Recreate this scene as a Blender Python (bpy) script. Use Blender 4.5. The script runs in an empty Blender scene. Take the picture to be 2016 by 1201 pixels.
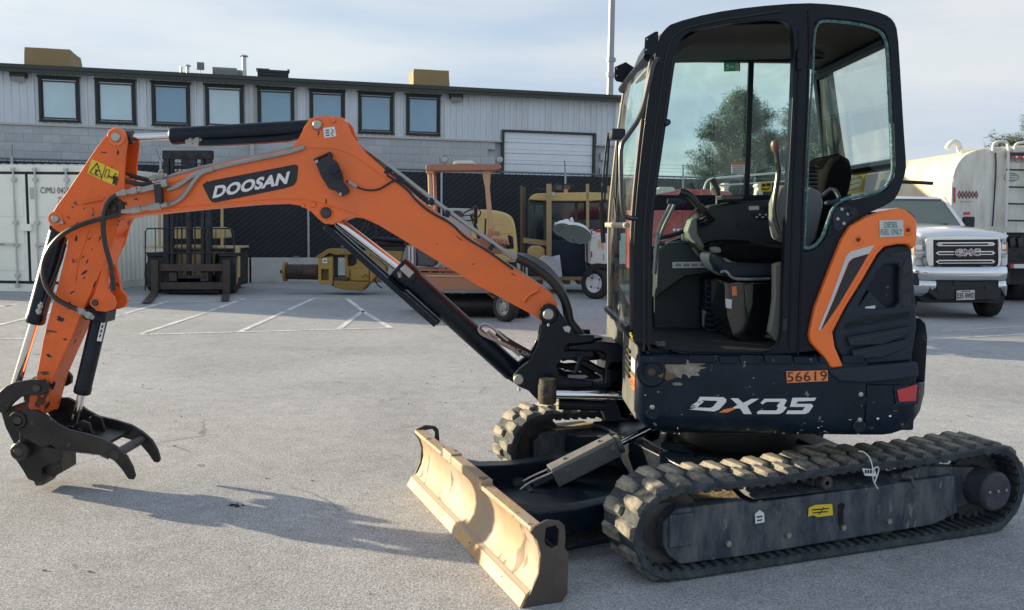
import bpy, bmesh, math, random
from mathutils import Vector, Matrix, noise
random.seed(7)
R = math.radians
sc = bpy.context.scene
C = sc.collection

# ------------------------------------------------------------------ camera
FPX, CAMH, PITCH, ROLL = 1726.3, 1.5135, 0.094133, 0.012342
fwd = Vector((0, math.cos(PITCH), -math.sin(PITCH)))
upv = Vector((0, math.sin(PITCH), math.cos(PITCH)))
rt = Vector((1, 0, 0))
cr = rt*math.cos(ROLL)+upv*math.sin(ROLL)
cu = -rt*math.sin(ROLL)+upv*math.cos(ROLL)
cam = bpy.data.cameras.new('camera')
camo = bpy.data.objects.new('camera', cam); C.objects.link(camo)
m = Matrix((cr, cu, -fwd)).transposed().to_4x4(); m.translation = (0, 0, CAMH)
camo.matrix_world = m
cam.sensor_width = 36; cam.lens = FPX/2016*36; cam.clip_start = .05; cam.clip_end = 2000
sc.camera = camo

# ------------------------------------------------------------------ light
SUN_EL = R(12.5)
SUN_DIR = Vector((-.94, .342, 0)).normalized()      # towards the sun, horizontal part
sun = bpy.data.lights.new('sun', 'SUN'); sun.energy = 4.9; sun.angle = R(.6); sun.color = (1, .82, .56)
suno = bpy.data.objects.new('sun', sun); C.objects.link(suno)
sd = SUN_DIR*math.cos(SUN_EL)+Vector((0, 0, math.sin(SUN_EL)))
suno.rotation_euler = sd.to_track_quat('Z', 'Y').to_euler()
world = bpy.data.worlds.new('World'); sc.world = world; world.use_nodes = True
nt = world.node_tree; N = nt.nodes; L = nt.links
for n in list(N): N.remove(n)
out = N.new('ShaderNodeOutputWorld'); bg = N.new('ShaderNodeBackground')
sky = N.new('ShaderNodeTexSky'); sky.sky_type = 'NISHITA'; sky.sun_disc = False
sky.sun_elevation = SUN_EL; sky.sun_rotation = math.atan2(SUN_DIR.x, SUN_DIR.y)
sky.air_density = 1.0; sky.dust_density = 1.5; sky.ozone_density = 1.5
bg.inputs['Strength'].default_value = .12
tc = N.new('ShaderNodeTexCoord')
mp = N.new('ShaderNodeMapping'); mp.inputs['Scale'].default_value = (1.0, 1.6, 5.5); mp.inputs['Rotation'].default_value = (0, 0, .5)
nz = N.new('ShaderNodeTexNoise'); nz.inputs['Scale'].default_value = 1.3; nz.inputs['Detail'].default_value = 7; nz.inputs['Roughness'].default_value = .55; nz.inputs['Distortion'].default_value = .6
rp = N.new('ShaderNodeValToRGB'); rp.color_ramp.elements[0].position = .34; rp.color_ramp.elements[1].position = .68
rp.color_ramp.elements[0].color = (.72, .72, .72, 1); rp.color_ramp.elements[1].color = (1, 1, 1, 1)
cl = N.new('ShaderNodeMixRGB'); cl.inputs['Color1'].default_value = (2.15, 2.55, 3.15, 1); cl.inputs['Color2'].default_value = (3.15, 3.28, 3.38, 1)
nz2 = N.new('ShaderNodeTexNoise'); nz2.inputs['Scale'].default_value = 2.3; nz2.inputs['Detail'].default_value = 5
mixs = N.new('ShaderNodeMixRGB')
L.new(tc.outputs['Generated'], mp.inputs['Vector']); L.new(mp.outputs[0], nz.inputs['Vector']); L.new(mp.outputs[0], nz2.inputs['Vector'])
sxyz = N.new('ShaderNodeSeparateXYZ'); L.new(tc.outputs['Generated'], sxyz.inputs[0])
thin = N.new('ShaderNodeMapRange'); thin.inputs['From Min'].default_value = .25; thin.inputs['From Max'].default_value = .9; thin.inputs['To Min'].default_value = 1.; thin.inputs['To Max'].default_value = .55
L.new(sxyz.outputs['Z'], thin.inputs['Value'])
mth = N.new('ShaderNodeMath'); mth.operation = 'MULTIPLY'; L.new(nz.outputs['Fac'], rp.inputs['Fac']); L.new(rp.outputs[0], mth.inputs[0]); L.new(thin.outputs[0], mth.inputs[1]); L.new(mth.outputs[0], mixs.inputs['Fac'])
ctr = N.new('ShaderNodeMapRange'); ctr.inputs['From Min'].default_value = .36; ctr.inputs['From Max'].default_value = .62
L.new(nz2.outputs['Fac'], ctr.inputs['Value']); L.new(ctr.outputs[0], cl.inputs['Fac'])
L.new(sky.outputs[0], mixs.inputs['Color1']); L.new(cl.outputs[0], mixs.inputs['Color2'])
L.new(mixs.outputs[0], bg.inputs['Color']); L.new(bg.outputs[0], out.inputs['Surface'])
sc.view_settings.view_transform = 'Standard'; sc.view_settings.look = 'None'
sc.view_settings.exposure = 1.06; sc.view_settings.gamma = 1; sc.view_settings.use_curve_mapping = False

# ------------------------------------------------------------------ picture -> place
def ray(px, py): return fwd*FPX+cr*(px-1008)-cu*(py-600.5)
CP = Vector((0, 0, CAMH))
def PX(px, py, Y):
    v = ray(px, py); return CP+v*(Y/v.y)
def G(px, py, z=0.):
    v = ray(px, py); return CP+v*((z-CAMH)/v.z)
def RP(px, py, p0, n):
    v = ray(px, py); return CP+v*((Vector(p0)-CP).dot(n)/v.dot(n))
def scl(Y): return Y/FPX          # metres per photo pixel at depth Y

# ------------------------------------------------------------------ materials
MATS = {}
def mat(name, col, rough=.5, metal=0., var=.12, vscale=6., dirt=None, damt=.5, dscale=4., chips=None, cscale=22., cth=.66, bump=.0, bscale=60., coat=0., spec=.5, stretch=(1, 1, 1)):
    if name in MATS: return MATS[name]
    ma = bpy.data.materials.new(name); ma.use_nodes = True; t = ma.node_tree; n = t.nodes; l = t.links
    b = n['Principled BSDF']; tcn = n.new('ShaderNodeTexCoord'); mpn = n.new('ShaderNodeMapping'); mpn.inputs['Scale'].default_value = stretch
    l.new(tcn.outputs['Object'], mpn.inputs['Vector'])
    def nzn(s, d=6, r=.6):
        q = n.new('ShaderNodeTexNoise'); q.inputs['Scale'].default_value = s; q.inputs['Detail'].default_value = d; q.inputs['Roughness'].default_value = r
        l.new(mpn.outputs[0], q.inputs['Vector']); return q
    c1 = tuple(max(0, x*(1-var)) for x in col)+(1,); c2 = tuple(min(1, x*(1+var)) for x in col)+(1,)
    a = nzn(vscale); r = n.new('ShaderNodeMixRGB'); r.inputs['Color1'].default_value = c1; r.inputs['Color2'].default_value = c2
    l.new(a.outputs['Fac'], r.inputs['Fac']); cur = r.outputs[0]
    rgh = n.new('ShaderNodeMapRange'); rgh.inputs['To Min'].default_value = max(.03, rough*.75); rgh.inputs['To Max'].default_value = min(1, rough*1.3)
    a2 = nzn(vscale*2.7); l.new(a2.outputs['Fac'], rgh.inputs['Value']); l.new(rgh.outputs[0], b.inputs['Roughness'])
    def layer(cur, c, s, lo, hi, amt, d=7, rr=.7):
        q = nzn(s, d, rr); rr_ = n.new('ShaderNodeMapRange'); rr_.inputs['From Min'].default_value = lo; rr_.inputs['From Max'].default_value = hi; rr_.inputs['To Max'].default_value = amt
        l.new(q.outputs['Fac'], rr_.inputs['Value']); x = n.new('ShaderNodeMixRGB'); x.inputs['Color2'].default_value = tuple(c)+(1,)
        l.new(rr_.outputs[0], x.inputs['Fac']); l.new(cur, x.inputs['Color1']); return x.outputs[0]
    if dirt: cur = layer(cur, dirt, dscale, .42, .75, damt)
    if chips: cur = layer(cur, chips, cscale, cth, cth+.03, .95, 4, .55)
    l.new(cur, b.inputs['Base Color']); b.inputs['Metallic'].default_value = metal
    b.inputs['Coat Weight'].default_value = coat; b.inputs['Coat Roughness'].default_value = .08
    b.inputs['Specular IOR Level'].default_value = spec
    if bump:
        q = nzn(bscale, 4, .6); bm_ = n.new('ShaderNodeBump'); bm_.inputs['Strength'].default_value = bump; bm_.inputs['Distance'].default_value = .01
        l.new(q.outputs['Fac'], bm_.inputs['Height']); l.new(bm_.outputs[0], b.inputs['Normal'])
    MATS[name] = ma; return ma
def glassmat(name, tint, refl=.12, rough=.02, fres=1.):
    ma = bpy.data.materials.new(name); ma.use_nodes = True; t = ma.node_tree; n = t.nodes; l = t.links
    n.remove(n['Principled BSDF']); o = n['Material Output']
    tr = n.new('ShaderNodeBsdfTransparent'); tr.inputs[0].default_value = tuple(tint)+(1,)
    gl = n.new('ShaderNodeBsdfGlossy'); gl.inputs['Roughness'].default_value = rough; gl.inputs['Color'].default_value = (1, 1, 1, 1)
    fr = n.new('ShaderNodeFresnel'); fr.inputs['IOR'].default_value = 1.45
    ad = n.new('ShaderNodeMath'); ad.operation = 'MULTIPLY_ADD'; ad.inputs[1].default_value = fres; ad.inputs[2].default_value = refl*.4
    mx = n.new('ShaderNodeMixShader'); l.new(fr.outputs[0], ad.inputs[0]); l.new(ad.outputs[0], mx.inputs[0]); l.new(tr.outputs[0], mx.inputs[1]); l.new(gl.outputs[0], mx.inputs[2])
    df = n.new('ShaderNodeBsdfDiffuse'); df.inputs[0].default_value = (.62, .64, .62, 1); tq = n.new('ShaderNodeTexCoord'); nq = n.new('ShaderNodeTexNoise'); nq.inputs['Scale'].default_value = 3.2; nq.inputs['Detail'].default_value = 8; nq.inputs['Distortion'].default_value = 1.2
    mr_ = n.new('ShaderNodeMapRange'); mr_.inputs['From Min'].default_value = .38; mr_.inputs['From Max'].default_value = .75; mr_.inputs['To Min'].default_value = .01; mr_.inputs['To Max'].default_value = .16
    m2 = n.new('ShaderNodeMixShader'); l.new(tq.outputs['Object'], nq.inputs['Vector']); l.new(nq.outputs['Fac'], mr_.inputs['Value']); l.new(mr_.outputs[0], m2.inputs[0]); l.new(mx.outputs[0], m2.inputs[1]); l.new(df.outputs[0], m2.inputs[2])
    l.new(m2.outputs[0], o.inputs['Surface']); MATS[name] = ma; return ma

ORANGE = mat('orange_paint', (.90, .17, .028), .38, var=.10, vscale=3, dirt=(.42, .15, .07), damt=.35, dscale=5, coat=.15)
ORANGE_W = mat('worn_orange_paint', (.88, .15, .022), .45, var=.14, vscale=4, dirt=(.20, .08, .04), damt=.6, dscale=4, chips=(.03, .025, .025), cscale=15, cth=.655, stretch=(1, 1, .6))
ORANGE_C = mat('orange_plastic', (.90, .18, .022), .3, var=.06, coat=.4)
BLACK = mat('blue_black_paint', (.001, .006, .015), .36, var=.3, vscale=5, dirt=(.025, .045, .06), damt=.35, dscale=7, coat=.05, spec=.3)
BODY = mat('scuffed_black_paint', (.0008, .007, .020), .38, var=.3, vscale=4, dirt=(.02, .05, .085), damt=.35, dscale=6, chips=(.20, .20, .18), cscale=24, cth=.675, coat=.03, spec=.28)
CABP = mat('cab_paint', (.001, .005, .013), .40, var=.25, vscale=5, dirt=(.008, .020, .034), damt=.3, dscale=5, coat=.04, spec=.25)
PLAS = mat('charcoal_plastic', (.006, .016, .034), .6, var=.15, bump=.15, bscale=120)
RUB = mat('black_rubber', (.005, .006, .008), .5, var=.2)
HOSE = mat('hose_rubber', (.015, .016, .018), .42, var=.2, dirt=(.08, .075, .07), damt=.4)
TREAD = mat('dusty_tread_rubber', (.085, .088, .085), .8, var=.3, vscale=14, dirt=(.50, .46, .36), damt=.95, dscale=8, bump=.35, bscale=70)
BELT = mat('dusty_belt_rubber', (.022, .030, .038), .8, var=.25, vscale=20, dirt=(.11, .13, .14), damt=.7, dscale=14, bump=.4, bscale=60)
TFR = mat('dusty_frame_paint', (.028, .040, .062), .6, var=.25, vscale=7, dirt=(.17, .18, .18), damt=.95, dscale=9, chips=(.20, .18, .14), cscale=20, cth=.645, stretch=(1, 1, .35), bump=.1)
CHROME = mat('chrome', (.75, .77, .80), .10, 1., var=.04)
STEEL = mat('zinc_steel', (.42, .42, .40), .4, .75, var=.2, vscale=12)
IRON = mat('worn_iron', (.045, .045, .048), .5, .3, var=.3, vscale=9, dirt=(.14, .12, .10), damt=.55, dscale=9)
BLADE = mat('worn_blade_steel', (.41, .29, .175), .6, .1, var=.3, vscale=5, dirt=(.36, .34, .31), damt=1., dscale=3.4, chips=(.15, .10, .07), cscale=9, cth=.62, bump=.3, bscale=40, stretch=(1, 1, .35))
RUST = mat('cutting_edge_steel', (.58, .40, .20), .55, .1, var=.2, vscale=6, dirt=(.30, .15, .07), damt=.9, dscale=4, chips=(.3, .3, .28), cscale=10, cth=.63)
PLATE = mat('blade_side_plate', (.075, .065, .06), .6, .3, var=.25, vscale=10, dirt=(.2, .16, .12), damt=.4)
BEIGE = mat('beige_trim', (.15, .16, .15), .55, var=.1)
TEAL = mat('dark_green_console', (.016, .030, .034), .5, var=.12, bump=.1)
SEATM = mat('seat_fabric', (.003, .0035, .004), .9, var=.25, vscale=40, spec=.12, bump=.4, bscale=200)
LINER = mat('headliner', (.030, .028, .026), .8, var=.1)
WHITE = mat('white_decal', (.75, .76, .78), .45, var=.05)
YEL = mat('yellow_decal', (.80, .58, .04), .45, var=.08)
BLKD = mat('black_decal', (.015, .017, .022), .5, var=.1)
ORD = mat('orange_decal', (.78, .24, .07), .5, var=.1)
GRN = mat('green_decal', (.02, .50, .26), .5, var=.08)
GRYD = mat('grey_decal', (.55, .58, .60), .5, var=.08)
REDR = mat('red_reflector', (.55, .03, .04), .25, var=.1, coat=.5)
SHARD = mat('crazed_glass', (.16, .30, .32), .35, var=.7, vscale=60, dirt=(.02, .05, .07), damt=.8, dscale=40, bump=1., bscale=90)
BROWN = mat('brown_knob', (.16, .08, .06), .4)
CGLASS = glassmat('cab_glass', (.82, .94, .91), .03, fres=.35)
CLEAR = glassmat('clear_glass', (.85, .93, .92), .15)

# ------------------------------------------------------------------ mesh building
class MB:
    def __init__(s, M=None): s.bm = bmesh.new(); s.M = M
    def _t(s, vs, M):
        if M is not None:
            for v in vs: v.co = M @ v.co
    def add(s, verts, faces, M=None):
        vs = [s.bm.verts.new(v) for v in verts]; s._t(vs, M)
        for f in faces:
            try: s.bm.faces.new([vs[i] for i in f])
            except ValueError: pass
        return s
    def box(s, a, b, M=None):
        x0, y0, z0 = a; x1, y1, z1 = b
        return s.add([(x0,y0,z0),(x1,y0,z0),(x1,y1,z0),(x0,y1,z0),(x0,y0,z1),(x1,y0,z1),(x1,y1,z1),(x0,y1,z1)],
                     [(0,3,2,1),(4,5,6,7),(0,1,5,4),(1,2,6,5),(2,3,7,6),(3,0,4,7)], M)
    def bx(s, c, d, M=None): return s.box([c[i]-d[i]/2 for i in range(3)], [c[i]+d[i]/2 for i in range(3)], M)
    def cyl(s, p0, p1, r, r1=None, seg=20, cap=True):
        p0 = Vector(p0); p1 = Vector(p1); r1 = r if r1 is None else r1
        z = (p1-p0).normalized(); x = z.orthogonal().normalized(); y = z.cross(x)
        A = [s.bm.verts.new(p0+(x*math.cos(t)+y*math.sin(t))*r) for t in [2*math.pi*i/seg for i in range(seg)]]
        B = [s.bm.verts.new(p1+(x*math.cos(t)+y*math.sin(t))*r1) for t in [2*math.pi*i/seg for i in range(seg)]]
        for i in range(seg):
            j = (i+1) % seg; s.bm.faces.new((A[i], A[j], B[j], B[i]))
        if cap: s.bm.faces.new(A[::-1]); s.bm.faces.new(B)
        return s
    def tube(s, pts, r, seg=10, cap=True, smooth=0):
        P = [Vector(p) for p in pts]
        for _ in range(smooth):
            Q = [P[0]]
            for a, b in zip(P, P[1:]): Q += [a.lerp(b, .25), a.lerp(b, .75)]
            P = Q+[P[-1]]
        rings = []; up = None
        for i, p in enumerate(P):
            t = (P[min(i+1, len(P)-1)]-P[max(i-1, 0)]).normalized()
            if up is None: up = t.orthogonal().normalized()
            else: up = (up-t*up.dot(t)).normalized()
            y = t.cross(up); rr = r(i/(len(P)-1)) if callable(r) else r
            rings.append([s.bm.verts.new(p+(up*math.cos(a)+y*math.sin(a))*rr) for a in [2*math.pi*k/seg for k in range(seg)]])
        for A, B in zip(rings, rings[1:]):
            for i in range(seg):
                j = (i+1) % seg; s.bm.faces.new((A[i], A[j], B[j], B[i]))
        if cap: s.bm.faces.new(rings[0][::-1]); s.bm.faces.new(rings[-1])
        return s
    def ext(s, pts, vec, holes=()):
        """planar outline (3-D points, optional holes) extruded by vec"""
        vec = Vector(vec); es = []; tmp = bmesh.new()
        for loop in [pts]+list(holes):
            vs = [tmp.verts.new(Vector(p)) for p in loop]
            es += [tmp.edges.new((vs[i], vs[(i+1) % len(vs)])) for i in range(len(vs))]
        if holes: bmesh.ops.triangle_fill(tmp, edges=es, use_beauty=True, use_dissolve=False)
        else: tmp.faces.new(tmp.verts[:])
        g = bmesh.ops.extrude_face_region(tmp, geom=tmp.faces[:])
        # extrude_face_region keeps the originals only when asked; make sure both caps exist
        nv = [x for x in g['geom'] if isinstance(x, bmesh.types.BMVert)]
        for v in nv: v.co += vec
        nvs = set(nv)
        base = [f for f in tmp.faces if all(v not in nvs for v in f.verts)]
        if not base:
            if holes:
                be = [e for e in tmp.edges if all(v not in nvs for v in e.verts)]
                bmesh.ops.triangle_fill(tmp, edges=be, use_beauty=True, use_dissolve=False)
            else:
                k = len(pts); tmp.verts.ensure_lookup_table(); tmp.faces.new([tmp.verts[i] for i in range(k)][::-1])
        me = bpy.data.meshes.new('t'); tmp.to_mesh(me); tmp.free(); s.bm.from_mesh(me); bpy.data.meshes.remove(me)
        return s
    def lathe(s, prof, c, axis, seg=32):
        c = Vector(c); z = Vector(axis).normalized(); x = z.orthogonal().normalized(); y = z.cross(x); rings = []
        for r, h in prof:
            rings.append([s.bm.verts.new(c+z*h+(x*math.cos(a)+y*math.sin(a))*max(r, 1e-4)) for a in [2*math.pi*k/seg for k in range(seg)]])
        for A, B in zip(rings, rings[1:]):
            for i in range(seg):
                j = (i+1) % seg; s.bm.faces.new((A[i], A[j], B[j], B[i]))
        return s
    def loft(s, rings, closed=True, cap=True):
        RR = [[s.bm.verts.new(Vector(p)) for p in r] for r in rings]; k = len(RR[0])
        for A, B in zip(RR, RR[1:]):
            for i in range(k if closed else k-1):
                j = (i+1) % k; s.bm.faces.new((A[i], A[j], B[j], B[i]))
        if cap and closed: s.bm.faces.new(RR[0][::-1]); s.bm.faces.new(RR[-1])
        return s
    def out(s, name, material, parent=None, bev=0., seg=2, ang=35, kind=None, label=None, solid=0.):
        bm = s.bm
        if s.M is not None: bm.transform(s.M)
        bmesh.ops.remove_doubles(bm, verts=bm.verts[:], dist=1e-5)
        bmesh.ops.recalc_face_normals(bm, faces=bm.faces[:])
        if parent is not None:
            r = parent
            while r.parent: r = r.parent
            if r.get('world', 0): bm.transform(r.matrix_basis.inverted())
        me = bpy.data.meshes.new(name); bm.to_mesh(me); bm.free()
        me.materials.append(material)
        me.polygons.foreach_set('use_smooth', [True]*len(me.polygons)); me.set_sharp_from_angle(angle=R(ang))
        o = bpy.data.objects.new(name, me); C.objects.link(o); o.parent = parent
        if solid:
            md = o.modifiers.new('solid', 'SOLIDIFY'); md.thickness = solid; md.offset = 0
        if bev:
            md = o.modifiers.new('bevel', 'BEVEL'); md.width = bev; md.segments = seg; md.limit_method = 'ANGLE'; md.angle_limit = R(40); md.harden_normals = False
        if kind: o['kind'] = kind
        if label: o['label'] = label
        return o
def tag(o, label, cat, group=None):
    o['label'] = label; o['category'] = cat
    if group: o['group'] = group
    return o
def thing(name, label, cat, loc=(0, 0, 0), rz=0., group=None, world=True):
    o = bpy.data.objects.new(name, None); C.objects.link(o); o.empty_display_size = .2
    o.matrix_basis = Matrix.Translation(loc) @ Matrix.Rotation(rz, 4, 'Z')
    if world: o['world'] = 1
    return tag(o, label, cat, group)
def dup(o, loc=None, rz=None, label=None):
    c = o.copy(); C.objects.link(c)
    def rec(a, b):
        for ch in [x for x in KIDS.get(a.name, [])]:
            d = ch.copy(); C.objects.link(d); d.parent = b; rec(ch, d)
    kids = {}
    for x in bpy.data.objects:
        if x.parent: kids.setdefault(x.parent.name, []).append(x)
    global KIDS; KIDS = kids
    rec(o, c)
    if loc is not None or rz is not None:
        c.matrix_basis = Matrix.Translation(loc) @ Matrix.Rotation(rz or 0, 4, 'Z')
    if label: c['label'] = label
    return c
KIDS = {}
def text(s, bl, br, tl, material, parent, name='lettering', off=.0, depth=.001, label=None):
    cv = bpy.data.curves.new('t', 'FONT'); cv.body = s; cv.size = 1; cv.offset = off; cv.resolution_u = 4; cv.space_character = 1.05
    o = bpy.data.objects.new('t', cv); C.objects.link(o); dg = bpy.context.evaluated_depsgraph_get(); dg.update()
    me = bpy.data.meshes.new_from_object(o.evaluated_get(dg)); bpy.data.objects.remove(o); bpy.data.curves.remove(cv)
    xs = [v.co.x for v in me.vertices]; ys = [v.co.y for v in me.vertices]; x0, x1, y0, y1 = min(xs), max(xs), min(ys), max(ys)
    bl, br, tl = Vector(bl), Vector(br), Vector(tl)
    b = MB(); b.bm.from_mesh(me); bpy.data.meshes.remove(me); nrm = (br-bl).cross(tl-bl).normalized()
    for v in b.bm.verts: v.co = bl+(br-bl)*((v.co.x-x0)/(x1-x0))+(tl-bl)*((v.co.y-y0)/(y1-y0))+nrm*depth
    return b.out(name, material, parent, label=label)
def arcpts(c, r, a0, a1, n):
    return [(c[0]+r*math.cos(R(a0+(a1-a0)*i/n)), c[1]+r*math.sin(R(a0+(a1-a0)*i/n))) for i in range(n+1)]
def chaikin(pts, n=1, closed=True):
    for _ in range(n):
        q = []
        for i in range(len(pts) if closed else len(pts)-1):
            a = pts[i]; b = pts[(i+1) % len(pts)]
            q += [tuple(a[k]*.75+b[k]*.25 for k in range(len(a))), tuple(a[k]*.25+b[k]*.75 for k in range(len(a)))]
        pts = q if closed else [pts[0]]+q+[pts[-1]]
    return pts

# ================================================================== SETTING
def asphalt():
    ma = bpy.data.materials.new('asphalt'); ma.use_nodes = True; t = ma.node_tree; n = t.nodes; l = t.links; b = n['Principled BSDF']
    tcn = n.new('ShaderNodeTexCoord')
    def nzn(s, d=4, r=.6, dist=0.):
        q = n.new('ShaderNodeTexNoise'); q.inputs['Scale'].default_value = s; q.inputs['Detail'].default_value = d; q.inputs['Roughness'].default_value = r; q.inputs['Distortion'].default_value = dist
        l.new(tcn.outputs['Object'], q.inputs['Vector']); return q.outputs['Fac']
    def mr(v, lo, hi, a, bb):
        q = n.new('ShaderNodeMapRange'); q.inputs['From Min'].default_value = lo; q.inputs['From Max'].default_value = hi; q.inputs['To Min'].default_value = a; q.inputs['To Max'].default_value = bb; l.new(v, q.inputs['Value']); return q.outputs[0]
    def mul(a, b_):
        q = n.new('ShaderNodeMath'); q.operation = 'MULTIPLY'; l.new(a, q.inputs[0]); l.new(b_, q.inputs[1]); return q.outputs[0]
    fine = mr(nzn(120, 5, .75), .36, .64, .48, 1.48); mid = mr(nzn(7, 6, .65), .3, .7, .88, 1.12); big = mr(nzn(.45, 6, .6, .5), .3, .7, .82, 1.16)
    v = n.new('ShaderNodeTexVoronoi'); v.inputs['Scale'].default_value = 120; l.new(tcn.outputs['Object'], v.inputs['Vector'])
    peb = n.new('ShaderNodeSeparateColor'); l.new(v.outputs['Color'], peb.inputs[0]); pv = mr(peb.outputs[0], 0, 1, .75, 1.25)
    stain = mul(mr(nzn(1.3, 7, .7, 1.2), .62, .72, 1., .66), mr(nzn(5.5, 3, .5, .4), .70, .74, 1., .6))
    vc = n.new('ShaderNodeTexVoronoi'); vc.feature = 'DISTANCE_TO_EDGE'; vc.inputs['Scale'].default_value = .33
    wob = n.new('ShaderNodeMixRGB'); wob.inputs['Fac'].default_value = .22; nn = n.new('ShaderNodeTexNoise'); nn.inputs['Scale'].default_value = 2.2; nn.inputs['Detail'].default_value = 6
    l.new(tcn.outputs['Object'], nn.inputs['Vector']); l.new(tcn.outputs['Object'], wob.inputs['Color1']); l.new(nn.outputs['Color'], wob.inputs['Color2']); l.new(wob.outputs[0], vc.inputs['Vector'])
    cm = mr(nzn(.6, 3), .50, .58, 0., .8); ck = mr(vc.outputs['Distance'], .0, .0035, .45, 1.)
    cki = n.new('ShaderNodeMixRGB'); cki.inputs['Color1'].default_value = (1, 1, 1, 1); l.new(cm, cki.inputs['Fac']); l.new(ck, cki.inputs['Color2'])
    val = mul(mul(mul(fine, mid), mul(big, pv)), stain)
    r = n.new('ShaderNodeMixRGB'); r.blend_type = 'MULTIPLY'; r.inputs['Fac'].default_value = 1; r.inputs['Color1'].default_value = (.375, .388, .402, 1); l.new(val, r.inputs['Color2'])
    r2 = n.new('ShaderNodeMixRGB'); r2.blend_type = 'MULTIPLY'; r2.inputs['Fac'].default_value = 1; l.new(r.outputs[0], r2.inputs['Color1']); l.new(cki.outputs[0], r2.inputs['Color2'])
    l.new(r2.outputs[0], b.inputs['Base Color']); b.inputs['Roughness'].default_value = .85; b.inputs['Specular IOR Level'].default_value = .3
    bu = n.new('ShaderNodeBump'); bu.inputs['Strength'].default_value = .7; bu.inputs['Distance'].default_value = .006; l.new(nzn(80, 5, .7), bu.inputs['Height']); l.new(bu.outputs[0], b.inputs['Normal'])
    return ma
ASPH = asphalt()
b = MB(); b.add([(-300, -60, 0), (300, -60, 0), (300, 700, 0), (-300, 700, 0)], [(0, 1, 2, 3)])
ground = b.out('asphalt_lot', ASPH, kind='structure')
LINE = mat('worn_line_paint', (.78, .80, .80), .7, var=.1, vscale=3, dirt=(.38, .36, .34), damt=1., dscale=2.2, chips=(.36, .34, .32), cscale=16, cth=.57)
def stripe(a, c, w=.10):
    p, q = G(*a), G(*c); d = (q-p).normalized(); s = Vector((-d.y, d.x, 0))*w/2
    k = max(1, int((q-p).length/.4)); vs = []; fs = []
    for i in range(k+1):
        o = p.lerp(q, i/k); j = random.uniform(-.006, .006)
        vs += [o+s*(1+j*8)+Vector((0, 0, .004)), o-s*(1-j*8)+Vector((0, 0, .004))]
    for i in range(k): fs.append((2*i, 2*i+1, 2*i+3, 2*i+2))
    b = MB(); b.add(vs, fs); b.out('painted_line', LINE, ground)
for a, c in (((-200, 607), (682, 587)), ((-60, 670), (66, 666)), ((277, 659), (770, 646)), ((482, 588), (412, 613)), ((405, 616), (275, 658)), ((620, 587), (566, 611)), ((560, 614), (473, 653)),
             ((332, 593), (245, 618)), ((235, 621), (105, 655)), ((682, 587), (720, 617)), ((720, 617), (770, 646)), ((714, 613), (667, 648)), ((-40, 610), (38, 599)), ((-10, 642), (105, 614)), ((100, 614), (190, 590)),
             ((1850, 652), (2060, 640)), ((1836, 668), (2080, 655))):
    stripe(a, c, .085 if a[0] < 1000 else .05)
# debris lying on the lot
DEB = mat('dark_debris', (.03, .03, .03), .7)
b = MB(); g0 = G(458, 996)
for i in range(20):
    p = g0+Vector((random.gauss(0, .022), random.gauss(0, .012), 0)); s = random.uniform(.003, .010); b.bx((p.x, p.y, s/2), (s*1.6, s*1.2, s), Matrix.Translation(p) @ Matrix.Rotation(random.random()*3, 4, 'Z') @ Matrix.Translation(-p))
o = b.out('debris_clump', DEB); tag(o, 'small dark clump of debris lying in the arm\'s shadow on the asphalt', 'debris'); 
b = MB()
for i in range(500):
    X = random.uniform(-6, 8); Y = random.uniform(3, 16); s = random.uniform(.003, .009)
    b.bx((X, Y, s*.3), (s*1.5, s, s*.8))
o = b.out('loose_grit', mat('grit', (.28, .25, .22), .8), kind='stuff'); o['label'] = 'loose grit scattered over the parking lot asphalt'; o['category'] = 'grit'

# ------------------------------------------------------------------ building
PHI = .2574
D = Vector((math.cos(PHI), math.sin(PHI), 0)); NB = Vector((math.sin(PHI), -math.cos(PHI), 0))
B0 = PX(600, 161, 22.7); B0.z = 0
bld = thing('warehouse', 'long low warehouse with block base, ribbed metal siding and a row of upper windows', 'building', B0, PHI, world=False)
def wl(px, py, off=0.):
    p = RP(px, py, B0+NB*off, NB)-B0; return (p.dot(D), p.z)
SID = mat('painted_siding', (.68, .76, .82), .5, var=.04, dirt=(.42, .42, .40), damt=.45, dscale=2.5, stretch=(1, 1, .2))
CMU = [mat('concrete_block_%s' % k, c, .85, var=.08, dirt=(.22, .22, .21), damt=.3, dscale=3, bump=.2, bscale=40) for k, c in (('light', (.53, .57, .60)), ('mid', (.50, .54, .57)), ('dark', (.47, .51, .54)))]
DKG = mat('dark_green_trim', (.035, .045, .040), .5)
s0, s1 = -14., wl(1217, 195)[0]; ztop = wl(600, 168)[1]; zblk = wl(600, 262)[1]
b = MB(); b.box((s0, .16, 0), (s1, 12, ztop-.02)); b.out('wall', CMU[1], bld)
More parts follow.
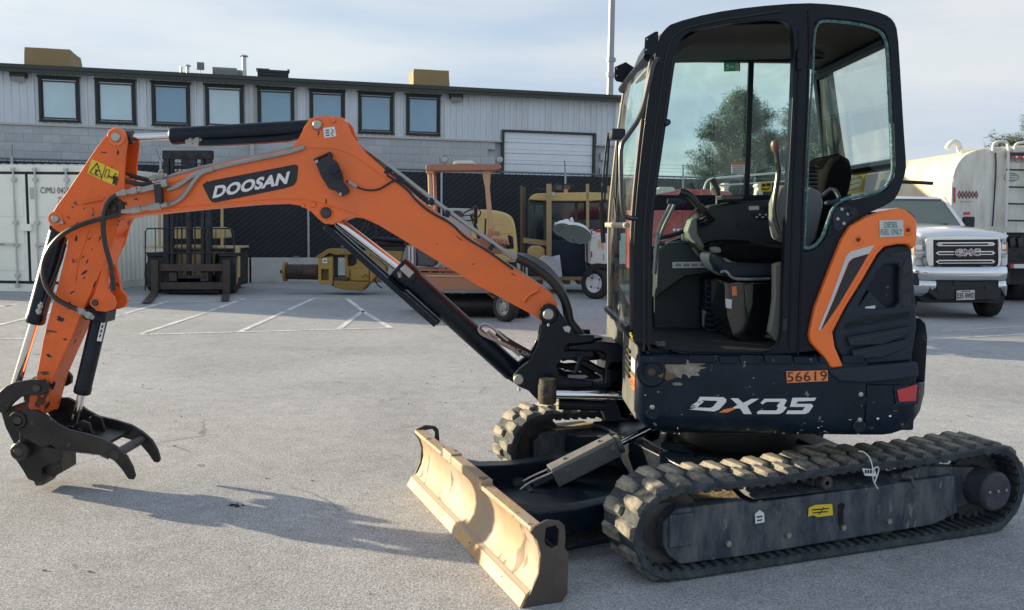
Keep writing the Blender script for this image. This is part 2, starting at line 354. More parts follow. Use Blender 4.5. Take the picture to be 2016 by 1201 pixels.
# siding panels with ribs, notched for windows by being set between them
wins = [(74, 150, 158, 242), (187, 156, 268, 245), (297, 161, 375, 248), (403, 167, 480, 252), (506, 171, 580, 255), (609, 176, 679, 259), (705, 181, 775, 263), (800, 186, 867, 268)]
wr = []
for x0, y0, x1, y1 in wins:
    a = wl(x0, (y0)); c = wl(x1, (y1)); wr.append((a[0], c[0]))
zw1 = sum(wl(w[0], w[1])[1] for w in wins)/8; zw0 = sum(wl(w[2], w[3])[1] for w in wins)/8
dl, dr = wl(993, 262)[0], wl(1169, 266)[0]; zd = wl(1080, 262)[1]
def panel(x0, x1, z0, z1):
    b = MB(); st = .165; vs = []; k0 = math.floor(x0/st); prof = []
    x = x0; prof.append((x0, .07))
    k = k0
    while k*st < x1:
        c = k*st
        for dx, y in ((-.035, .07), (-.018, .035), (.018, .035), (.035, .07)):
            if x0 < c+dx < x1: prof.append((c+dx, y))
        k += 1
    prof.append((x1, .07))
    for xx, y in prof: vs += [(xx, y, z0), (xx, y, z1)]
    b.add(vs, [(2*i, 2*i+2, 2*i+3, 2*i+1) for i in range(len(prof)-1)])
    b.out('siding_panel', SID, bld, ang=20)
edges = []; x = s0; PW = .99
cuts = [(a, c) for a, c in wr]
while x < s1-.01:
    x2 = min(x+PW, s1)
    segs = [(x, x2, zblk, ztop)]
    for a, c, zz0, zz1 in [(a, c, zw0, zw1) for a, c in cuts]+[(dl, dr, -1, zd)]:
        ns = []
        for u0, u1, v0, v1 in segs:
            if c <= u0 or a >= u1 or zz0 >= v1 or zz1 <= v0: ns.append((u0, u1, v0, v1)); continue
            if a > u0: ns.append((u0, a, v0, v1))
            if c < u1: ns.append((c, u1, v0, v1))
            m0, m1 = max(a, u0), min(c, u1)
            if zz0 > v0: ns.append((m0, m1, v0, zz0))
            if zz1 < v1: ns.append((m0, m1, zz1, v1))
        segs = ns
    for sg in segs:
        if sg[1]-sg[0] > .02: panel(*sg)
    x = x2
b = MB(); b.box((s0, .10, zblk), (s1, .155, ztop)); b.out('backing_panel', SID, bld)
b = MB(); b.box((s0, .02, zblk-.05), (dl-.06, .12, zblk+.0)); b.box((dr+.06, .02, zblk-.05), (s1, .12, zblk)); b.out('flashing', mat('galvanised_flashing', (.5, .5, .48), .5, .3), bld)
# concrete blocks down to where the fence hides them
bmesh_blk = MB(); bmesh_blk.bx((0, 0, 0), (.4005, .09, .196)); me_b = None
z = zblk-.15; row = 0; cnt = 0
proto = bmesh_blk.out('block', CMU[0], bld, bev=0)
meshes = [proto.data]
for mm in CMU[1:]:
    q = proto.data.copy(); q.materials[0] = mm; meshes.append(q)
C.objects.unlink(proto); bpy.data.objects.remove(proto)
while z > zblk-1.5:
    x = s0+(.2 if row % 2 else 0)+.2
    stuffb = None
    while x < s1:
        if not (dl-.3 < x < dr+.3) and x > wl(-40, 262)[0] and cnt < 299:
            o = bpy.data.objects.new('block', random.choice(meshes)); C.objects.link(o); o.parent = bld; o.location = (x, .115+random.uniform(0, .004), z); cnt += 1
        x += .4045
    z -= .2; row += 1
GL_W = mat('window_glass', (.10, .22, .32), .06, 0, var=.25, vscale=1.2, spec=1.)
def glasswin(i):
    cur = (.48, .68, .76) if i in (0, 1, 3) else (.14, .32, .48)  # sky reflection painted into the pane colour, paler for blind panes
    return mat('window_glass_%s' % ('blind' if i in (0, 1, 3) else 'dark'), cur, .05, 0, var=.2, vscale=1.3, coat=1., spec=1.)
for i, (a, c) in enumerate(wr):
    b = MB(); t = .066
    for q in (((a, 0, zw0), (a+t, .13, zw1)), ((c-t, 0, zw0), (c, .13, zw1)), ((a+t, 0, zw1-t*.8), (c-t, .13, zw1)), ((a+t, 0, zw0), (c-t, .13, zw0+t*.6))): b.box(*q)
    b.box((a-.03, -.01, zw1), (c+.03, .12, zw1+.03)); b.box((a-.02, -.01, zw0-.02), (c+.02, .12, zw0))
    f = b.out('window', mat('window_frame_black', (.010, .016, .015), .5), bld)
    b = MB(); b.box((a+t, .05, zw0+t*.6), (c-t, .07, zw1-t*.8)); b.out('pane', glasswin(i), f)
    b = MB()
    for q in (((a+t, .03, zw0+.06), (a+t+.03, .05, zw1-.08)), ((c-t-.03, .03, zw0+.06), (c-t, .05, zw1-.08)), ((a+t+.03, .03, zw1-.11), (c-t-.03, .05, zw1-.08)), ((a+t+.03, .03, zw0+.06), (c-t-.03, .05, zw0+.09))): b.box(*q)
    b.out('sash', mat('black_sash', (.01, .015, .025), .4), f)
# roof edge
b = MB(); b.box((s0, -.22, ztop-.02), (s1+.15, 12.2, ztop+.06)); b.out('roof', mat('roof_edge', (.055, .068, .066), .5, dirt=(.12, .12, .11), damt=.4), bld)
b = MB(); b.box((s0, -.30, ztop+.03), (s1+.18, -.222, ztop+.12)); b.box((s0, -.27, ztop-.06), (s1+.15, -.222, ztop+.05)); b.out('gutter', DKG, bld)
b = MB(); q = wl(495, 200)[0]; b.box((q-.05, -.05, 1), (q+.05, .03, ztop)); b.out('downpipe', mat('pale_pipe', (.5, .52, .52), .5), bld)
b = MB(); q = wl(1215, 250)[0]; b.box((s1-.08, -.02, 0), (s1+.04, .1, ztop)); b.out('corner_trim', SID, bld)
# garage door
DOORM = mat('garage_door_paint', (.80, .88, .94), .45, var=.04, dirt=(.6, .66, .70), damt=.3)
fr = MB(); fr.box((dl-.06, -.02, 0), (dl, .14, zd+.05)); fr.box((dr, -.02, 0), (dr+.06, .14, zd+.05)); fr.box((dl, -.02, zd), (dr, .14, zd+.05))
gd = MB(); gd.box((dl, .10, 0), (dr, .15, zd)); gdo = gd.out('garage_door', DOORM, bld); fr.out('door_frame', DKG, gdo)
z = zd-.29
while z > .1:
    b = MB(); b.box((dl+.01, .06, z+.012), (dr-.01, .10, z+.28))
    b.box((dl+.01, .05, z+.12), (dr-.01, .06, z+.135)); b.out('door_panel', DOORM, gdo, bev=.006); z -= .29
# wall lights
LAMPM = mat('dark_bronze_housing', (.03, .03, .03), .5)
for px, py in ((38, 152), (897, 193)):
    s, zz = wl(px, py); b = MB(); b.box((s-.17, -.16, zz-.02), (s+.17, .06, zz+.10)); b.box((s-.15, -.08, zz+.10), (s+.15, .06, zz+.15)); f = b.out('wall_light', LAMPM, bld, bev=.01)
    b = MB(); b.add([(s-.14, -.165, zz-.01), (s+.14, -.165, zz-.01), (s+.12, -.09, zz-.11), (s-.12, -.09, zz-.11), (s-.14, .05, zz-.02), (s+.14, .05, zz-.02), (s+.12, .05, zz-.11), (s-.12, .05, zz-.11)],
                    [(0, 1, 2, 3), (4, 7, 6, 5), (0, 3, 7, 4), (1, 5, 6, 2), (3, 2, 6, 7), (0, 4, 5, 1)]); b.out('lens', mat('lamp_lens', (.35, .36, .34), .2, coat=.6), f)
# rooftop things
def rooft(name, label, px0, px1, pyt, pyb, dep, m_, yoff=.6, cat='rooftop unit', bev=.02, group=None):
    pb = B0-NB*yoff
    a = RP(px0, pyb, pb, NB)-B0; c = RP(px1, pyt, pb, NB)-B0
    zr = ztop+.10; t = thing(name, label, cat, B0-NB*yoff+D*((a.dot(D)+c.dot(D))/2)+Vector((0, 0, zr)), PHI, group, world=False)
    return t, c.dot(D)-a.dot(D), c.z-zr
TARP = mat('tan_canvas', (.30, .215, .105), .8, var=.12, vscale=5, bump=.5, bscale=7, stretch=(3, 3, 1))
for px0, px1, pyt, lab, dd in ((47, 140, 97, 'tan canvas covered rooftop cooler near the left end of the warehouse roof', 1.3), (812, 887, 139, 'smaller tan canvas covered rooftop cooler above the last upper window', 1.0)):
    t, w, h = rooft('rooftop_cooler', lab, px0, px1, pyt, 190, dd, TARP, .7, 'rooftop cooler', group='canvas covered coolers on the roof')
    k = .045; v = [(-w/2, 0, 0), (w/2, 0, 0), (w/2, dd, 0), (-w/2, dd, 0), (-w/2+k, k, h), (w/2-k, k, h), (w/2-k, dd-k, h), (-w/2+k, dd-k, h)]
    b = MB(); b.add(v, [(0, 3, 2, 1), (4, 5, 6, 7), (0, 1, 5, 4), (1, 2, 6, 5), (2, 3, 7, 6), (3, 0, 4, 7)]); bmesh.ops.subdivide_edges(b.bm, edges=b.bm.edges[:], cuts=5, use_grid_fill=True)
    for q in b.bm.verts: q.co += Vector((noise.noise(q.co*3.1), noise.noise(q.co*3.1+Vector((5, 0, 0))), 0))*.035
    b.out('canvas_cover', TARP, t)
    b = MB(); b.tube([(-w/2-.01, -.012, .05), (w/2+.01, -.012, .05), (w/2+.01, dd, .05)], .012, 6); b.out('tie_cord', mat('tan_cord', (.3, .24, .15), .8), t)
t, w, h = rooft('air_conditioner', 'grey boxy air conditioner on the warehouse roof beside a metal flue', 418, 466, 134, 160, 1, SID)
b = MB(); b.box((-w/2, 0, .02), (w/2, .9, h)); b.out('casing', mat('grey_casing', (.26, .28, .30), .5), t, bev=.01)
for k in range(9):
    b = MB(); b.box((-w/2+.03+k*w/9.4, -.012, .06), (-w/2+.05+k*w/9.4, -.001, h-.05)); b.out('fin', mat('grey_fin', (.18, .19, .2), .5), t)
b = MB(); b.box((w/2-.02, .1, .05), (w/2+.12, .4, h*.9)); b.out('service_box', mat('grey_casing2', (.22, .23, .24), .5), t)
t, w, h = rooft('condenser_unit', 'low black condenser unit on the roof right of the flue', 507, 568, 139, 163, 1, SID)
b = MB(); b.box((-w/2, 0, .02), (w/2, .8, h)); b.out('casing', mat('black_casing', (.015, .018, .02), .6), t, bev=.01)
for k in range(4):
    b = MB(); b.box((-w/2+.04, -.015, .05+k*h/4.4), (w/2-.04, -.001, .07+k*h/4.4)); b.out('grille_bar', DKG, t)
b = MB(); b.box((w/2-.03, -.03, h), (w/2+.03, .5, h+.03)); b.box((-w/2-.03, -.02, h), (-w/2+.3, .5, h+.02)); b.out('lid_edge', mat('grey_casing', (.26, .28, .30), .5), t)
GALV = mat('galvanised_flue', (.50, .52, .53), .35, .6)
for px, pt, r, lab, cap in ((481, 113, .055, 'tall galvanised flue beside the grey air conditioner', 1), (357, 134, .03, 'thin short roof vent, leftmost on the warehouse roof', 0), (370, 132, .04, 'short capped roof vent left of the roof antenna', 1)):
    t, w, h = rooft('roof_vent', lab, px-3, px+3, pt, 160, 1, SID, cat='roof vent', group='vent pipes on the warehouse roof')
    b = MB(); b.cyl((0, 0, 0), (0, 0, h), r, seg=12); b.out('pipe', GALV, t)
    b = MB(); b.lathe([(r*.6, h+.0), (r*2, h+.015), (r*1.6, h+.05), (.001, h+.07)], (0, 0, 0), (0, 0, 1), 12) if cap else b.cyl((0, 0, h-.02), (0, 0, h+.02), r*1.25, seg=10); b.out('cap', GALV, t)
t, w, h = rooft('roof_antenna', 'small square panel antenna on a thin mast on the roof', 388, 402, 123, 160, 1, SID, cat='antenna')
b = MB(); b.cyl((0, 0, 0), (0, 0, h-.12), .01, seg=6); b.out('mast', GALV, t); b = MB(); b.box((-.09, -.02, h-.19), (.09, .02, h+.0)); b.out('panel', mat('grey_fin', (.18, .19, .2), .5), t, bev=.01)
# tall steel pole behind the building
p = PX(1201, 180, 27.); pole = thing('steel_pole', 'tall grey steel pole rising behind the right end of the warehouse', 'pole', (p.x, p.y, 0), world=False)
PG = mat('pole_steel', (.33, .36, .40), .5, .4, var=.06)
b = MB(); b.cyl((0, 0, 0), (0, 0, 4.9), .115, .105, 20); b.cyl((0, 0, 4.9), (0, 0, 12), .10, .085, 20); b.out('shaft', PG, pole)
for z in (5.9, 6.35): b = MB(); b.cyl((0, 0, z), (0, 0, z+.14), .125, seg=16); b.box((.11, -.03, z+.02), (.15, .03, z+.12)); b.out('band', PG, pole)

# ------------------------------------------------------------------ fence + barriers
F0 = G(400, 556); F0.z = 0
def fl(px, py, off=0.):
    p = RP(px, py, F0+NB*off, NB)-F0; return (p.dot(D), p.z)
zf = (fl(300, 319)[1]+fl(1150, 344)[1])/2
fen = thing('privacy_fence', 'chain link fence filled with black privacy slats in front of the warehouse', 'fence', F0, PHI, world=False)
fs0, fs1 = -8., 32.
SCR = mat('black_privacy_slat', (.003, .008, .016), .5, var=.35, vscale=3)
x = fs0; k = 0
SL = MB(); SL.box((0, 0, .02), (.060, .010, zf-.05)); sl0 = SL.out('slat', SCR, fen); lo = fl(240, 400)[0]; cntv = 0
st = MB()
while x < fs1:
    if lo < x < fl(1225, 400)[0] and cntv < 299:
        o = sl0.copy(); C.objects.link(o); o.location = (x, random.uniform(0, .008), 0); cntv += 1
    else: st.box((x, 0, .02), (x+.060, .010, zf-.05))
    x += .066
C.objects.unlink(sl0); bpy.data.objects.remove(sl0)
o = st.out('slat_run', SCR, fen, kind='stuff')
st = MB(); st.box((fs0, .02, .02), (fs1, .024, zf-.06)); st.out('screen_cloth', SCR, fen)
WIRE = mat('chain_link_wire', (.05, .075, .10), .5, .2, var=.4, vscale=3); WIRE2 = mat('dark_wire', (.035, .045, .055), .5, .5)  # wires running one way catch light through a brighter colour
for sg_, mm, nm, stp, rr in ((1, WIRE, 'diagonal_wire', .17, .0085), (-1, WIRE2, 'chain_link_mesh', .17, .004)):
    b = MB(); x = fs0-3
    while x < fs1:
        run = zf/math.tan(R(38)); a = (x, -.006, .55) if sg_ > 0 else (x+run, -.006, .0); c = (x+run, -.006, zf) if sg_ > 0 else (x, -.006, zf)
        a = (x, -.006, 0) if sg_ > 0 else a
        b.tube([a, c], rr, 4, cap=False); x += stp
    b.out(nm, mm, fen, kind='stuff')
b = MB(); b.tube([(fs0, -.01, zf), (fs1, -.01, zf)], .022, 8); b.out('top_rail', mat('fence_rail', (.16, .18, .2), .45, .5), fen)
FP = mat('galvanised_post', (.40, .45, .48), .45, .6)
for px in (320, 607, 868, 1110, 1340, 1480):
    s = fl(px, 450)[0]; b = MB(); b.cyl((s, -.05, 0), (s, -.05, zf+.05), .032, seg=12); b.tube([(s, -.05, zf+.03), (s-.08, -.20, zf+.32)], .016, 6); b.out('post', FP, fen)
px = 30; s = fl(px, 450)[0]; b = MB(); b.cyl((s, -.05, 0), (s, -.05, zf+.05), .032, seg=12); b.tube([(s, -.05, zf+.03), (s+.06, -.20, zf+.30)], .016, 6); b.out('post', FP, fen)
for k in range(3):
    b = MB(); b.tube([(fl(1225, 300)[0], -.08-.05*k, zf+.12+.09*k), (fs1, -.08-.05*k, zf+.12+.09*k)], .004, 4); b.out('barbed_wire', WIRE, fen)
zb = (fl(300, 506)[1]+fl(560, 507)[1])/2
CON = mat('barrier_concrete', (.48, .48, .46), .85, var=.08, dirt=(.26, .26, .25), damt=.5, dscale=3, bump=.2, bscale=30)
e0 = fl(494, 530)[0]; gi = [0]
ends = [e0-3.05*2, e0-3.05, e0, e0+3.05, e0+6.1, e0+9.15]
bl = ['half hidden by the white container', 'behind the forklift', 'behind the yellow drum machine', 'behind the orange broom tractor', 'behind the wood framed crate']
bar0 = None
for i in range(5):
    t = thing('concrete_barrier', 'low grey concrete barrier at the fence foot, '+bl[i], 'barrier', F0+D*ends[i]+NB*.25, PHI, 'concrete barriers along the fence', world=False)
    b = MB(); b.loft([[(x_, .32, 0), (x_, .32, .10), (x_, .22, .30), (x_, .19, zb), (x_, .01, zb), (x_, -.02, .30), (x_, -.12, .10), (x_, -.12, 0)] for x_ in (.015, 3.02)]); b.out('concrete_body', CON, t, bev=.012)
    b = MB(); b.tube([(1.0, .1, zb-.01), (1.0, .1, zb+.03), (1.12, .1, zb+.03), (1.12, .1, zb-.01)], .01, 6); b.out('lifting_loop', STEEL, t)

# ------------------------------------------------------------------ trees
BARK = mat('pine_bark', (.09, .06, .045), .9, bump=.5)
def pine(name, label, px, pyt, pyb, Y, wpx, seed, leafm, fullness=1.):
    rnd = random.Random(seed); base = PX(px, pyb, Y); top = PX(px, pyt, Y).z; hw = wpx*scl(Y)/2; zb_ = max(base.z, 1.)
    t = thing(name, label, 'tree', (base.x, Y, 0), world=False)
    b = MB(); b.tube([(0, 0, 0), (.1, 0, top*.4), (-.05, .1, top*.75), (.0, 0, top*.97)], lambda f: .26*(1-f)+.03, 8, smooth=1)
    limbs = []; H = top-zb_
    n_l = int(46*fullness)
    for i in range(n_l):
        f = (i+.5)/n_l; z = zb_-.5+(H+.4)*f; a = rnd.random()*6.283; wid = hw*(.98 if f < .45 else (1-(f-.45)/.62)**.75)*rnd.uniform(.35, 1.2)
        c = Vector((0, 0, z-.2)); e = Vector((math.cos(a)*wid, math.sin(a)*wid, z+wid*.22*rnd.uniform(.2, 1.3))); mpt = c.lerp(e, .55)+Vector((0, 0, -.1*wid))
        b.tube([c, mpt, e], lambda q: .05*(1-q)+.012, 4); limbs.append((c, mpt, e, wid))
    b.out('trunk', BARK, t)
    b = MB(); vs = []; fs = []
    for c, mpt, e, wid in limbs:
        for _ in range(int(16*fullness+wid*6)):
            q = rnd.uniform(.3, 1.05); p = (c.lerp(mpt, q/.55) if q < .55 else mpt.lerp(e, (q-.55)/.45))+Vector((rnd.gauss(0, .20), rnd.gauss(0, .20), rnd.gauss(.05, .16)))
            cs = rnd.uniform(.16, .34)
            for _k in range(26):
                d_ = Vector((rnd.gauss(0, 1), rnd.gauss(0, 1), rnd.gauss(.35, .8))).normalized(); o_ = p+Vector((rnd.gauss(0, 1), rnd.gauss(0, 1), rnd.gauss(0, .7)))*cs*.5
                sd_ = d_.orthogonal().normalized()*rnd.uniform(.012, .024); i0 = len(vs); vs += [o_-sd_, o_+sd_, o_+d_*rnd.uniform(.16, .34)]; fs.append((i0, i0+1, i0+2))
    me = bpy.data.meshes.new('crown'); me.from_pydata([tuple(v) for v in vs], [], fs); me.materials.append(leafm); o = bpy.data.objects.new('crown', me); C.objects.link(o); o.parent = t
    return t
NEED = mat('pine_needles', (.075, .115, .08), .7, var=.5, vscale=1.5, dirt=(.20, .23, .15), damt=.8, dscale=.8)
pine('pine_tree', 'broad dark pine tree beyond the fence, seen through the cab glass', 1462, 186, 360, 42., 205, 3, NEED, 1.35)
pine('pine_tree', 'pine tree at the right edge of the photo above the tank truck', 2065, 200, 300, 40., 190, 11, NEED, 1.1)
pine('pine_tree', 'smaller dark pine standing right behind the broad pine', 1575, 205, 360, 46., 110, 5, NEED, 1.)
b = MB(); vs = []; fs = []; rnd = random.Random(9)
for i in range(5200):
    X = rnd.uniform(-10, 60); h = 2.2+1.5*noise.noise(Vector((X*.3, 0, 0)))+.4*noise.noise(Vector((X*1.9, 3, 0))); p = Vector((X, 62+rnd.gauss(0, 1.), rnd.uniform(0, h)))
    d_ = Vector((rnd.gauss(0, 1), rnd.gauss(0, 1), rnd.gauss(0, 1))).normalized(); s_ = d_.orthogonal().normalized()*.2; i0 = len(vs); vs += [p-s_, p+s_, p+d_*.45]; fs.append((i0, i0+1, i0+2))
me = bpy.data.meshes.new('far_shrubs'); me.from_pydata([tuple(v) for v in vs], [], fs); me.materials.append(NEED); o = bpy.data.objects.new('far_shrubs', me); C.objects.link(o); o['kind'] = 'stuff'; o['label'] = 'low mass of far shrubs beyond the fence'; o['category'] = 'shrubs'

# ================================================================== EXCAVATOR
TH = .36477
dU = Vector((math.cos(TH), math.sin(TH), 0)); nU = Vector((-math.sin(TH), math.cos(TH), 0)); AU = Vector((.71, 3.59, 0))
def UC(u, v, z): return AU+dU*u+nU*v+Vector((0, 0, z))
def UP(px, py, v): return RP(px, py, UC(0, v, 0), nU)
def uvz(p): q = p-AU; return q.dot(dU), q.dot(nU), p.z
MU = Matrix((dU, nU, (0, 0, 1))).transposed().to_4x4(); MU.translation = AU
exc = thing('mini_excavator', 'orange and black mini excavator on rubber tracks with its boom stretched left', 'excavator', UC(.8, .87, 0))
def plate(px, Y, t, name, m_, parent=exc, holes=(), bev=.004, **k):
    """picture outline on the plane y=Y, thickness t going away from the camera"""
    b = MB(); b.ext([PX(x, y, Y) for x, y in px], (0, t, 0), [[PX(x, y, Y) for x, y in h] for h in holes]); return b.out(name, m_, parent, bev=bev, **k)

# ---- tracks -------------------------------------------------------
LT, Rf, Rr, TW = 1.80, .200, .215, .29
def loop(n=176):
    c0 = (.0, .215); c1 = (LT, .225); pts = []
    for i in range(21):
        a = R(270-180*i/20+2*(i > 10)); pts.append((c0[0]+Rf*math.cos(a), c0[1]+Rf*math.sin(a)))
    pts = [p for p in pts]
    for i in range(1, 24):
        f = i/24; pts.append((c0[0]+(c1[0]-c0[0])*f, (c0[1]+Rf)*(1-f)+(c1[1]+Rr)*f-.012*math.sin(f*math.pi*2.0)**2))
    for i in range(21):
        a = R(90-180*i/20); pts.append((c1[0]+Rr*math.cos(a), c1[1]+Rr*math.sin(a)))
    for i in range(1, 24):
        f = i/24; pts.append((c1[0]+(c0[0]-c1[0])*f, .010))
    L_ = [0]
    for a, c in zip(pts, pts[1:]+pts[:1]): L_.append(L_[-1]+math.dist(a, c))
    tot = L_[-1]; res = []; j = 0
    pp = pts+[pts[0]]
    for i in range(n):
        s = tot*i/n
        while L_[j+1] < s: j += 1
        f = (s-L_[j])/(L_[j+1]-L_[j]); res.append((pp[j][0]+(pp[j+1][0]-pp[j][0])*f, pp[j][1]+(pp[j+1][1]-pp[j][1])*f))
    return res, tot
LP, TOT = loop(176)
def nrm(i):
    a = LP[(i-1) % len(LP)]; c = LP[(i+1) % len(LP)]; d_ = Vector((c[0]-a[0], 0, c[1]-a[1])).normalized(); return d_, Vector((-d_.z, 0, d_.x))
def track(v0, near):
    lab = 'near rubber track, its front half dusty and sunlit' if near else 'far rubber track'
    n = len(LP); b = MB(MU); rings = []
    belt_t = .030
    b2 = MB(MU)
    vs = []
    for i in range(n):
        d_, o_ = nrm(i); p = Vector((LP[i][0], 0, LP[i][1]))
        jag = random.uniform(-.0015, .0015)
        for (v, k) in ((v0+.004, .003), (v0, -.004), (v0+.006, -belt_t), (v0+TW-.006, -belt_t), (v0+TW, -.004), (v0+TW-.004, .003)):
            q = p+o_*(k+jag); vs.append((q.x, v, q.z))
    fs = []
    for i in range(n):
        j = (i+1) % n
        for k in range(6):
            kk = (k+1) % 6; fs.append((6*i+k, 6*i+kk, 6*j+kk, 6*j+k))
    b.add(vs, fs); belt = b.out('rubber_track', BELT, exc, ang=30, label=lab)
    # tread lugs: two staggered rows of slanted wedge blocks, shared shape per row
    NL = 44; step = n/NL
    for row in (0, 1):
        mes = None
        for k in range(NL):
            fi = (k+(.5 if row else 0))*step; i = int(fi) % n; f = fi-int(fi)
            d_, o_ = nrm(i); a = LP[i]; c = LP[(i+1) % n]; p = Vector((a[0]+(c[0]-a[0])*f, 0, a[1]+(c[1]-a[1])*f))
            if mes is None:
                lb = MB(); w = .146; h = .021
                # local axes: x along belt, y across, z outward
                lo = [(-.028, .004), (.042, .004), (.038, w*.55), (.026, w), (-.020, w), (-.032, w*.5)]
                hi = [(-.018, .010), (.024, .012), (.022, w*.52), (.014, w-.004), (-.012, w-.003), (-.022, w*.5)]
                vs = [(x, y, .002) for x, y in lo]+[(x, y, h) for x, y in hi]
                fs = [tuple(range(5, -1, -1)), tuple(range(6, 12))]+[(q, (q+1) % 6, 6+(q+1) % 6, 6+q) for q in range(6)]
                if row: vs = [(x, -y, z) for x, y, z in vs]
                lb.add(vs, fs); lo_ = lb.out('tread_lug', TREAD, belt, ang=25, bev=0)
                lo_.data.transform(Matrix.Identity(4)); mes = lo_
                # stored in world-neutral local space: undo the root shift applied by out()
                lo_.data.transform(exc.matrix_basis)
                o = lo_
            else:
                o = mes.copy(); C.objects.link(o)
            y0 = v0+.004 if row == 0 else v0+TW-.004
            M_ = Matrix(((-d_.x, 0, o_.x, p.x), (0, 1, 0, y0), (-d_.z, 0, o_.z, p.z), (0, 0, 0, 1)))
            if near is None: pass
            o.matrix_basis = exc.matrix_basis.inverted() @ MU @ M_
    # inner guide cleats
    b = MB(MU)
    for k in range(88):
        i = int(k*2) % n; d_, o_ = nrm(i); p = Vector((LP[i][0], 0, LP[i][1]))-o_*(belt_t+.002)
        Mx = Matrix(((d_.x, 0, o_.x, p.x), (0, 1, 0, 0), (d_.z, 0, o_.z, p.z), (0, 0, 0, 1)))
        b.box((-.014, v0+.012, -.008), (.014, v0+TW-.012, .006), Mx)
        b.box((-.010, v0+.118, -.034), (.010, v0+.142, -.008), Mx); b.box((-.010, v0+.148, -.034), (.010, v0+.172, -.008), Mx)
    b.out('inner_cleats', BELT, belt, ang=30)
    return belt
track(0., True); track(1.74-TW, False)
def undercarriage(v0, sg):
    """track frame, idler, rollers and final drive; sg=+1: outside faces -v"""
    vo = v0 if sg > 0 else v0+TW
    def V(x): return vo+sg*x
    def pp(pts): return [UP(x, y, v0+.045) for x, y in pts]
    pts = [(1306, 1030), (1332, 1003), (1466, 986), (1480, 991), (1500, 989), (1880, 936), (1886, 1010), (1862, 1022), (1838, 1034), (1470, 1095), (1340, 1112), (1318, 1096), (1306, 1074)]
    o3 = [uvz(p) for p in pp(pts)] if sg > 0 else FR['o']
    FR['o'] = o3
    b = MB(MU); b.ext([(u, V(.045), z) for u, _, z in o3], (0, sg*.20, 0)); fr = b.out('track_frame', TFR, exc, bev=.008)
    # sloped top deck of the frame
    b = MB(MU); b.add([(.42, V(.046), .305), (1.25, V(.046), .300), (1.25, V(.20), .355), (.46, V(.20), .360), (.42, V(.24), .30), (1.25, V(.24), .30)], [(0, 1, 2, 3), (3, 2, 5, 4), (0, 3, 4), (1, 5, 2)]); b.out('frame_deck', TFR, fr)
    b = MB(MU); b.add([(.06, V(.05), .285), (.36, V(.05), .300), (.40, V(.23), .325), (.10, V(.23), .315), (.06, V(.05), .27), (.36, V(.05), .28), (.40, V(.23), .30), (.10, V(.23), .30)], [(0, 1, 2, 3), (4, 7, 6, 5), (0, 4, 5, 1), (1, 5, 6, 2), (2, 6, 7, 3), (3, 7, 4, 0)]); b.out('mud_shelf', mat('caked_mud', (.42, .33, .20), .9, dirt=(.12, .09, .06), damt=.9, dscale=9, bump=.6, bscale=30), fr)
    # idler
    b = MB(MU); b.lathe([(.02, 0), (.10, .01), (.13, -.01), (.165, -.012), (.172, .0), (.172, .06), (.165, .075), (.02, .075)], (.0, V(.10), .215), (0, sg, 0), 36); b.out('idler', IRON, fr)
    b = MB(MU); b.box((-.02, min(V(.03), V(.06)), .14), (.10, max(V(.03), V(.06)), .285)); b.out('idler_yoke', TFR, fr, bev=.008)
    b = MB(MU); b.lathe([(.02, 0), (.17, .0), (.17, .03), (.02, .03)], (LT, V(.12), .225), (0, sg, 0), 22); b.out('sprocket', IRON, fr)
    b = MB(MU); b.cyl((LT-.015, V(.16), .225), (LT-.015, V(-.02), .225), .098, seg=36); b.cyl((LT-.015, V(-.02), .225), (LT-.015, V(-.035), .225), .098, .088, seg=36); dr = b.out('final_drive', mat('drive_paint', (.03, .033, .05), .6, dirt=(.10, .10, .11), damt=.5, dscale=12, chips=(.18, .15, .12), cscale=30, cth=.66), fr, bev=.004)
    for q in (-.055, .0, .055): b = MB(MU); b.cyl((LT-.015+q, V(-.034), .232), (LT-.015+q, V(-.041), .232), .008, seg=8); b.out('plug', STEEL, dr)
    # recessed motor plate between the frame end and the drive
    b = MB(MU); b.ext([(1.24, V(.08), .09), (1.5, V(.08), .10), (LT+.05, V(.08), .15), (LT+.04, V(.08), .31), (1.42, V(.08), .36), (1.24, V(.08), .33)], (0, sg*.06, 0)); b.out('motor_bracket', TFR, fr, bev=.006)
    b = MB(MU); b.tube([(1.25, V(.05), .335), (1.31, V(.045), .325), (1.33, V(.045), .27), (1.29, V(.045), .24), (1.285, V(.045), .12)], .011, 6); b.out('bracket_lip', TFR, fr)
    for u in (.30, .62, .93, 1.20):
        b = MB(MU); b.lathe([(.02, -.02), (.045, -.02), (.055, 0), (.055, .03), (.035, .04), (.035, .12), (.055, .13), (.055, .17), (.02, .18)], (u, V(.085), .083), (0, sg, 0), 20); b.out('roller', IRON, fr)
        b = MB(MU); b.cyl((u-.02, V(.045), .125), (u-.02, V(.028), .125), .014, seg=6); b.out('bolt', STEEL, fr)
    b = MB(MU); b.lathe([(.01, -.012), (.03, -.012), (.036, 0), (.036, .09), (.01, .09)], (.79, V(.03), .352), (0, sg, 0), 20); b.cyl((.72, V(.10), .352), (.74, V(.05), .352), .018, seg=12); b.out('carrier_roller', IRON, fr)
    return fr
FR = {}
nf = undercarriage(0., 1); ff = undercarriage(1.74-TW, -1)
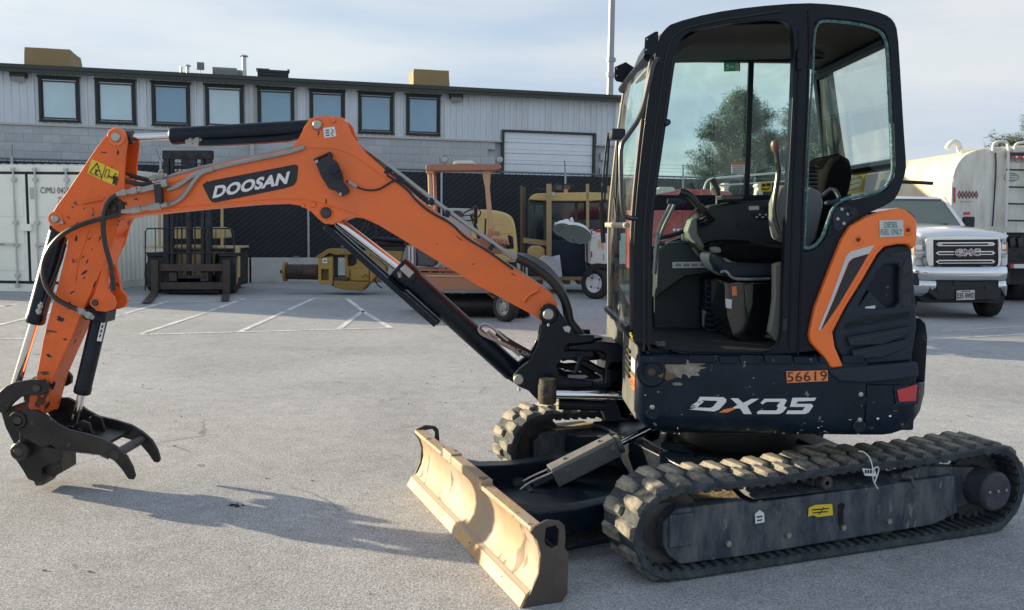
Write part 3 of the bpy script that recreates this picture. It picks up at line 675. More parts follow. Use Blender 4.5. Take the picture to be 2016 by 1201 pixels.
# stickers, hole and tag on the near frame
def fdec(pts, m_, nm='decal', off=.041, **k):
    b = MB(); b.ext([UP(x, y, off) for x, y in pts], dU.cross(Vector((0, 0, 1)))*.001); return b.out(nm, m_, nf, **k)
fdec([(1592, 1000), (1604, 994), (1638, 992), (1640, 1014), (1610, 1018), (1600, 1014), (1591, 1017)], YEL, label='torn yellow warning sticker')
for q in ((1598, 1003, 1632, 1000), (1600, 1009, 1630, 1006), (1612, 1013, 1622, 998)): fdec([(q[0], q[1]), (q[2], q[3]), (q[2], q[3]+2), (q[0], q[1]+2)], BLKD, off=.038)
fdec([(1486, 1012), (1495, 1004), (1504, 1010), (1505, 1028), (1487, 1031)], WHITE, label='torn white sticker')
for q in ((1490, 1017, 1501, 1015), (1491, 1024, 1500, 1022)): fdec([(q[0], q[1]), (q[2], q[3]), (q[2], q[3]+2.5), (q[0], q[1]+2.5)], BLKD, off=.038)
b = MB(); c = UP(1656, 998, .045); b.cyl(c+nU*.01, c-nU*.003, .019, seg=20); b.out('frame_hole', mat('hole_black', (.002, .002, .003), .9), nf)
b = MB(); b.ext([UP(x, y, .042) for x, y in ((1650, 1005), (1660, 1004), (1660, 1026), (1663, 1040), (1655, 1042), (1651, 1030))], -nU*.001); b.out('oil_run', mat('oil_stain', (.006, .006, .007), .3), nf)
TAGM = mat('tag_plastic', (.75, .75, .72), .5)
b = MB(); b.tube([UP(1690, 888, .04), UP(1703, 890, .02), UP(1714, 903, -.012), UP(1719, 925, -.012), UP(1718, 945, -.01), UP(1728, 962, -.0)], .003, 6, smooth=2); b.tube([UP(1716, 925, -.012), UP(1728, 918, -.015), UP(1731, 925, -.015), UP(1722, 950, -.012)], .003, 6, smooth=2); tg = b.out('cable_tie', TAGM, exc)
b = MB(); b.ext([UP(x, y, -.008) for x, y in ((1697, 922), (1722, 924), (1726, 938), (1702, 936))], -nU*.002); b.out('paper_tag', WHITE, tg)
for q in range(4): b = MB(); b.ext([UP(x, y, -.012) for x, y in ((1703+q*5, 925), (1706+q*5, 925), (1706+q*5, 932), (1703+q*5, 932))], -nU*.001); b.out('printed_mark', BLKD, tg)

# ---- centre frame and turntable ------------------------------------
b = MB(MU); b.ext([(.30, .30, .16), (1.30, .30, .16), (1.30, 1.44, .16), (.30, 1.44, .16)], (0, 0, .20)); cf = b.out('centre_frame', BLACK, exc, bev=.01)
b = MB(MU); b.lathe([(.34, .36), (.36, .40), (.36, .47), (.40, .47), (.40, .55), (.2, .56)], (.86, .87, 0), (0, 0, 1), 48); b.out('slew_ring', mat('greasy_iron', (.03, .035, .035), .45, .3), exc)
for u0, v0_, u1, v1_ in ((.45, .75, .18, .30), (1.2, .75, 1.35, .30), (.45, 1.0, .18, 1.44), (1.2, 1.0, 1.35, 1.44)):
    b = MB(MU); p, q = Vector((u0, v0_, .27)), Vector((u1, v1_, .24)); d_ = (q-p).normalized(); s_ = Vector((-d_.y, d_.x, 0))*.09
    b.loft([[p-s_+Vector((0, 0, -.09)), p+s_+Vector((0, 0, -.09)), p+s_+Vector((0, 0, .12)), p-s_+Vector((0, 0, .12))], [q-s_+Vector((0, 0, -.07)), q+s_+Vector((0, 0, -.07)), q+s_+Vector((0, 0, .06)), q-s_+Vector((0, 0, .06))]]); b.out('frame_leg', BLACK, cf, bev=.008)

# ---- dozer blade -----------------------------------------------------
e0 = G(1030, 1196); e1 = G(806, 955); bw = (e1-e0).length; bd = (e1-e0).normalized(); bn = Vector((bd.y, -bd.x, 0))   # bn points away from the blade's front
if bn.x < 0: bn = -bn
MBL = Matrix((bn, bd, (0, 0, 1))).transposed().to_4x4(); MBL.translation = e0   # x backwards, y along blade, z up
prof = [(.115+.0, .012), (.065, .075), (.055, .10), (.085, .14), (.098, .19), (.095, .24), (.075, .29), (.05, .318)]
prof = [(.018, .046), (.046, .075), (.068, .12), (.078, .17), (.076, .22), (.062, .265), (.034, .305)]
t_ = .012
b = MB(MBL); rings = []
for y in (.0, bw): rings.append([(x, y, z) for x, z in prof]+[(x+t_, y, z+.004) for x, z in prof[::-1]])
b.loft(rings); bl_ = b.out('dozer_blade', BLADE, exc, bev=.002)
b = MB(MBL)
for y0_, y1_, z_ in ((.0, bw*.34, .0), (bw*.34, bw*.60, .022), (bw*.60, bw*.70, .030), (bw*.70, bw, .0)):
    b.box((.028, y0_, .300), (.088, y1_-.001, .322+z_))
b.out('top_flange', BLADE, bl_, bev=.006)
b = MB(MBL); b.loft([[(-.016, y, .0), (.006, y, -.001), (.030, y, .050), (.010, y, .052)] for y in (.0, bw)]); b.out('cutting_edge', RUST, bl_, bev=.003)
b = MB(MBL); b.loft([[(.012, y, .050), (.018, y, .044), (.032, y, .050), (.030, y, .062)] for y in (.004, bw-.004)]); b.out('weld_seam', mat('dull_seam', (.34, .30, .26), .6, var=.2, vscale=8, dirt=(.3, .2, .12), damt=.6), bl_)
for k in range(4):
    b = MB(MBL); y = bw*(.14+.24*k); b.lathe([(.001, .0), (.009, .001), (.010, -.002)], (-.001, y, .028), (-1, 0, .3), 10); b.out('edge_bolt', IRON, bl_)
for y in (0., bw):
    o = [(-.012, .0), (.165, .0), (.19, .03), (.19, .20), (.172, .225), (.178, .255), (.172, .315), (.15, .335), (.095, .345), (.04, .325), (.022, .305), (.055, .265), (.070, .21), (.062, .13), (.030, .06)]
    h = [(.085, .265), (.09, .245), (.12, .225), (.145, .235), (.15, .30), (.135, .32), (.09, .315)]
    b = MB(MBL); b.ext([(x, y-.008, z) for x, z in o], (0, .016, 0), [[(x, y-.008, z) for x, z in h]]); b.out('end_plate', PLATE, bl_, bev=.003)
b = MB(MBL); b.loft([[(.10, y, .06), (.17, y, .07), (.17, y, .20), (.098, y, .26), (.098, y, .12)] for y in (.10, bw-.10)]); b.out('back_box', BLACK, bl_, bev=.005)
# push arms from the blade to the centre frame
def W2(x, y, z): return MBL @ Vector((x, y, z))
arms = []
for k, (ya, vb) in enumerate(((.42, .52), (1.22, 1.22))):
    p = W2(.12, ya, 0); q = UC(.45, vb, 0)
    s_ = Vector((0, 1, 0))*.05
    path = [(0., .06, .27), (.12, .09, .235), (.3, .11, .225), (.6, .13, .24), (1., .15, .30)]
    b = MB(); b.loft([[p.lerp(q, f)-s_+Vector((0, 0, z0)), p.lerp(q, f)+s_+Vector((0, 0, z0)), p.lerp(q, f)+s_+Vector((0, 0, z1)), p.lerp(q, f)-s_+Vector((0, 0, z1))] for f, z0, z1 in path])
    b.out('push_arm', BLACK, exc, bev=.006)
p = W2(.13, .45, .08); q = W2(.13, 1.2, .08); r_ = UC(.3, 1.15, .12); w_ = UC(.3, .6, .12)
b = MB(); b.loft([[p, q, r_, w_], [p+Vector((0, 0, .04)), q+Vector((0, 0, .04)), r_+Vector((0, 0, .04)), w_+Vector((0, 0, .04))]]); b.out('arm_floor_plate', BLACK, exc, bev=.004)
p = W2(.12, .40, .06); q = UC(.36, .48, .07)
b = MB(); b.tube([p-Vector((0, .055, 0)), q-Vector((0, .055, 0))], .012, 6); b.out('weld_strip', BLACK, exc)
# blade cylinder with its sheet cover
c0 = PX(1050, 958, 4.50); c1 = PX(1262, 852, 4.62)
ax = (c1-c0).normalized()
b = MB(); b.cyl(c0+ax*.0, c0+ax*.10, .03); b.cyl(c0+ax*.1, c0+ax*.5, .042, seg=24); bc = b.out('blade_cylinder', BLACK, exc)
b = MB(); b.cyl(c0+ax*.5, c1+ax*.06, .019); b.out('cylinder_rod', CHROME, bc)
GP = mat('grey_cover_paint', (.13, .14, .145), .45, dirt=(.33, .28, .18), damt=.35, dscale=9)
u_ = Vector((0, 0, 1)); s_ = ax.cross(u_).normalized(); n_ = s_.cross(ax).normalized()
if n_.z < 0: n_ = -n_
ca = c0+ax*.115; cb = c0+ax*.49
b = MB(); hw_ = .058; rr = [(-hw_, -.055), (-hw_, .045), (-hw_*.75, .06), (hw_*.75, .06), (hw_, .045), (hw_, -.045), (hw_-.006, -.045), (hw_-.006, .04), (hw_*.7, .053), (-hw_*.7, .053), (-hw_+.006, .04), (-hw_+.006, -.055)]
b.loft([[p_+s_*x+n_*y for x, y in rr] for p_ in (ca, cb)]); b.out('cylinder_cover', GP, bc, bev=.003)
for f in (.25, .8):
    p_ = ca.lerp(cb, f)+n_*.06; b = MB(); b.cyl(p_, p_+n_*.012, .010, seg=6); b.out('bolt', STEEL, bc)
for f, h_ in ((.2, .02), (.92, .02)):
    for sg in (1, -1): p_ = ca.lerp(cb, f)+s_*sg*hw_+n_*h_; b = MB(); b.cyl(p_, p_+s_*sg*.01, .011, seg=6); b.out('bolt', STEEL, bc)
b = MB(); b.lathe([(.03, 0), (.052, .003), (.052, .03), (.03, .033)], cb+ax*.0, ax, 24); b.out('gland', GP, bc)
for o_ in (-.035, .035):
    b = MB(); b.tube([c0+s_*o_+n_*.02+ax*-.1, c0+s_*o_*.9+n_*.045+ax*-.02, c0+s_*o_+n_*.035+ax*.13], .006, 8, smooth=2); b.out('steel_pipe', STEEL, bc)
b = MB(); b.cyl(c0-s_*.10-ax*.03, c0+s_*.10-ax*.03, .025, seg=16); b.cyl(c0-s_*.16-ax*.06, c0-s_*.02-ax*.06, .05, seg=20); b.out('cylinder_mount', IRON, exc)
for k, (a, c) in enumerate((((1265, 862), (1352, 905)), ((1268, 870), (1330, 915)))):
    b = MB(); b.tube([PX(*a, 4.4), PX((a[0]+c[0])/2, (a[1]+c[1])/2+3, 4.35), PX(*c, 4.35)], .006, 6); b.out('bottom_pipe', STEEL if k == 0 else HOSE, exc)

# ---- boom --------------------------------------------------------------
YB = 4.76; BWD = .18
boom_o = [(199, 408), (205, 392), (218, 385), (240, 383), (330, 352), (430, 323), (540, 300), (573, 293), (620, 292), (680, 294), (712, 303), (760, 340), (820, 390), (900, 450), (960, 495), (1010, 527), (1060, 560), (1086, 578), (1097, 598), (1096, 618), (1086, 632), (1066, 632), (1052, 622), (1000, 594), (930, 556), (860, 513), (800, 476), (745, 443), (716, 430), (692, 427), (672, 434), (655, 442), (638, 440), (626, 430), (612, 416), (592, 405), (560, 400), (500, 402), (400, 411), (330, 418), (262, 425), (226, 432), (206, 428)]
b = MB(); b.ext([PX(x, y, YB+.012) for x, y in boom_o], (0, BWD-.024, 0)); boom = b.out('boom', ORANGE, exc, bev=.003)
def inset_tube(pts, Y, r, nm, m_, par, sm=1): b = MB(); b.tube([PX(x, y, Y) for x, y in pts], r, 6, smooth=sm); return b.out(nm, m_, par)
# side plates, a little proud of the box, rising into the cylinder cheeks
hump = [(573, 292), (588, 272), (600, 248), (610, 234), (625, 229), (655, 229), (674, 233), (684, 244), (690, 262), (702, 280), (722, 302), (716, 308), (690, 300), (640, 296)]
side_o = boom_o[:8]+hump[1:11]+boom_o[12:]
for k, (Y, t) in enumerate(((YB, .013), (YB+BWD-.013, .013))):
    b = MB(); b.ext([PX(x, y, Y) if k == 0 else PX(x, y, YB)+Vector((0, Y-YB, 0)) for x, y in side_o], (0, t, 0)); b.out('side_plate', ORANGE if k == 0 else ORANGE, boom, bev=.002)
# raised edge welds following the picture
inset_tube([(240, 392), (330, 361), (430, 332), (540, 309), (600, 293), (640, 290), (680, 297), (715, 318), (760, 352)], YB, .0035, 'weld_bead', ORANGE, boom, 2)
inset_tube([(262, 418), (400, 404), (500, 395), (560, 391), (610, 393), (650, 405), (690, 418), (735, 436)], YB, .0035, 'weld_bead', ORANGE, boom, 2)
inset_tube([(1031, 594), (1038, 582), (1060, 570)], YB-.004, .014, 'stiffener', ORANGE, boom)
def pin(px, py, Y, r, ln, m_=STEEL, par=exc, collar=None, nm='pin'):
    c = PX(px, py, Y); b = MB(); b.lathe([(.001, -.014), (r*.8, -.014), (r, -.008), (r, ln)], c, (0, 1, 0), 24); o = b.out(nm, m_, par)
    if collar: b = MB(); b.lathe([(r+.001, -.004), (collar*.92, -.006), (collar, .0), (collar, .02)], c, (0, 1, 0), 28); b.out('collar', m_ if collar < 0 else ORANGE, o)
    return o
pin(625, 246, YB, .026, .2, STEEL, boom, .034); pin(642, 419, YB, .030, .2, IRON, boom, .042); 
for q in ((656, 237), (617, 403)): pin(*q, YB, .016, .02, ORANGE, boom, nm='bolt')
pin(597, 405, YB+.0, .01, .02, ORANGE, boom, nm='bolt')
p_ = PX(672, 237, YB+.02); b = MB(); b.cyl(p_, p_+Vector((0, .15, 0)), .016); b.out('cross_tube', ORANGE, boom)
b = MB(); b.ext([PX(x, y, YB-.001) for x, y in ((636, 252), (659, 249), (662, 268), (639, 272))], (0, -.001, 0)); dc = b.out('decal', WHITE, boom, label='small white lifting chart sticker')
for q in ((641, 256), (641, 261), (642, 266)): b = MB(); b.ext([PX(x, y, YB-.0035) for x, y in (q, (q[0]+7, q[1]-1), (q[0]+7, q[1]+1), (q[0], q[1]+2))], (0, -.001, 0)); b.out('printed_line', BLKD, dc)
b = MB(); b.tube([PX(653, 254, YB-.004), PX(656, 258, YB-.004), PX(652, 264, YB-.004), PX(656, 267, YB-.004)], .002, 5); b.out('printed_hook', BLKD, dc)
# name plate
np_ = [(399, 365), (401, 361), (420, 355), (580, 324), (586, 326), (587, 331), (584, 357), (578, 365), (560, 371), (424, 399), (418, 398), (412, 392)]
b = MB(); b.ext([PX(x, y, YB-.0015) for x, y in np_], (0, -.001, 0)); npo = b.out('name_decal', BLKD, boom)
yq = YB-.006
text('DOOSAN', PX(418, 391, yq), PX(565, 362, yq), PX(424, 366, yq), WHITE, npo, off=.045)
# work lamp bracket on the boom side
b = MB(); b.ext([PX(x, y, YB-.004) for x, y in ((619, 314), (652, 299), (656, 306), (654, 312), (665, 320), (676, 345), (676, 358), (687, 372), (688, 380), (672, 387), (664, 376), (650, 372), (636, 350), (624, 322))], (0, -.035, 0), [[PX(x, y, YB-.004) for x, y in ((629, 313), (647, 305), (648, 308), (631, 316))]]); lb = b.out('lamp_bracket', mat('bracket_black', (.02, .024, .032), .55), boom, bev=.004)
b = MB(); b.cyl(PX(657, 335, YB-.03), PX(657, 335, YB-.11), .026, .022, 18); b.cyl(PX(662, 342, YB-.03), PX(664, 345, YB-.09), .018, seg=14); b.out('work_lamp', PLAS, lb, bev=.004)
for q in ((623, 318), (670, 382)): b = MB(); b.cyl(PX(*q, YB-.038), PX(*q, YB-.05), .009, seg=8); b.out('bolt', STEEL, lb)
inset_tube([(682, 356), (692, 362), (706, 370), (722, 375), (745, 374), (760, 365), (772, 357), (785, 354)], YB-.012, .0055, 'lamp_cable', HOSE, lb, 2)
inset_tube([(686, 358), (703, 368)], YB-.012, .010, 'cable_plug', STEEL, lb, 0)

# hydraulic pipes and hoses lying on the boom's back
PIPE = mat('grey_hydraulic_pipe', (.34, .36, .36), .35, .5, var=.2, vscale=9)
for k, dy in enumerate((.035, .075, .115, .15)):
    pts = [(700, 286), (722, 303), (770, 338), (830, 385), (900, 437), (960, 480), (1000, 508)]
    b = MB(); b.tube([PX(x, y-7, YB)+Vector((0, dy, 0)) for x, y in pts], .0105, 8, smooth=1); b.out('boom_pipe', PIPE, boom)
    b = MB(); p0_ = PX(1000, 500, YB)+Vector((0, dy, 0)); q_ = PX(1022, 512, YB)+Vector((0, dy, 0)); b.cyl(p0_-(q_-p0_)*.4, q_, .017, seg=6); b.out('fitting', STEEL, boom)
    b = MB(); b.tube([PX(x, y, YB)+Vector((0, dy, 0)) for x, y in ((1018, 508), (1045, 520-k*3), (1080, 545-k*4), (1105, 575-k*3), (1118, 605), (1122, 635), (1135, 650), (1165, 690), (1215, 715))], .025, 10, smooth=2); b.out('hose', HOSE, boom)
for k, dy in enumerate((.05, .10)):
    b = MB(); b.tube([PX(x, y, YB)+Vector((0, dy, 0)) for x, y in ((668, 262), (690, 282), (712, 296), (728, 306))], .017, 8, smooth=1); b.out('hose', HOSE, boom)
    p_ = PX(728, 303, YB)+Vector((0, dy, 0)); q_ = PX(768, 340, YB)+Vector((0, dy, 0)); b = MB()
    for f0, f1, rr_ in ((0, .25, .018), (.25, .45, .014), (.45, .75, .018), (.75, 1., .012)): b.cyl(p_.lerp(q_, f0), p_.lerp(q_, f1), rr_, seg=6)
    b.out('fitting', STEEL, boom)
for q in ((763, 338), (786, 354), (848, 398), (880, 422), (968, 488)):
    p_ = PX(q[0], q[1]-2, YB); b = MB(); b.box((-.012, -.004, -.02), (.012, BWD+.004, .016), Matrix.Translation(p_) @ Matrix.Rotation(R(38), 4, 'Y')); b.out('pipe_clamp', PLAS, boom, bev=.003)
inset_tube([(762, 345), (800, 370), (822, 398), (850, 420), (890, 440), (915, 468), (950, 487), (990, 515), (1010, 530)], YB-.008, .007, 'cable', HOSE, boom, 2)
# long steel pipes along the upper left of the boom towards the arm
for k, (dY, pts, rr_) in enumerate(((-.012, [(330, 373), (350, 367), (375, 349), (388, 341), (410, 334), (480, 318), (560, 302), (600, 290)], .0125), (-.02, [(328, 403), (343, 400), (362, 386), (385, 352), (398, 339), (420, 333)], .0125), (.04, [(320, 355), (350, 342), (420, 325), (500, 309), (585, 291)], .0115))):
    inset_tube(pts, YB+dY, rr_, 'steel_pipe', PIPE, boom, 1)
def fitting_chain(a, c, Y, par, segs=((0, .2, .013), (.2, .42, .019), (.42, .6, .014), (.6, .85, .020), (.85, 1., .013))):
    p_, q_ = PX(*a, Y), PX(*c, Y)
    b = MB()
    for f0, f1, rr_ in segs: b.cyl(p_.lerp(q_, f0), p_.lerp(q_, f1), rr_, seg=6)
    return b.out('fitting', STEEL, par)
fitting_chain((230, 383), (278, 373), YB-.045, boom); fitting_chain((240, 417), (330, 402), YB-.045, boom); fitting_chain((295, 352), (328, 346), YB+.03, boom)
fitting_chain((278, 375), (330, 362), YB-.035, boom, ((0, 1, .017),)); fitting_chain((308, 364), (330, 360), YB-.035, boom, ((0, 1, .022),))
inset_tube([(243, 343), (262, 347), (280, 352), (297, 356)], YB+.09, .014, 'hose', IRON, boom, 1)
inset_tube([(243, 355), (262, 360), (283, 364), (300, 362)], YB+.03, .014, 'hose', IRON, boom, 1)
plate([(301, 360), (316, 357), (320, 404), (306, 408)], YB-.055, .03, 'pipe_bracket', mat('bracket_black', (.02, .024, .032), .55), boom)
# cylinder on top of the boom (arm cylinder)
YC = 4.85
def cylinder(a, m1, c, Y, rb, rrod, name, m_=BLACK, flip=False):
    """rod from a to m1, barrel from m1 to c"""
    pa, pm, pc = PX(*a, Y), PX(*m1, Y), PX(*c, Y); d_ = (pc-pm).normalized()
    b = MB(); L_ = (pc-pm).length; b.lathe([(.001, 0), (rb*.9, 0), (rb*1.03, .006), (rb*1.05, .012), (rb*1.05, .04), (rb, .045), (rb, L_-.02), (rb*.85, L_), (.001, L_)], pm, d_, 32); o = b.out(name, m_, exc)
    b = MB(); b.cyl(pa, pm, rrod, seg=24); b.out('cylinder_rod', CHROME, o)
    for p_ in (pa, pc): b = MB(); b.cyl(p_-Vector((0, rb*.8, 0)), p_+Vector((0, rb*.8, 0)), rb*.75, seg=24); b.out('eye', BLACK, o)
    return o
armc = cylinder((245, 271), (337, 268), (620, 252), YC, .046, .020, 'arm_cylinder')
b = MB(); b.cyl(PX(262, 270, YC), PX(236, 271, YC), .038, seg=20); b.out('rod_end', IRON, armc)
inset_tube([(392, 281), (420, 281), (560, 274), (596, 265)], YC-.035, .020, 'feed_pipe', BLACK, armc, 1)
fitting_chain((366, 279), (398, 277), YC-.04, armc)
# ---- arm --------------------------------------------------------------
YA = 4.77; AW = .165
arm_near = [(212, 262), (222, 256), (236, 256), (247, 264), (251, 278), (248, 300), (245, 335), (245, 380), (242, 420), (234, 440), (229, 452), (222, 480), (212, 500), (198, 535), (186, 560), (175, 585), (159, 618), (144, 657), (126, 696), (105, 744), (90, 800), (84, 818), (66, 818), (56, 800), (60, 770), (72, 740), (85, 668), (100, 610), (114, 560), (126, 510), (133, 484), (134, 472), (124, 462), (108, 452), (100, 444), (98, 430), (104, 418), (112, 404), (130, 380), (158, 338), (190, 290)]
arm_low = [(224, 470), (212, 500), (198, 535), (186, 560), (175, 585), (159, 618), (144, 657), (126, 696), (105, 744), (90, 800), (84, 816), (68, 816), (58, 800), (62, 770), (74, 742), (87, 668), (102, 610), (116, 560), (128, 510), (136, 470), (160, 440), (200, 440)]
def aext(px, y0, t, nm, m_, par, bev=.003):
    b = MB(); b.ext([PX(x, y, YA)+Vector((0, y0, 0)) for x, y in px], (0, t, 0)); return b.out(nm, m_, par, bev=bev)
arm = aext(arm_low, .012, AW-.024, 'arm', ORANGE_W, exc)
aext(arm_near, 0, .013, 'side_plate', ORANGE_W, arm); aext(arm_near, AW-.013, .013, 'side_plate', ORANGE_W, arm)
aext([(200, 283), (214, 262), (220, 264), (206, 290), (170, 345), (140, 390), (118, 420), (110, 416), (132, 384), (160, 342)], .013, AW-.026, 'back_plate', ORANGE_W, arm)
aext([(234, 345), (244, 345), (240, 425), (228, 450), (214, 470), (206, 466), (226, 425)], .013, AW-.026, 'inner_plate', ORANGE_W, arm)
ARMF = arm_low
inset_tube([(176, 450), (162, 490), (152, 520), (148, 560)], YA-.001, .004, 'weld_bead', ORANGE_W, arm)
inset_tube([(222, 428), (232, 445), (226, 470), (214, 495)], YA-.001, .004, 'weld_bead', ORANGE_W, arm)
inset_tube([(160, 400), (180, 396), (205, 391)], YA-.008, .008, 'hose_guide', ORANGE_W, arm, 0)
pin(229, 270, YA, .026, AW+.02, STEEL, arm, .050); pin(110, 431, YA, .022, AW+.02, STEEL, arm, .042)
for q in ((124, 438),): pin(*q, YA-.006, .010, .02, STEEL, arm, nm='bolt')
# grease darkened boom tip and pivot
b = MB(); b.lathe([(.001, -.02), (.020, -.02), (.024, -.01), (.052, -.008), (.058, .0), (.058, .02)], PX(225, 409, YB), (0, 1, 0), 28); b.out('pivot_boss', mat('greasy_black', (.012, .011, .012), .35, dirt=(.30, .10, .04), damt=.6, dscale=20), boom)
# lugs for the thumb cylinder on the arm's underside
for y0 in (-.004, AW-.02):
    aext([(197, 545), (203, 520), (210, 548), (215, 575), (224, 585), (228, 598), (222, 610), (208, 614), (190, 612), (178, 600), (180, 590), (186, 578)], y0, .024, 'cylinder_lug', ORANGE_W, arm)
pin(188, 596, YA-.004, .018, AW+.02, IRON, arm, .030)
# warning decal
yd = YA-.0015
b = MB(); b.ext([PX(x, y, yd) for x, y in ((181, 313), (235, 338), (226, 366), (172, 341))], (0, -.001, 0)); wd = b.out('warning_decal', YEL, arm, label='yellow keep clear warning sticker')
def wline(pts, r=.0022, close=False): b = MB(); b.tube([PX(x, y, yd-.003) for x, y in pts+(pts[:1] if close else [])], r, 5); b.out('printed_line', BLKD, wd)
def wpoly(pts): b = MB(); b.ext([PX(x, y, yd-.0025) for x, y in pts], (0, -.0008, 0)); b.out('printed_figure', BLKD, wd)
wline([(191, 321), (176, 340), (200, 350)], .0028, True); wline([(208, 326), (199, 353)], .0015); wline([(210, 333), (216, 335), (211, 351), (205, 348)], .0016, True)
wline([(213, 347), (222, 350)], .002); wpoly([(217, 345), (213, 346), (215, 350)]); wpoly([(219, 347), (223, 351), (218, 351)])
wpoly([(187, 333), (191, 334), (195, 336), (191, 338), (189, 342), (194, 344), (190, 345), (186, 341), (188, 337)]); b = MB(); b.lathe([(.001, 0), (.0055, 0)], PX(227, 343, yd-.004), (0, 1, 0), 12); b.out('printed_figure', BLKD, wd)
wpoly([(223, 345), (231, 348), (232, 356), (230, 355), (229, 366-1), (226, 364), (226, 357), (224, 364), (221, 362), (223, 353), (221, 351)])
GREASE = mat('grease_smear', (.012, .010, .010), .5, var=.4, vscale=30); SCUFF = mat('brown_scuff', (.12, .05, .025), .6, var=.4, vscale=20)
def smear(cx, cy, w, h, a, sd, m_=None, Y=None, par=None):
    r_ = random.Random(sd); n = 18; ca, sa = math.cos(a), math.sin(a); pts = []
    for i in range(n):
        t = 2*math.pi*i/n; k = 1-.6*r_.random(); x, y = w*math.cos(t)*k, h*math.sin(t)*k; pts.append((cx+x*ca-y*sa, cy+x*sa+y*ca))
    b = MB(); b.ext([PX(x, y, (Y or YA)-.0006) for x, y in pts], (0, -.0005, 0)); b.out('paint_scuff', m_ or GREASE, par or arm)
for i, q in enumerate(((150, 402, 7, 2, .3), (134, 428, 6, 1.5, .6), (150, 470, 3, 8, .2), (163, 506, 6, 2.5, -.6), (172, 514, 2, 6, .3), (166, 536, 10, 3, -.7), (150, 548, 3, 9, .2), (136, 600, 4, 12, .1), (118, 628, 10, 7, .5), (100, 652, 14, 3, .2), (128, 668, 5, 3, .1), (96, 700, 9, 4, .4), (88, 735, 12, 5, .1), (104, 760, 6, 14, .25), (186, 560, 3, 10, .3), (165, 410, 3, 2, 0), (205, 300, 8, 2, .1), (232, 300, 3, 8, .1), (220, 330, 2, 4, 0), (152, 440, 2, 5, .2), (196, 470, 2, 8, .4), (176, 470, 6, 2, -.7), (143, 575, 7, 2, -.6))): smear(*q, 40+i, GREASE if i % 3 else SCUFF)
for i, q in enumerate(((78, 790, 16, 18, .2), (92, 770, 8, 22, .3), (70, 760, 10, 6, 0))): smear(*q, 80+i, SCUFF)
for i, q in enumerate(((228, 404, 16, 10, .2), (244, 400, 10, 5, .4), (222, 425, 12, 6, .1), (300, 412, 8, 1.5, -.1), (268, 392, 6, 2, .1), (408, 358, 3, 2, 0), (640, 262, 3, 2, 0), (627, 262, 2, 8, .2), (642, 396, 3, 6, 0), (905, 470, 12, 1.5, .65), (1010, 540, 8, 1.5, .6), (932, 520, 2, 2, 0), (860, 480, 4, 1, .5))): smear(*q, 120+i, GREASE if i < 5 or i % 2 else SCUFF, YB, boom)
# hoses around the arm
inset_tube([(230, 385), (216, 392), (207, 410), (202, 440), (206, 480), (218, 520), (222, 550), (223, 572)], YA-.05, .0135, 'hose', HOSE, arm, 2)
inset_tube([(245, 418), (226, 424), (200, 430), (165, 440), (130, 455), (104, 478), (88, 505), (83, 535), (90, 565), (108, 588), (135, 602), (155, 610)], YA-.05, .0135, 'hose', HOSE, arm, 2)
fitting_chain((152, 608), (184, 626), YA-.05, arm)
# bucket cylinder on the arm's back
bc_ = cylinder((28, 768), (68, 636), (118, 450), YC, .050, .026, 'bucket_cylinder')
inset_tube([(128, 480), (118, 520), (92, 580), (82, 620)], YC-.055, .010, 'feed_pipe', BLACK, bc_, 1); fitting_chain((84, 595), (76, 618), YC-.055, bc_)
# thumb cylinder
tc_ = cylinder((143, 848), (161, 775), (201, 605), YC, .044, .021, 'thumb_cylinder')
b = MB(); c_ = PX(200, 632, YC); b.box((-.06, -.07, -.035), (.06, .07, .035), Matrix.Translation(PX(197, 618, YC)) @ Matrix.Rotation(R(10), 4, 'Y')); b.out('cylinder_head', BLACK, tc_, bev=.01)
b = MB(); b.ext([PX(x, y, 4.80) for x, y in ((200, 633), (208, 634), (200, 672), (191, 671))], (0, -.003, 0)); b.out('decal', WHITE, tc_)
for q in range(3): b = MB(); b.ext([PX(x-q*2.2, y+q*9, 4.796) for x, y in ((201, 640), (204, 640), (202, 646), (199, 646))], (0, -.001, 0)); b.out('printed_line', BLKD, tc_)
# ---- thumb, linkage and quick coupler --------------------------------
TIR = mat('worn_black_steel', (.018, .018, .020), .42, .35, var=.35, vscale=7, dirt=(.08, .07, .06), damt=.6, dscale=5, chips=(.12, .10, .08), cscale=25, cth=.68)
th_o = [(27, 838), (28, 824), (36, 812), (50, 808), (70, 808), (90, 818), (110, 834), (135, 847), (170, 855), (205, 866), (228, 880), (248, 898), (260, 920), (265, 938), (262, 945), (252, 943), (240, 925), (225, 908), (205, 897), (180, 890), (140, 888), (118, 888), (100, 876), (80, 880), (60, 870), (36, 852)]
far_o = th_o
YN, YF = 4.66, 5.00
thumb = None
for k, Y in enumerate((YN, YF)):
    b = MB(); b.ext([PX(x, y, YN)+Vector((0, Y-YN, 0)) for x, y in th_o], (0, .026, 0))
    if thumb is None: thumb = b.out('thumb', TIR, exc, bev=.004)
    else: b.out('far_finger', TIR, thumb, bev=.004)
for k in range(16): 
    x = 143+k*4.4; y = 889+k*.5+max(0, k-11)*1.6; b = MB(); b.ext([PX(x, y-2, YN+.002), PX(x+3.6, y-2, YN+.002), PX(x+1.8, y+2.6, YN+.002)], (0, .02, 0)); b.out('tooth', TIR, thumb)
p_ = PX(226, 896, YN); b = MB(); b.cyl(p_, p_+Vector((0, YF-YN, 0)), .026, seg=20); b.out('cross_tube', IRON, thumb)
a_ = [PX(x, y, YN) for x, y in ((95, 862), (200, 884))]
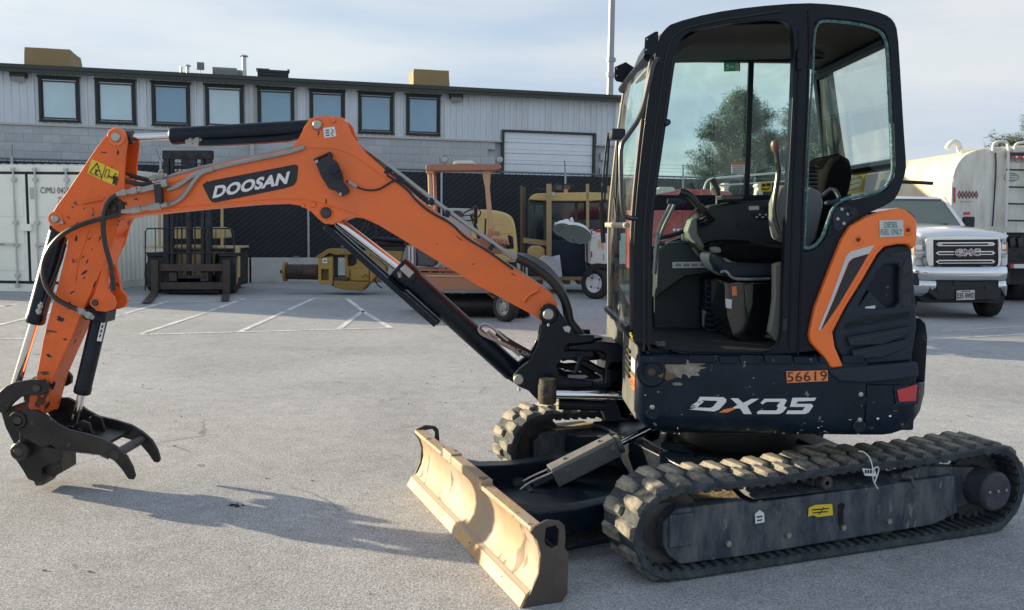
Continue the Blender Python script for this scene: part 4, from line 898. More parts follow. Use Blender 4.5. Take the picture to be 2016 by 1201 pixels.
b = MB(); v_ = [a_[0]+Vector((0, .02, 0)), a_[1]+Vector((0, .02, 0)), a_[1]+Vector((0, .34, 0)), a_[0]+Vector((0, .34, 0))]; b.loft([v_, [x+Vector((0, 0, .02)) for x in v_]]); b.out('web_plate', TIR, thumb, bev=.003)
for dy in (.10, .24):
    b = MB(); b.ext([PX(x, y, YN)+Vector((0, dy, 0)) for x, y in ((118, 872), (128, 845), (142, 836), (158, 842), (170, 880))], (0, .02, 0)); b.out('cylinder_lug', TIR, thumb, bev=.003)
pin(36, 827, YN, .024, .4, IRON, thumb, None); pin(38, 889, YN-.01, .026, .4, IRON, thumb, None)
b = MB(); b.lathe([(.03, -.012), (.045, -.012), (.050, 0), (.050, .02)], PX(36, 827, YN), (0, 1, 0), 24); b.out('boss', TIR, thumb); b = MB(); b.lathe([(.028, -.010), (.042, -.010), (.050, 0), (.050, .03)], PX(38, 889, YN-.01), (0, 1, 0), 24); b.out('boss', TIR, thumb)
# curved bucket link
lk = [(2, 768), (12, 760), (30, 752), (60, 748), (85, 748), (93, 758), (92, 772), (82, 778), (55, 778), (38, 783), (24, 795), (10, 812), (2, 814), (-6, 808), (-8, 780)]
link = None
for Y in (4.70, 4.96):
    b = MB(); b.ext([PX(x, y, 4.70)+Vector((0, Y-4.70, 0)) for x, y in lk], (0, .028, 0)); o = b.out('bucket_link' if link is None else 'far_link', TIR, link or exc, bev=.004); link = link or o
pin(73, 764, 4.70, .022, .30, IRON, link); b = MB(); p_ = PX(28, 770, 4.72); b.cyl(p_, p_+Vector((0, .24, 0)), .035, seg=20); b.out('cross_pin', TIR, link)
b = MB(); b.ext([PX(x, y, 4.74) for x, y in ((0, 808), (24, 800), (60, 858), (50, 905), (30, 880), (10, 842))], (0, .20, 0)); b.out('h_link', TIR, link, bev=.006)
# coupler body
cp_o = [(36, 838), (62, 842), (86, 860), (92, 880), (120, 884), (122, 905), (108, 914), (95, 914), (82, 922), (84, 948), (72, 950), (55, 944), (44, 925), (27, 900), (26, 880), (38, 866)]
cp = None
for Y in (4.71, 4.93):
    b = MB(); b.ext([PX(x, y, 4.71)+Vector((0, Y-4.71, 0)) for x, y in cp_o], (0, .03, 0)); o = b.out('quick_coupler' if cp is None else 'far_cheek', TIR, cp or exc, bev=.004); cp = cp or o
b = MB(); b.ext([PX(x, y, 4.74) for x, y in ((44, 870), (88, 880), (120, 888), (121, 930), (104, 940), (86, 932), (84, 900), (60, 912))], (0, .17, 0)); b.out('coupler_hook', TIR, cp, bev=.005)
b = MB(); b.ext([PX(x, y, 4.75) for x, y in ((58, 932), (90, 925), (92, 944), (84, 956), (70, 957))], (0, .13, 0)); b.out('latch', IRON, cp, bev=.004)

# ---- boom cylinder below the boom ---------------------------------------
bcy = cylinder((650, 424), (786, 528), (1015, 735), 4.86, .059, .028, 'boom_cylinder')
b = MB(); pm, pc = PX(783, 526, 4.86), PX(830, 567, 4.86); d_ = (pc-pm).normalized(); b.lathe([(.03, 0), (.066, .0), (.070, .01), (.070, .10), (.062, .12), (.059, .125)], pm, d_, 32); b.out('gland', BLACK, bcy)
b = MB(); b.cyl(PX(788, 545, 4.79), PX(786, 536, 4.78), .012, seg=8); b.out('grease_fitting', STEEL, bcy)
b = MB(); b.box((-.02, -.02, -.02), (.05, .02, .02), Matrix.Translation(PX(798, 530, 4.80)) @ Matrix.Rotation(R(42), 4, 'Y')); b.out('port_block', STEEL, bcy, bev=.003)
for dy, dx in ((-.05, 0), (.02, 6)):
    a_, c_ = PX(640+dx, 446-dx*.6, 4.80+dy+.05), PX(858+dx, 640-dx*.6, 4.80+dy+.05); d_ = (c_-a_).normalized(); n_ = Vector((-d_.z, 0, d_.x))
    b = MB(); b.loft([[p_+n_*x+Vector((0, y, 0)) for x, y in ((-.016, 0), (.016, 0), (.016, .05), (.011, .05), (.011, .005), (-.016, .005))] for p_ in (a_, c_)]); b.out('rod_guard', BLACK, bcy, bev=.002)
inset_tube([(945, 640), (942, 652), (955, 662), (1000, 680), (1024, 700)], 4.80, .010, 'steel_pipe', PIPE, bcy, 2)
inset_tube([(944, 648), (950, 637), (965, 640), (985, 660), (1000, 672)], 4.84, .008, 'steel_pipe', PIPE, bcy, 2)
inset_tube([(960, 652), (980, 668)], 4.82, .012, 'fitting', STEEL, bcy, 0)
inset_tube([(978, 655), (1000, 672), (1045, 697), (1075, 712), (1140, 728)], 4.86, .019, 'hose', HOSE, bcy, 1)
inset_tube([(985, 672), (1010, 685), (1050, 705), (1100, 722)], 4.82, .019, 'hose', HOSE, bcy, 1)
text('MSHA IC 2G01', PX(993, 682, 4.795), PX(1040, 702, 4.795), PX(996, 676, 4.795), GRYD, bcy, 'hose_print')
# ---- swing bracket --------------------------------------------------------
sw = [(1066, 612), (1070, 602), (1080, 598), (1092, 602), (1100, 612), (1108, 625), (1134, 660), (1170, 660), (1170, 673), (1137, 677), (1120, 677), (1112, 684), (1112, 692), (1170, 690), (1170, 704), (1145, 706), (1107, 707), (1097, 720), (1102, 738), (1118, 746), (1168, 750), (1168, 762), (1110, 766), (1097, 768), (1095, 795), (1062, 792), (1050, 780), (1040, 769), (1022, 762), (1011, 752), (1011, 738), (1022, 726), (1045, 707), (1058, 680), (1064, 650)]
sb = None
for k, (y0, t) in enumerate(((-.055, .045), (BWD+.01, .045))):
    b = MB(); b.ext([PX(x, y, 4.70)+Vector((0, y0+.055, 0)) for x, y in sw], (0, t, 0)); o = b.out('swing_bracket' if sb is None else 'far_cheek', BLACK, sb or exc, bev=.006); sb = sb or o
b = MB(); b.ext([PX(x, y, 4.74) for x, y in ((1066, 668), (1120, 668), (1135, 672), (1110, 700), (1097, 720), (1104, 742), (1095, 790), (1062, 788), (1040, 765), (1048, 735), (1062, 700))], (0, .20, 0)); b.out('casting_web', BLACK, sb, bev=.006)
for z0, z1 in ((661, 677), (692, 704), (749, 763)):
    a_ = PX(1165, z0, 4.85); c_ = PX(1165, z1, 4.85); b = MB(); b.cyl((a_.x-.04, 4.84, c_.z), (a_.x-.04, 4.84, a_.z), .10, seg=28); b.box((a_.x-.30, 4.74, c_.z), (a_.x-.05, 4.94, a_.z)); b.out('hinge_knuckle', BLACK, sb, bev=.005)
pin(1080, 619, 4.695, .031, .30, STEEL, sb); pin(1021, 747, 4.695, .029, .30, STEEL, sb); b = MB(); b.lathe([(.032, -.006), (.045, -.006), (.052, 0), (.052, .02)], PX(1080, 619, 4.70), (0, 1, 0), 28); b.out('boss', BLACK, sb)
for q in ((1080, 637), (1022, 764)): b = MB(); b.cyl(PX(*q, 4.695), PX(q[0], q[1]+6, 4.69), .008, seg=8); b.out('grease_nipple', STEEL, sb)
b = MB(); b.ext([PX(x, y, 4.699) for x, y in ((1108, 644), (1118, 641), (1124, 645), (1121, 655), (1112, 652))], (0, -.001, 0)); b.out('sticker_scrap', GRYD, sb)
a_ = PX(1142, 705, 4.64); b = MB(); b.cyl(a_, a_+Vector((0, .05, 0)), .014, seg=14); b.tube([a_, PX(1135, 728, 4.63), PX(1130, 735, 4.63)], .011, 8); b.out('lock_pin', PLAS, sb)
# swing cylinder
sc_a, sc_b = PX(1078, 745, 4.62), PX(1078, 798, 4.62)
b = MB(); b.lathe([(.001, 0), (.040, 0), (.046, -.006), (.046, -.028), (.050, -.03), (.050, -.115), (.042, -.135), (.001, -.14)], sc_a, (0, 0, 1), 28); so = b.out('swing_cylinder', mat('muddy_iron', (.015, .015, .016), .6, dirt=(.20, .18, .13), damt=.8, dscale=14), exc)
b = MB(); b.cyl(PX(1095, 776, 4.62), PX(1245, 779, 4.62), .026, seg=24); b.out('cylinder_rod', CHROME, so)
b = MB(); b.cyl(PX(1100, 796, 4.75), PX(1240, 800, 4.75), .03, seg=16); b.out('lower_tube', BLACK, so)
# frame nose that carries the bracket
b = MB(); b.ext([PX(x, y, 4.72) for x, y in ((1118, 680), (1180, 672), (1215, 676), (1240, 700), (1240, 830), (1222, 822), (1205, 775), (1120, 768), (1120, 750), (1190, 752), (1193, 700), (1185, 692), (1170, 692), (1118, 690))], (0, .26, 0)); nose = b.out('frame_nose', BLACK, exc, bev=.008)
b = MB(); b.box((0, 0, 0), (.14, .5, .34), Matrix.Translation(PX(1190, 830, 4.72))); b.out('nose_block', BLACK, nose, bev=.01)
inset_tube([(1105, 705), (1125, 700), (1150, 712), (1180, 730), (1225, 745)], 4.80, .022, 'hose', HOSE, nose, 1)
inset_tube([(1110, 722), (1140, 720), (1165, 738), (1195, 760), (1230, 765)], 4.86, .022, 'hose', HOSE, nose, 1)

# ---- upper structure ----------------------------------------------------
YS = 3.92                       # near side of the body
YCAB = 3.94; CW = 1.0           # near side of the cab and its width
def P3(px, py, Y=YS): return PX(px, py, Y)
# side skirt panel with a bulging rounded front corner
def prism(plan, zs, nm, m_, par=exc, bev=.01, **k):
    b = MB(); b.loft([[(x, y, z) for x, y in pl] for pl, z in zip(plan, zs)]); return b.out(nm, m_, par, bev=bev, **k)
def lev(py, px=1500): return PX(px, py, YS).z
zt, zb2 = lev(700), lev(860); zc = lev(700)
xf = PX(1253, 780, YS).x; xs = PX(1706, 780, YS).x
def skirt_plan(inset, fx=0):
    pts = [(xf+.05+inset+fx, YS+.12), (xf+.002+inset+fx, YS+.08)]
    pts += [(xf+.055+inset+fx-.055*math.cos(R(a)), YS+.055+inset-.055*math.sin(R(a))) for a in (0, 30, 60, 90)]
    pts += [(xs-.003, YS+inset), (xs-.003, YS+.12)]
    return pts
zs_ = [zb2, zb2+.02, zb2+.055, zb2+.10, zt-.035, zt-.010, zt]
ins = [.065, .030, .010, 0, 0, .008, .022]; fxs = [.05, .03, .015, 0, 0, .0, .006]
skirt = prism([skirt_plan(i, f) for i, f in zip(ins, fxs)], zs_, 'side_skirt', BODY, bev=.003, ang=50, label='scraped front skirt with torn paint')
# ledge strip at the top of the skirt, worn and broken
b = MB()
x0 = 1256
for k in range(9):
    w_ = [52, 46, 60, 40, 48, 58, 50, 44, 50][k]
    a_, c_ = PX(x0+3, 700, YS), PX(x0+w_-3, 716, YS); b.box((a_.x, YS-.006, c_.z+random.uniform(-.004, .004)), (c_.x, YS+.05, a_.z+random.uniform(-.006, .003))); x0 += w_
b.out('sill_segments', BODY, skirt, bev=.004)
DENT = mat('flaked_paint', (.30, .27, .22), .75, dirt=(.03, .04, .05), damt=1., dscale=14, var=.4, vscale=30, bump=.5, bscale=60)
def sdec(px, m_, nm, par=skirt, off=-.0015, t=-.0012, Y=YS, **k):
    b = MB(); b.ext([PX(x, y, Y+off) for x, y in px], (0, t, 0)); return b.out(nm, m_, par, **k)
rnd = random.Random(4)
def blob(cx, cy, w, h, n=22, j=.35, sd=0):
    r_ = random.Random(sd); return [(cx+w*math.cos(2*math.pi*i/n)*(1-j*r_.random()), cy+h*math.sin(2*math.pi*i/n)*(1-j*r_.random())) for i in range(n)]
sdec(blob(1348, 724, 46, 22, 30, .5, 1), DENT, 'bare_patch'); sdec(blob(1316, 740, 22, 10, 20, .5, 2), mat('rusty_scrape', (.17, .10, .06), .7, dirt=(.02, .02, .02), damt=.7, dscale=30), 'bare_patch', off=-.003)
sdec(blob(1332, 756, 14, 4, 14, .5, 3), DENT, 'bare_patch')
for px, py, r_, big in ((1283, 733, .045, 1), (1284, 801, .022, 0), (1694, 776, .020, 0), (1692, 826, .020, 0)):
    c_ = PX(px, py, YS)
    if big: b = MB(); b.lathe([(.070, -.001), (.060, -.006), (.045, -.002), (.036, .006), (.02, .004), (.001, .003)], c_, (0, 1, 0), 28); b.out('bolt_recess', BODY, skirt); b = MB(); b.lathe([(.001, -.004), (.018, -.003), (.022, .002)], c_, (0, 1, 0), 6); b.out('bolt', mat('rusty_bolt', (.06, .035, .025), .6), skirt)
    else:
        b = MB(); b.lathe([(.001, -.010), (.010, -.008), (.012, .0)], c_, (0, 1, 0), 12); b.out('bolt', STEEL, skirt)
        b = MB(); c2 = PX(px, py+14, YS); b.lathe([(.030, .001), (.024, -.003), (.001, -.001)], c2, (0, 1, 0), 20); b.out('bolt_dimple', BODY, skirt)
for k in range(26):
    r_ = random.Random(500+k); x = r_.uniform(1262, 1700); y = 858-abs(r_.gauss(0, 6)) if k % 2 else r_.uniform(725, 850)
    sdec(blob(x, y-2, r_.uniform(1.5, 5), r_.uniform(1, 2.5), 9, .6, k), DENT if k % 3 else GRYD, 'paint_chip')
# 56619 tag
o = sdec([(1548, 731), (1629, 729), (1630, 750), (1549, 754)], ORD, 'number_sticker', off=-.006); yy = YS-.0085
text('56619', PX(1550, 752, yy), PX(1628, 749, yy), PX(1550, 733, yy), BLKD, o, off=.0)
# DX35 lettering, drawn stroke by stroke
def logo(px, m_=WHITE): return sdec(px, m_, 'logo_letter', off=-.002, t=-.0015)
logo([(1378, 781), (1424, 782), (1430, 786), (1429, 792), (1416, 806), (1406, 810), (1357, 806), (1363, 797), (1372, 798), (1370, 802), (1399, 803), (1404, 800), (1412, 791), (1411, 789), (1383, 788), (1377, 795), (1372, 791)])
logo([(1374, 790), (1386, 790), (1371, 803), (1357, 806), (1362, 797)])
logo([(1438, 784), (1453, 784), (1463, 793), (1480, 785), (1494, 785), (1471, 799), (1480, 815), (1464, 815), (1457, 804), (1440, 804), (1452, 797)])
logo([(1439, 803), (1450, 804), (1432, 812), (1415, 812), (1425, 806)], ORD)
logo([(1505, 785), (1545, 785), (1549, 788), (1543, 799), (1549, 802), (1541, 812), (1533, 815), (1491, 815), (1490, 811), (1495, 808), (1528, 808), (1532, 803), (1529, 799), (1536, 791), (1509, 791), (1501, 796), (1497, 793)])
logo([(1560, 783), (1607, 783), (1603, 789), (1571, 790), (1567, 795), (1597, 795), (1601, 799), (1592, 812), (1584, 815), (1547, 815), (1551, 808), (1580, 808), (1585, 801), (1555, 801)])
# front face of the body: swing opening surround and panel, dust and left sun both painted into its grey
FRT = mat('dusty_sunlit_panel', (.085, .095, .09), .55, var=.15, dirt=(.22, .21, .18), damt=.6, dscale=6)
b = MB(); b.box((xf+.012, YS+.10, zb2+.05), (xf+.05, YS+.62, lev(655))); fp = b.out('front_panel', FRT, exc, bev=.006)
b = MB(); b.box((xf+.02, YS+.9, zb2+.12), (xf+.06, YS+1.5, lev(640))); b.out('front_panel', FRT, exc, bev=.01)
for k in range(5): b = MB(); z = lev(715+k*13); b.box((xf+.002, YS+.30, z-.008), (xf+.013, YS+.44, z+.008)); b.out('vent_slot', BLKD, fp)
def fdc(y0, y1, z0, z1, m_, nm, **k): b = MB(); b.box((xf+.008, YS+y0, z0), (xf+.0115, YS+y1, z1)); return b.out(nm, m_, fp, **k)
fo = fdc(.13, .26, lev(783), lev(758), ORD, 'number_sticker'); fdc(.13, .25, lev(748), lev(722), GRYD, 'decal'); 
text('56619', (xf+.007, YS+.255, lev(781)), (xf+.007, YS+.135, lev(781)), (xf+.007, YS+.255, lev(762)), BLKD, fp)
# deck below the cab and behind
b = MB(); b.box((xf+.06, YS+.03, zb2+.03), (1.85, YS+1.48, zt-.03)); b.out('upper_frame', BLACK, exc, bev=.01)
# counterweight: round tail
cx, cy = 1.16, YS+.77
TP = [(1.66, 3.92), (1.77, 3.924), (1.85, 3.95), (1.925, 4.03), (1.98, 4.15), (2.02, 4.31), (2.05, 4.5), (2.06, 4.69)]
TP = TP+[(x, 2*4.69-y) for x, y in TP[-2::-1]]
def tail_plan(r_, x0=None):
    x0 = xs; s = r_[0]/1.02; w = r_[1]
    return [(x0, cy-.77*w)]+[(xs+(x-xs)*s, cy+(y-4.69)*w) for x, y in TP]+[(x0, cy+.77*w)]
def tail_plan_old(r_, x0=None):
    x0 = xs if x0 is None else x0; hw = .77*r_[1]; pts = [(x0, cy-hw)]
    n = 22
    for i in range(n+1):
        a = R(-64+128*i/n); rx = 1.02*r_[0]; pts.append((cx+rx*math.cos(a)*.98+.02, cy+min(hw, max(-hw, rx*.86*math.sin(a)))))
    pts.append((x0, cy+hw)); return pts
zz = [lev(861), lev(858), lev(845), lev(815), lev(780), lev(755)]
rr = [(.55, .90), (.66, .94), (.86, .985), (.97, 1.0), (1.02, 1.0), (1.02, 1.0)]
cw = prism([tail_plan(r_) for r_ in rr], zz, 'counterweight', BODY, bev=.004, ang=50)
xw = PX(1800, 700, YS+.1).x
rr2 = [(1.02, 1.0), (1.015, .985), (1.0, .96)]
# raised rear part of the counterweight
def rear_plan(s): return [(1.80, cy-.60*s)]+[(1.80+(x-1.80)*(1-(1-s)*6), y) for x, y in TP[3:-3]]+[(1.80, cy+.60*s)]
prism([rear_plan(1.), rear_plan(1.), rear_plan(.985), rear_plan(.95)], [lev(756), lev(668), lev(640), lev(628)], 'counterweight_rear', BODY, cw, bev=.006)
# step ledge under the grille
led = [(1640, 752), (1640, 742), (1652, 726), (1800, 711), (1808, 714), (1808, 742), (1700, 754)]
b = MB(); b.ext([PX(x, y, YS) for x, y in ((1628, 728), (1662, 722), (1806, 712), (1809, 742), (1760, 750), (1700, 755), (1652, 752), (1638, 742))], (0, .30, 0)); b.bm.transform(Matrix.Translation((0, -.012, 0))); b.out('step_ledge', PLAS, cw, bev=.012)
b = MB(); b.box((PX(1636, 740, YS).x, YS+.012, lev(762)), (PX(1800, 740, YS).x, YS+.32, lev(730))); b.out('ledge_support', BODY, cw, bev=.01)
# tail lamp recess and reflector
YR_ = lambda x: 3.922+max(0, x-1766)/40*.024
b = MB(); b.ext([PX(x, y, YR_(x)-.012) for x, y in ((1766, 768), (1806, 757), (1803, 790), (1770, 792))], (.006, .012, 0)); tl = b.out('tail_reflector', REDR, cw, bev=.003)
b = MB(); b.ext([PX(x, y, YR_(x)-.006) for x, y in ((1760, 764), (1810, 753), (1807, 796), (1764, 798))], (.01, .02, 0)); b.out('reflector_bezel', PLAS, cw, bev=.003)
for q in ((1728, 824), (1752, 819)): sdec(blob(q[0], q[1], 3.5, 2.5, 10, .3, q[0]), WHITE, 'paint_chip', cw)
# engine side: dark grille panel
gr = [(1742, 486), (1768, 481), (1789, 481), (1796, 492), (1800, 540), (1806, 640), (1796, 708), (1790, 712), (1668, 722), (1656, 706), (1644, 682), (1640, 654), (1652, 630), (1665, 605), (1700, 549), (1728, 502)]
grh = [(1722, 548), (1728, 536), (1744, 522), (1768, 520), (1772, 528), (1770, 560), (1772, 596), (1760, 606), (1716, 607), (1690, 606), (1700, 586)]
gro = plate(gr, YS+.02, .06, 'grille_panel', PLAS, exc, holes=[grh], bev=.012)
plate([(1690, 606), (1728, 536), (1744, 522), (1775, 518), (1780, 610), (1716, 612)], YS+.075, .02, 'grille_back', BLKD, gro)
plate([(1688, 606), (1712, 572), (1738, 600), (1752, 610), (1694, 616)], YS+.03, .04, 'inner_shelf', PLAS, gro, bev=.006)
sdec([(1703, 604), (1723, 601), (1723, 612), (1703, 615)], GRYD, 'decal', gro, Y=YS+.03, off=-.002)
for pts in ([(1776, 530), (1783, 510), (1792, 508), (1792, 535), (1778, 540)], [(1773, 550), (1780, 545), (1792, 545), (1792, 568), (1775, 570)], [(1775, 580), (1792, 578), (1794, 600), (1777, 604)]):
    sdec(pts, BLKD, 'vent_opening', gro, Y=YS+.02)
sdec([(1749, 500), (1788, 494), (1790, 500), (1756, 506)], BLKD, 'vent_opening', gro, Y=YS+.02)
MESHM = mat('grille_mesh', (.008, .010, .014), .7)
sdec([(1662, 640), (1700, 622), (1790, 615), (1788, 626), (1700, 640), (1664, 650)], MESHM, 'mesh_strip', gro, Y=YS+.02)
b = MB()
for k in range(46): 
    x = 1666+k*2.7; y = 641-(k*2.7)*.21+(2 if k > 14 else 0); b.tube([PX(x, y-4, YS+.016), PX(x+3, y+6, YS+.016)], .0012, 4); b.tube([PX(x+3, y-4, YS+.016), PX(x, y+6, YS+.016)], .0012, 4)
b.out('mesh_wire', PLAS, gro, kind='stuff')
for a_, c_ in ((((1668, 668), (1794, 644)), ((1676, 690), (1784, 668)))[0:1] or []): pass
for y0_, y1_, dx in ((664, 642, 0), (690, 668, 8)):
    o = plate([(1668+dx, y0_), (1796-dx, y1_), (1793-dx, y1_+16), (1740, y0_+14), (1674+dx, y0_+18)], YS-.004, .03, 'louvre', PLAS, gro, bev=.005)
    sdec([(1672+dx, y0_+4), (1792-dx, y1_+5), (1790-dx, y1_+8), (1674+dx, y0_+9)], BLKD, 'louvre_gap', gro, Y=YS-.004)
# engine hood behind (seen round the right edge)
b = MB(); b.loft([[(1.55, YS+.06, z), (PX(1800, 600, YS).x+dx, YS+.06, z), (PX(1800, 600, YS).x+.10+dx, YS+.25, z), (PX(1800, 600, YS).x+.10+dx, YS+1.25, z), (PX(1800, 600, YS).x+dx, YS+1.45, z), (1.55, YS+1.45, z)] for z, dx in ((lev(720), .03), (lev(600), .0), (lev(500), -.04), (lev(425), -.10))]); b.out('engine_hood', BODY, exc, bev=.02)
# orange corner panel
og = [(1596, 650), (1594, 662), (1598, 676), (1623, 703), (1637, 725), (1661, 722), (1644, 682), (1640, 654), (1665, 605), (1700, 549), (1728, 500), (1742, 486), (1768, 481), (1789, 481), (1798, 492), (1806, 474), (1806, 436), (1797, 424), (1784, 413), (1770, 409), (1740, 416), (1707, 427), (1675, 445), (1658, 472), (1630, 542), (1606, 605)]
op = plate(og, YS-.012, .06, 'orange_panel', ORANGE_C, exc, bev=.010, seg=3)
b = MB(); p_ = [PX(x, y, YS+.0) for x, y in ((1742, 416), (1770, 409), (1784, 413), (1798, 424), (1804, 436), (1804, 470), (1796, 486))]
b.loft([[p for p in p_], [p+Vector((.035, .10, 0)) for p in p_], [p+Vector((.045, .9, 0)) for p in p_]], closed=False, cap=False); b.out('hood_edge', ORANGE_C, op, ang=60)
inset_tube([(1738, 484), (1722, 500), (1694, 548), (1660, 604), (1634, 652)], YS-.014, .006, 'panel_crease', ORANGE_C, op, 1)
sdec([(1611, 648), (1634, 592), (1666, 504), (1675, 495), (1722, 482), (1711, 499), (1679, 508), (1671, 515), (1640, 592), (1615, 651)], GRYD, 'stripe', op, Y=YS-.012)
sdec([(1616, 650), (1641, 593), (1672, 516), (1680, 509), (1710, 500), (1701, 516), (1650, 602), (1628, 634)], BLKD, 'stripe', op, Y=YS-.012)
for q in ((1690, 472), (1788, 453)):
    b = MB(); b.lathe([(.026, -.001), (.020, -.004), (.013, .0), (.001, .002)], PX(*q, YS-.012), (0, 1, 0), 22); o = b.out('bolt_recess', ORANGE_C, op); b = MB(); b.lathe([(.001, -.004), (.009, -.003), (.010, .0)], PX(*q, YS-.014), (0, 1, 0), 6); b.out('bolt', mat('dark_red_bolt', (.10, .02, .015), .5), o)
o = sdec([(1731, 434), (1778, 433), (1779, 465), (1732, 467)], GRYD, 'fuel_sticker', op, Y=YS-.012, off=-.003); yy = YS-.012-.0058
TGR = mat('dull_green_ink', (.10, .25, .20), .6)
text('DIESEL', PX(1741, 449, yy), PX(1768, 448, yy), PX(1741, 437, yy), TGR, o, off=.012); text('FUEL ONLY', PX(1734, 463, yy), PX(1776, 462, yy), PX(1734, 451, yy), TGR, o, off=.012)

# ---- cab --------------------------------------------------------------------
cab_o = [(1250, 697), (1246, 600), (1247, 480), (1252, 400), (1260, 320), (1268, 250), (1276, 190), (1286, 130), (1291, 100), (1297, 76), (1308, 58), (1324, 45), (1400, 25), (1480, 13), (1580, 5), (1640, 8), (1700, 16), (1742, 27), (1760, 40), (1768, 62), (1773, 140), (1780, 260), (1785, 326), (1782, 345), (1768, 386), (1750, 402), (1706, 421), (1676, 440), (1658, 468), (1640, 515), (1618, 575), (1600, 640), (1600, 664), (1620, 699)]
door = [(1284, 650), (1283, 480), (1289, 400), (1300, 325), (1311, 250), (1321, 180), (1328, 130), (1336, 88), (1346, 70), (1366, 58), (1440, 44), (1520, 37), (1548, 41), (1561, 56), (1564, 85), (1562, 160), (1556, 290), (1548, 420), (1543, 560), (1541, 650), (1536, 678), (1520, 692), (1500, 696), (1310, 694), (1290, 680)]
rearw = [(1600, 52), (1608, 40), (1622, 35), (1690, 41), (1732, 53), (1747, 68), (1753, 92), (1757, 180), (1762, 300), (1763, 340), (1752, 368), (1734, 382), (1690, 392), (1662, 397), (1644, 412), (1634, 440), (1628, 466), (1612, 486), (1594, 496), (1580, 496), (1577, 482), (1581, 400), (1588, 250), (1595, 120)]
cabm = plate(chaikin(cab_o, 1), YCAB, .055, 'cab', CABP, exc, holes=[chaikin(door, 1), chaikin(rearw, 1)], bev=.014, seg=3)
def wY(px, py, Y0, dy): return PX(px, py, Y0)+Vector((0, dy, 0))
# far side frame
fdoor = [(1222, 384), (1225, 300), (1234, 210), (1246, 145), (1256, 122), (1270, 115), (1590, 112), (1602, 120), (1612, 200), (1622, 290), (1630, 350), (1626, 374), (1610, 384)]
frear = [(1556, 92), (1700, 92), (1728, 110), (1738, 330), (1735, 372), (1556, 376)]
flow = [(1221, 640), (1219, 560), (1220, 414), (1372, 414), (1372, 450), (1340, 468), (1272, 490), (1262, 560), (1258, 640), (1240, 648)]
b = MB(); b.ext([wY(x, y, YCAB, CW-.05) for x, y in chaikin(cab_o, 1)], (0, .05, 0), [[PX(x, y, YCAB+CW-.05) for x, y in h] for h in (fdoor, flow)]); fs_ = b.out('far_side_frame', CABP, cabm, bev=.004)
# door groove lines and pillar relief
inset_tube([(1571, 700), (1576, 560), (1584, 330), (1594, 120), (1592, 20)], YCAB-.002, .005, 'pillar_groove', CABP, cabm)
inset_tube([(1553, 690), (1556, 560), (1563, 330), (1573, 120), (1572, 60)], YCAB-.001, .004, 'pillar_groove', CABP, cabm)
inset_tube([(1268, 690), (1267, 560), (1268, 440), (1280, 320), (1298, 200), (1312, 100), (1330, 62), (1400, 42), (1540, 22)], YCAB-.001, .006, 'door_seal', RUB, cabm, 1)
inset_tube([(1278, 690), (1277, 480), (1284, 400), (1304, 260), (1326, 110)], YCAB-.001, .004, 'door_seal', RUB, cabm, 1)
for q in ((1574, 108), (1574, 128)): b = MB(); p_ = PX(*q, YCAB-.012); b.cyl(p_-Vector((0, 0, .02)), p_+Vector((0, 0, .022)), .012, seg=12); b.out('hinge', CABP, cabm)
b = MB(); p_ = PX(1545, 640, YCAB-.004); b.bx(p_, (.02, .012, .06)); b.out('door_striker', PLAS, cabm, bev=.003)
pin(1314, 241, YCAB-.012, .014, .03, PLAS, cabm, nm='door_stop')
# crazed glass left in the two openings' rims
def rim(path, w0, seed, nm='glass_shards'):
    r_ = random.Random(seed); b = MB(); P = chaikin(path, 2, closed=False)
    for a_, c_ in zip(P, P[1:]):
        L_ = math.dist(a_, c_); n = max(1, int(L_/1.6))
        for i in range(n):
            f = (i+r_.random())/n; x = a_[0]+(c_[0]-a_[0])*f; y = a_[1]+(c_[1]-a_[1])*f
            for _ in range(5):
                ox, oy = r_.gauss(0, w0*.45), r_.gauss(0, w0*.45); s = r_.uniform(.002, .0065); p_ = PX(x+ox, y+oy, YCAB+.02+r_.uniform(-.012, .012))
                d1 = Vector((r_.gauss(0, 1), r_.gauss(0, .5), r_.gauss(0, 1))).normalized()*s; d2 = Vector((r_.gauss(0, 1), r_.gauss(0, .5), r_.gauss(0, 1))).normalized()*s
                b.add([p_, p_+d1, p_+d2, p_+d1+Vector((0, s, 0))], [(0, 1, 2), (0, 1, 3), (1, 2, 3), (0, 2, 3)])
    bm = b.bm; me = bpy.data.meshes.new(nm); bm.transform(exc.matrix_basis.inverted()); bm.to_mesh(me); bm.free(); me.materials.append(SHARD); o = bpy.data.objects.new(nm, me); C.objects.link(o); o.parent = cabm; o['kind'] = 'stuff'; return o
rin = [(1612, 44), (1626, 40), (1690, 46), (1728, 57), (1742, 72), (1748, 96), (1752, 180), (1757, 300), (1758, 338), (1748, 364), (1732, 377), (1690, 387), (1660, 392), (1640, 408), (1629, 438), (1622, 462), (1608, 481), (1594, 489), (1583, 488)]
rim(rin, 4.0, 1); rim([(1583, 488), (1587, 400), (1594, 250), (1601, 120), (1604, 60), (1612, 44)], 1.7, 2)
inset_tube(rin, YCAB+.02, .008, 'glass_rim', SHARD, cabm, 1); inset_tube([(1583, 488), (1587, 400), (1594, 250), (1601, 120), (1604, 60), (1612, 44)], YCAB+.02, .005, 'glass_rim', SHARD, cabm, 1)
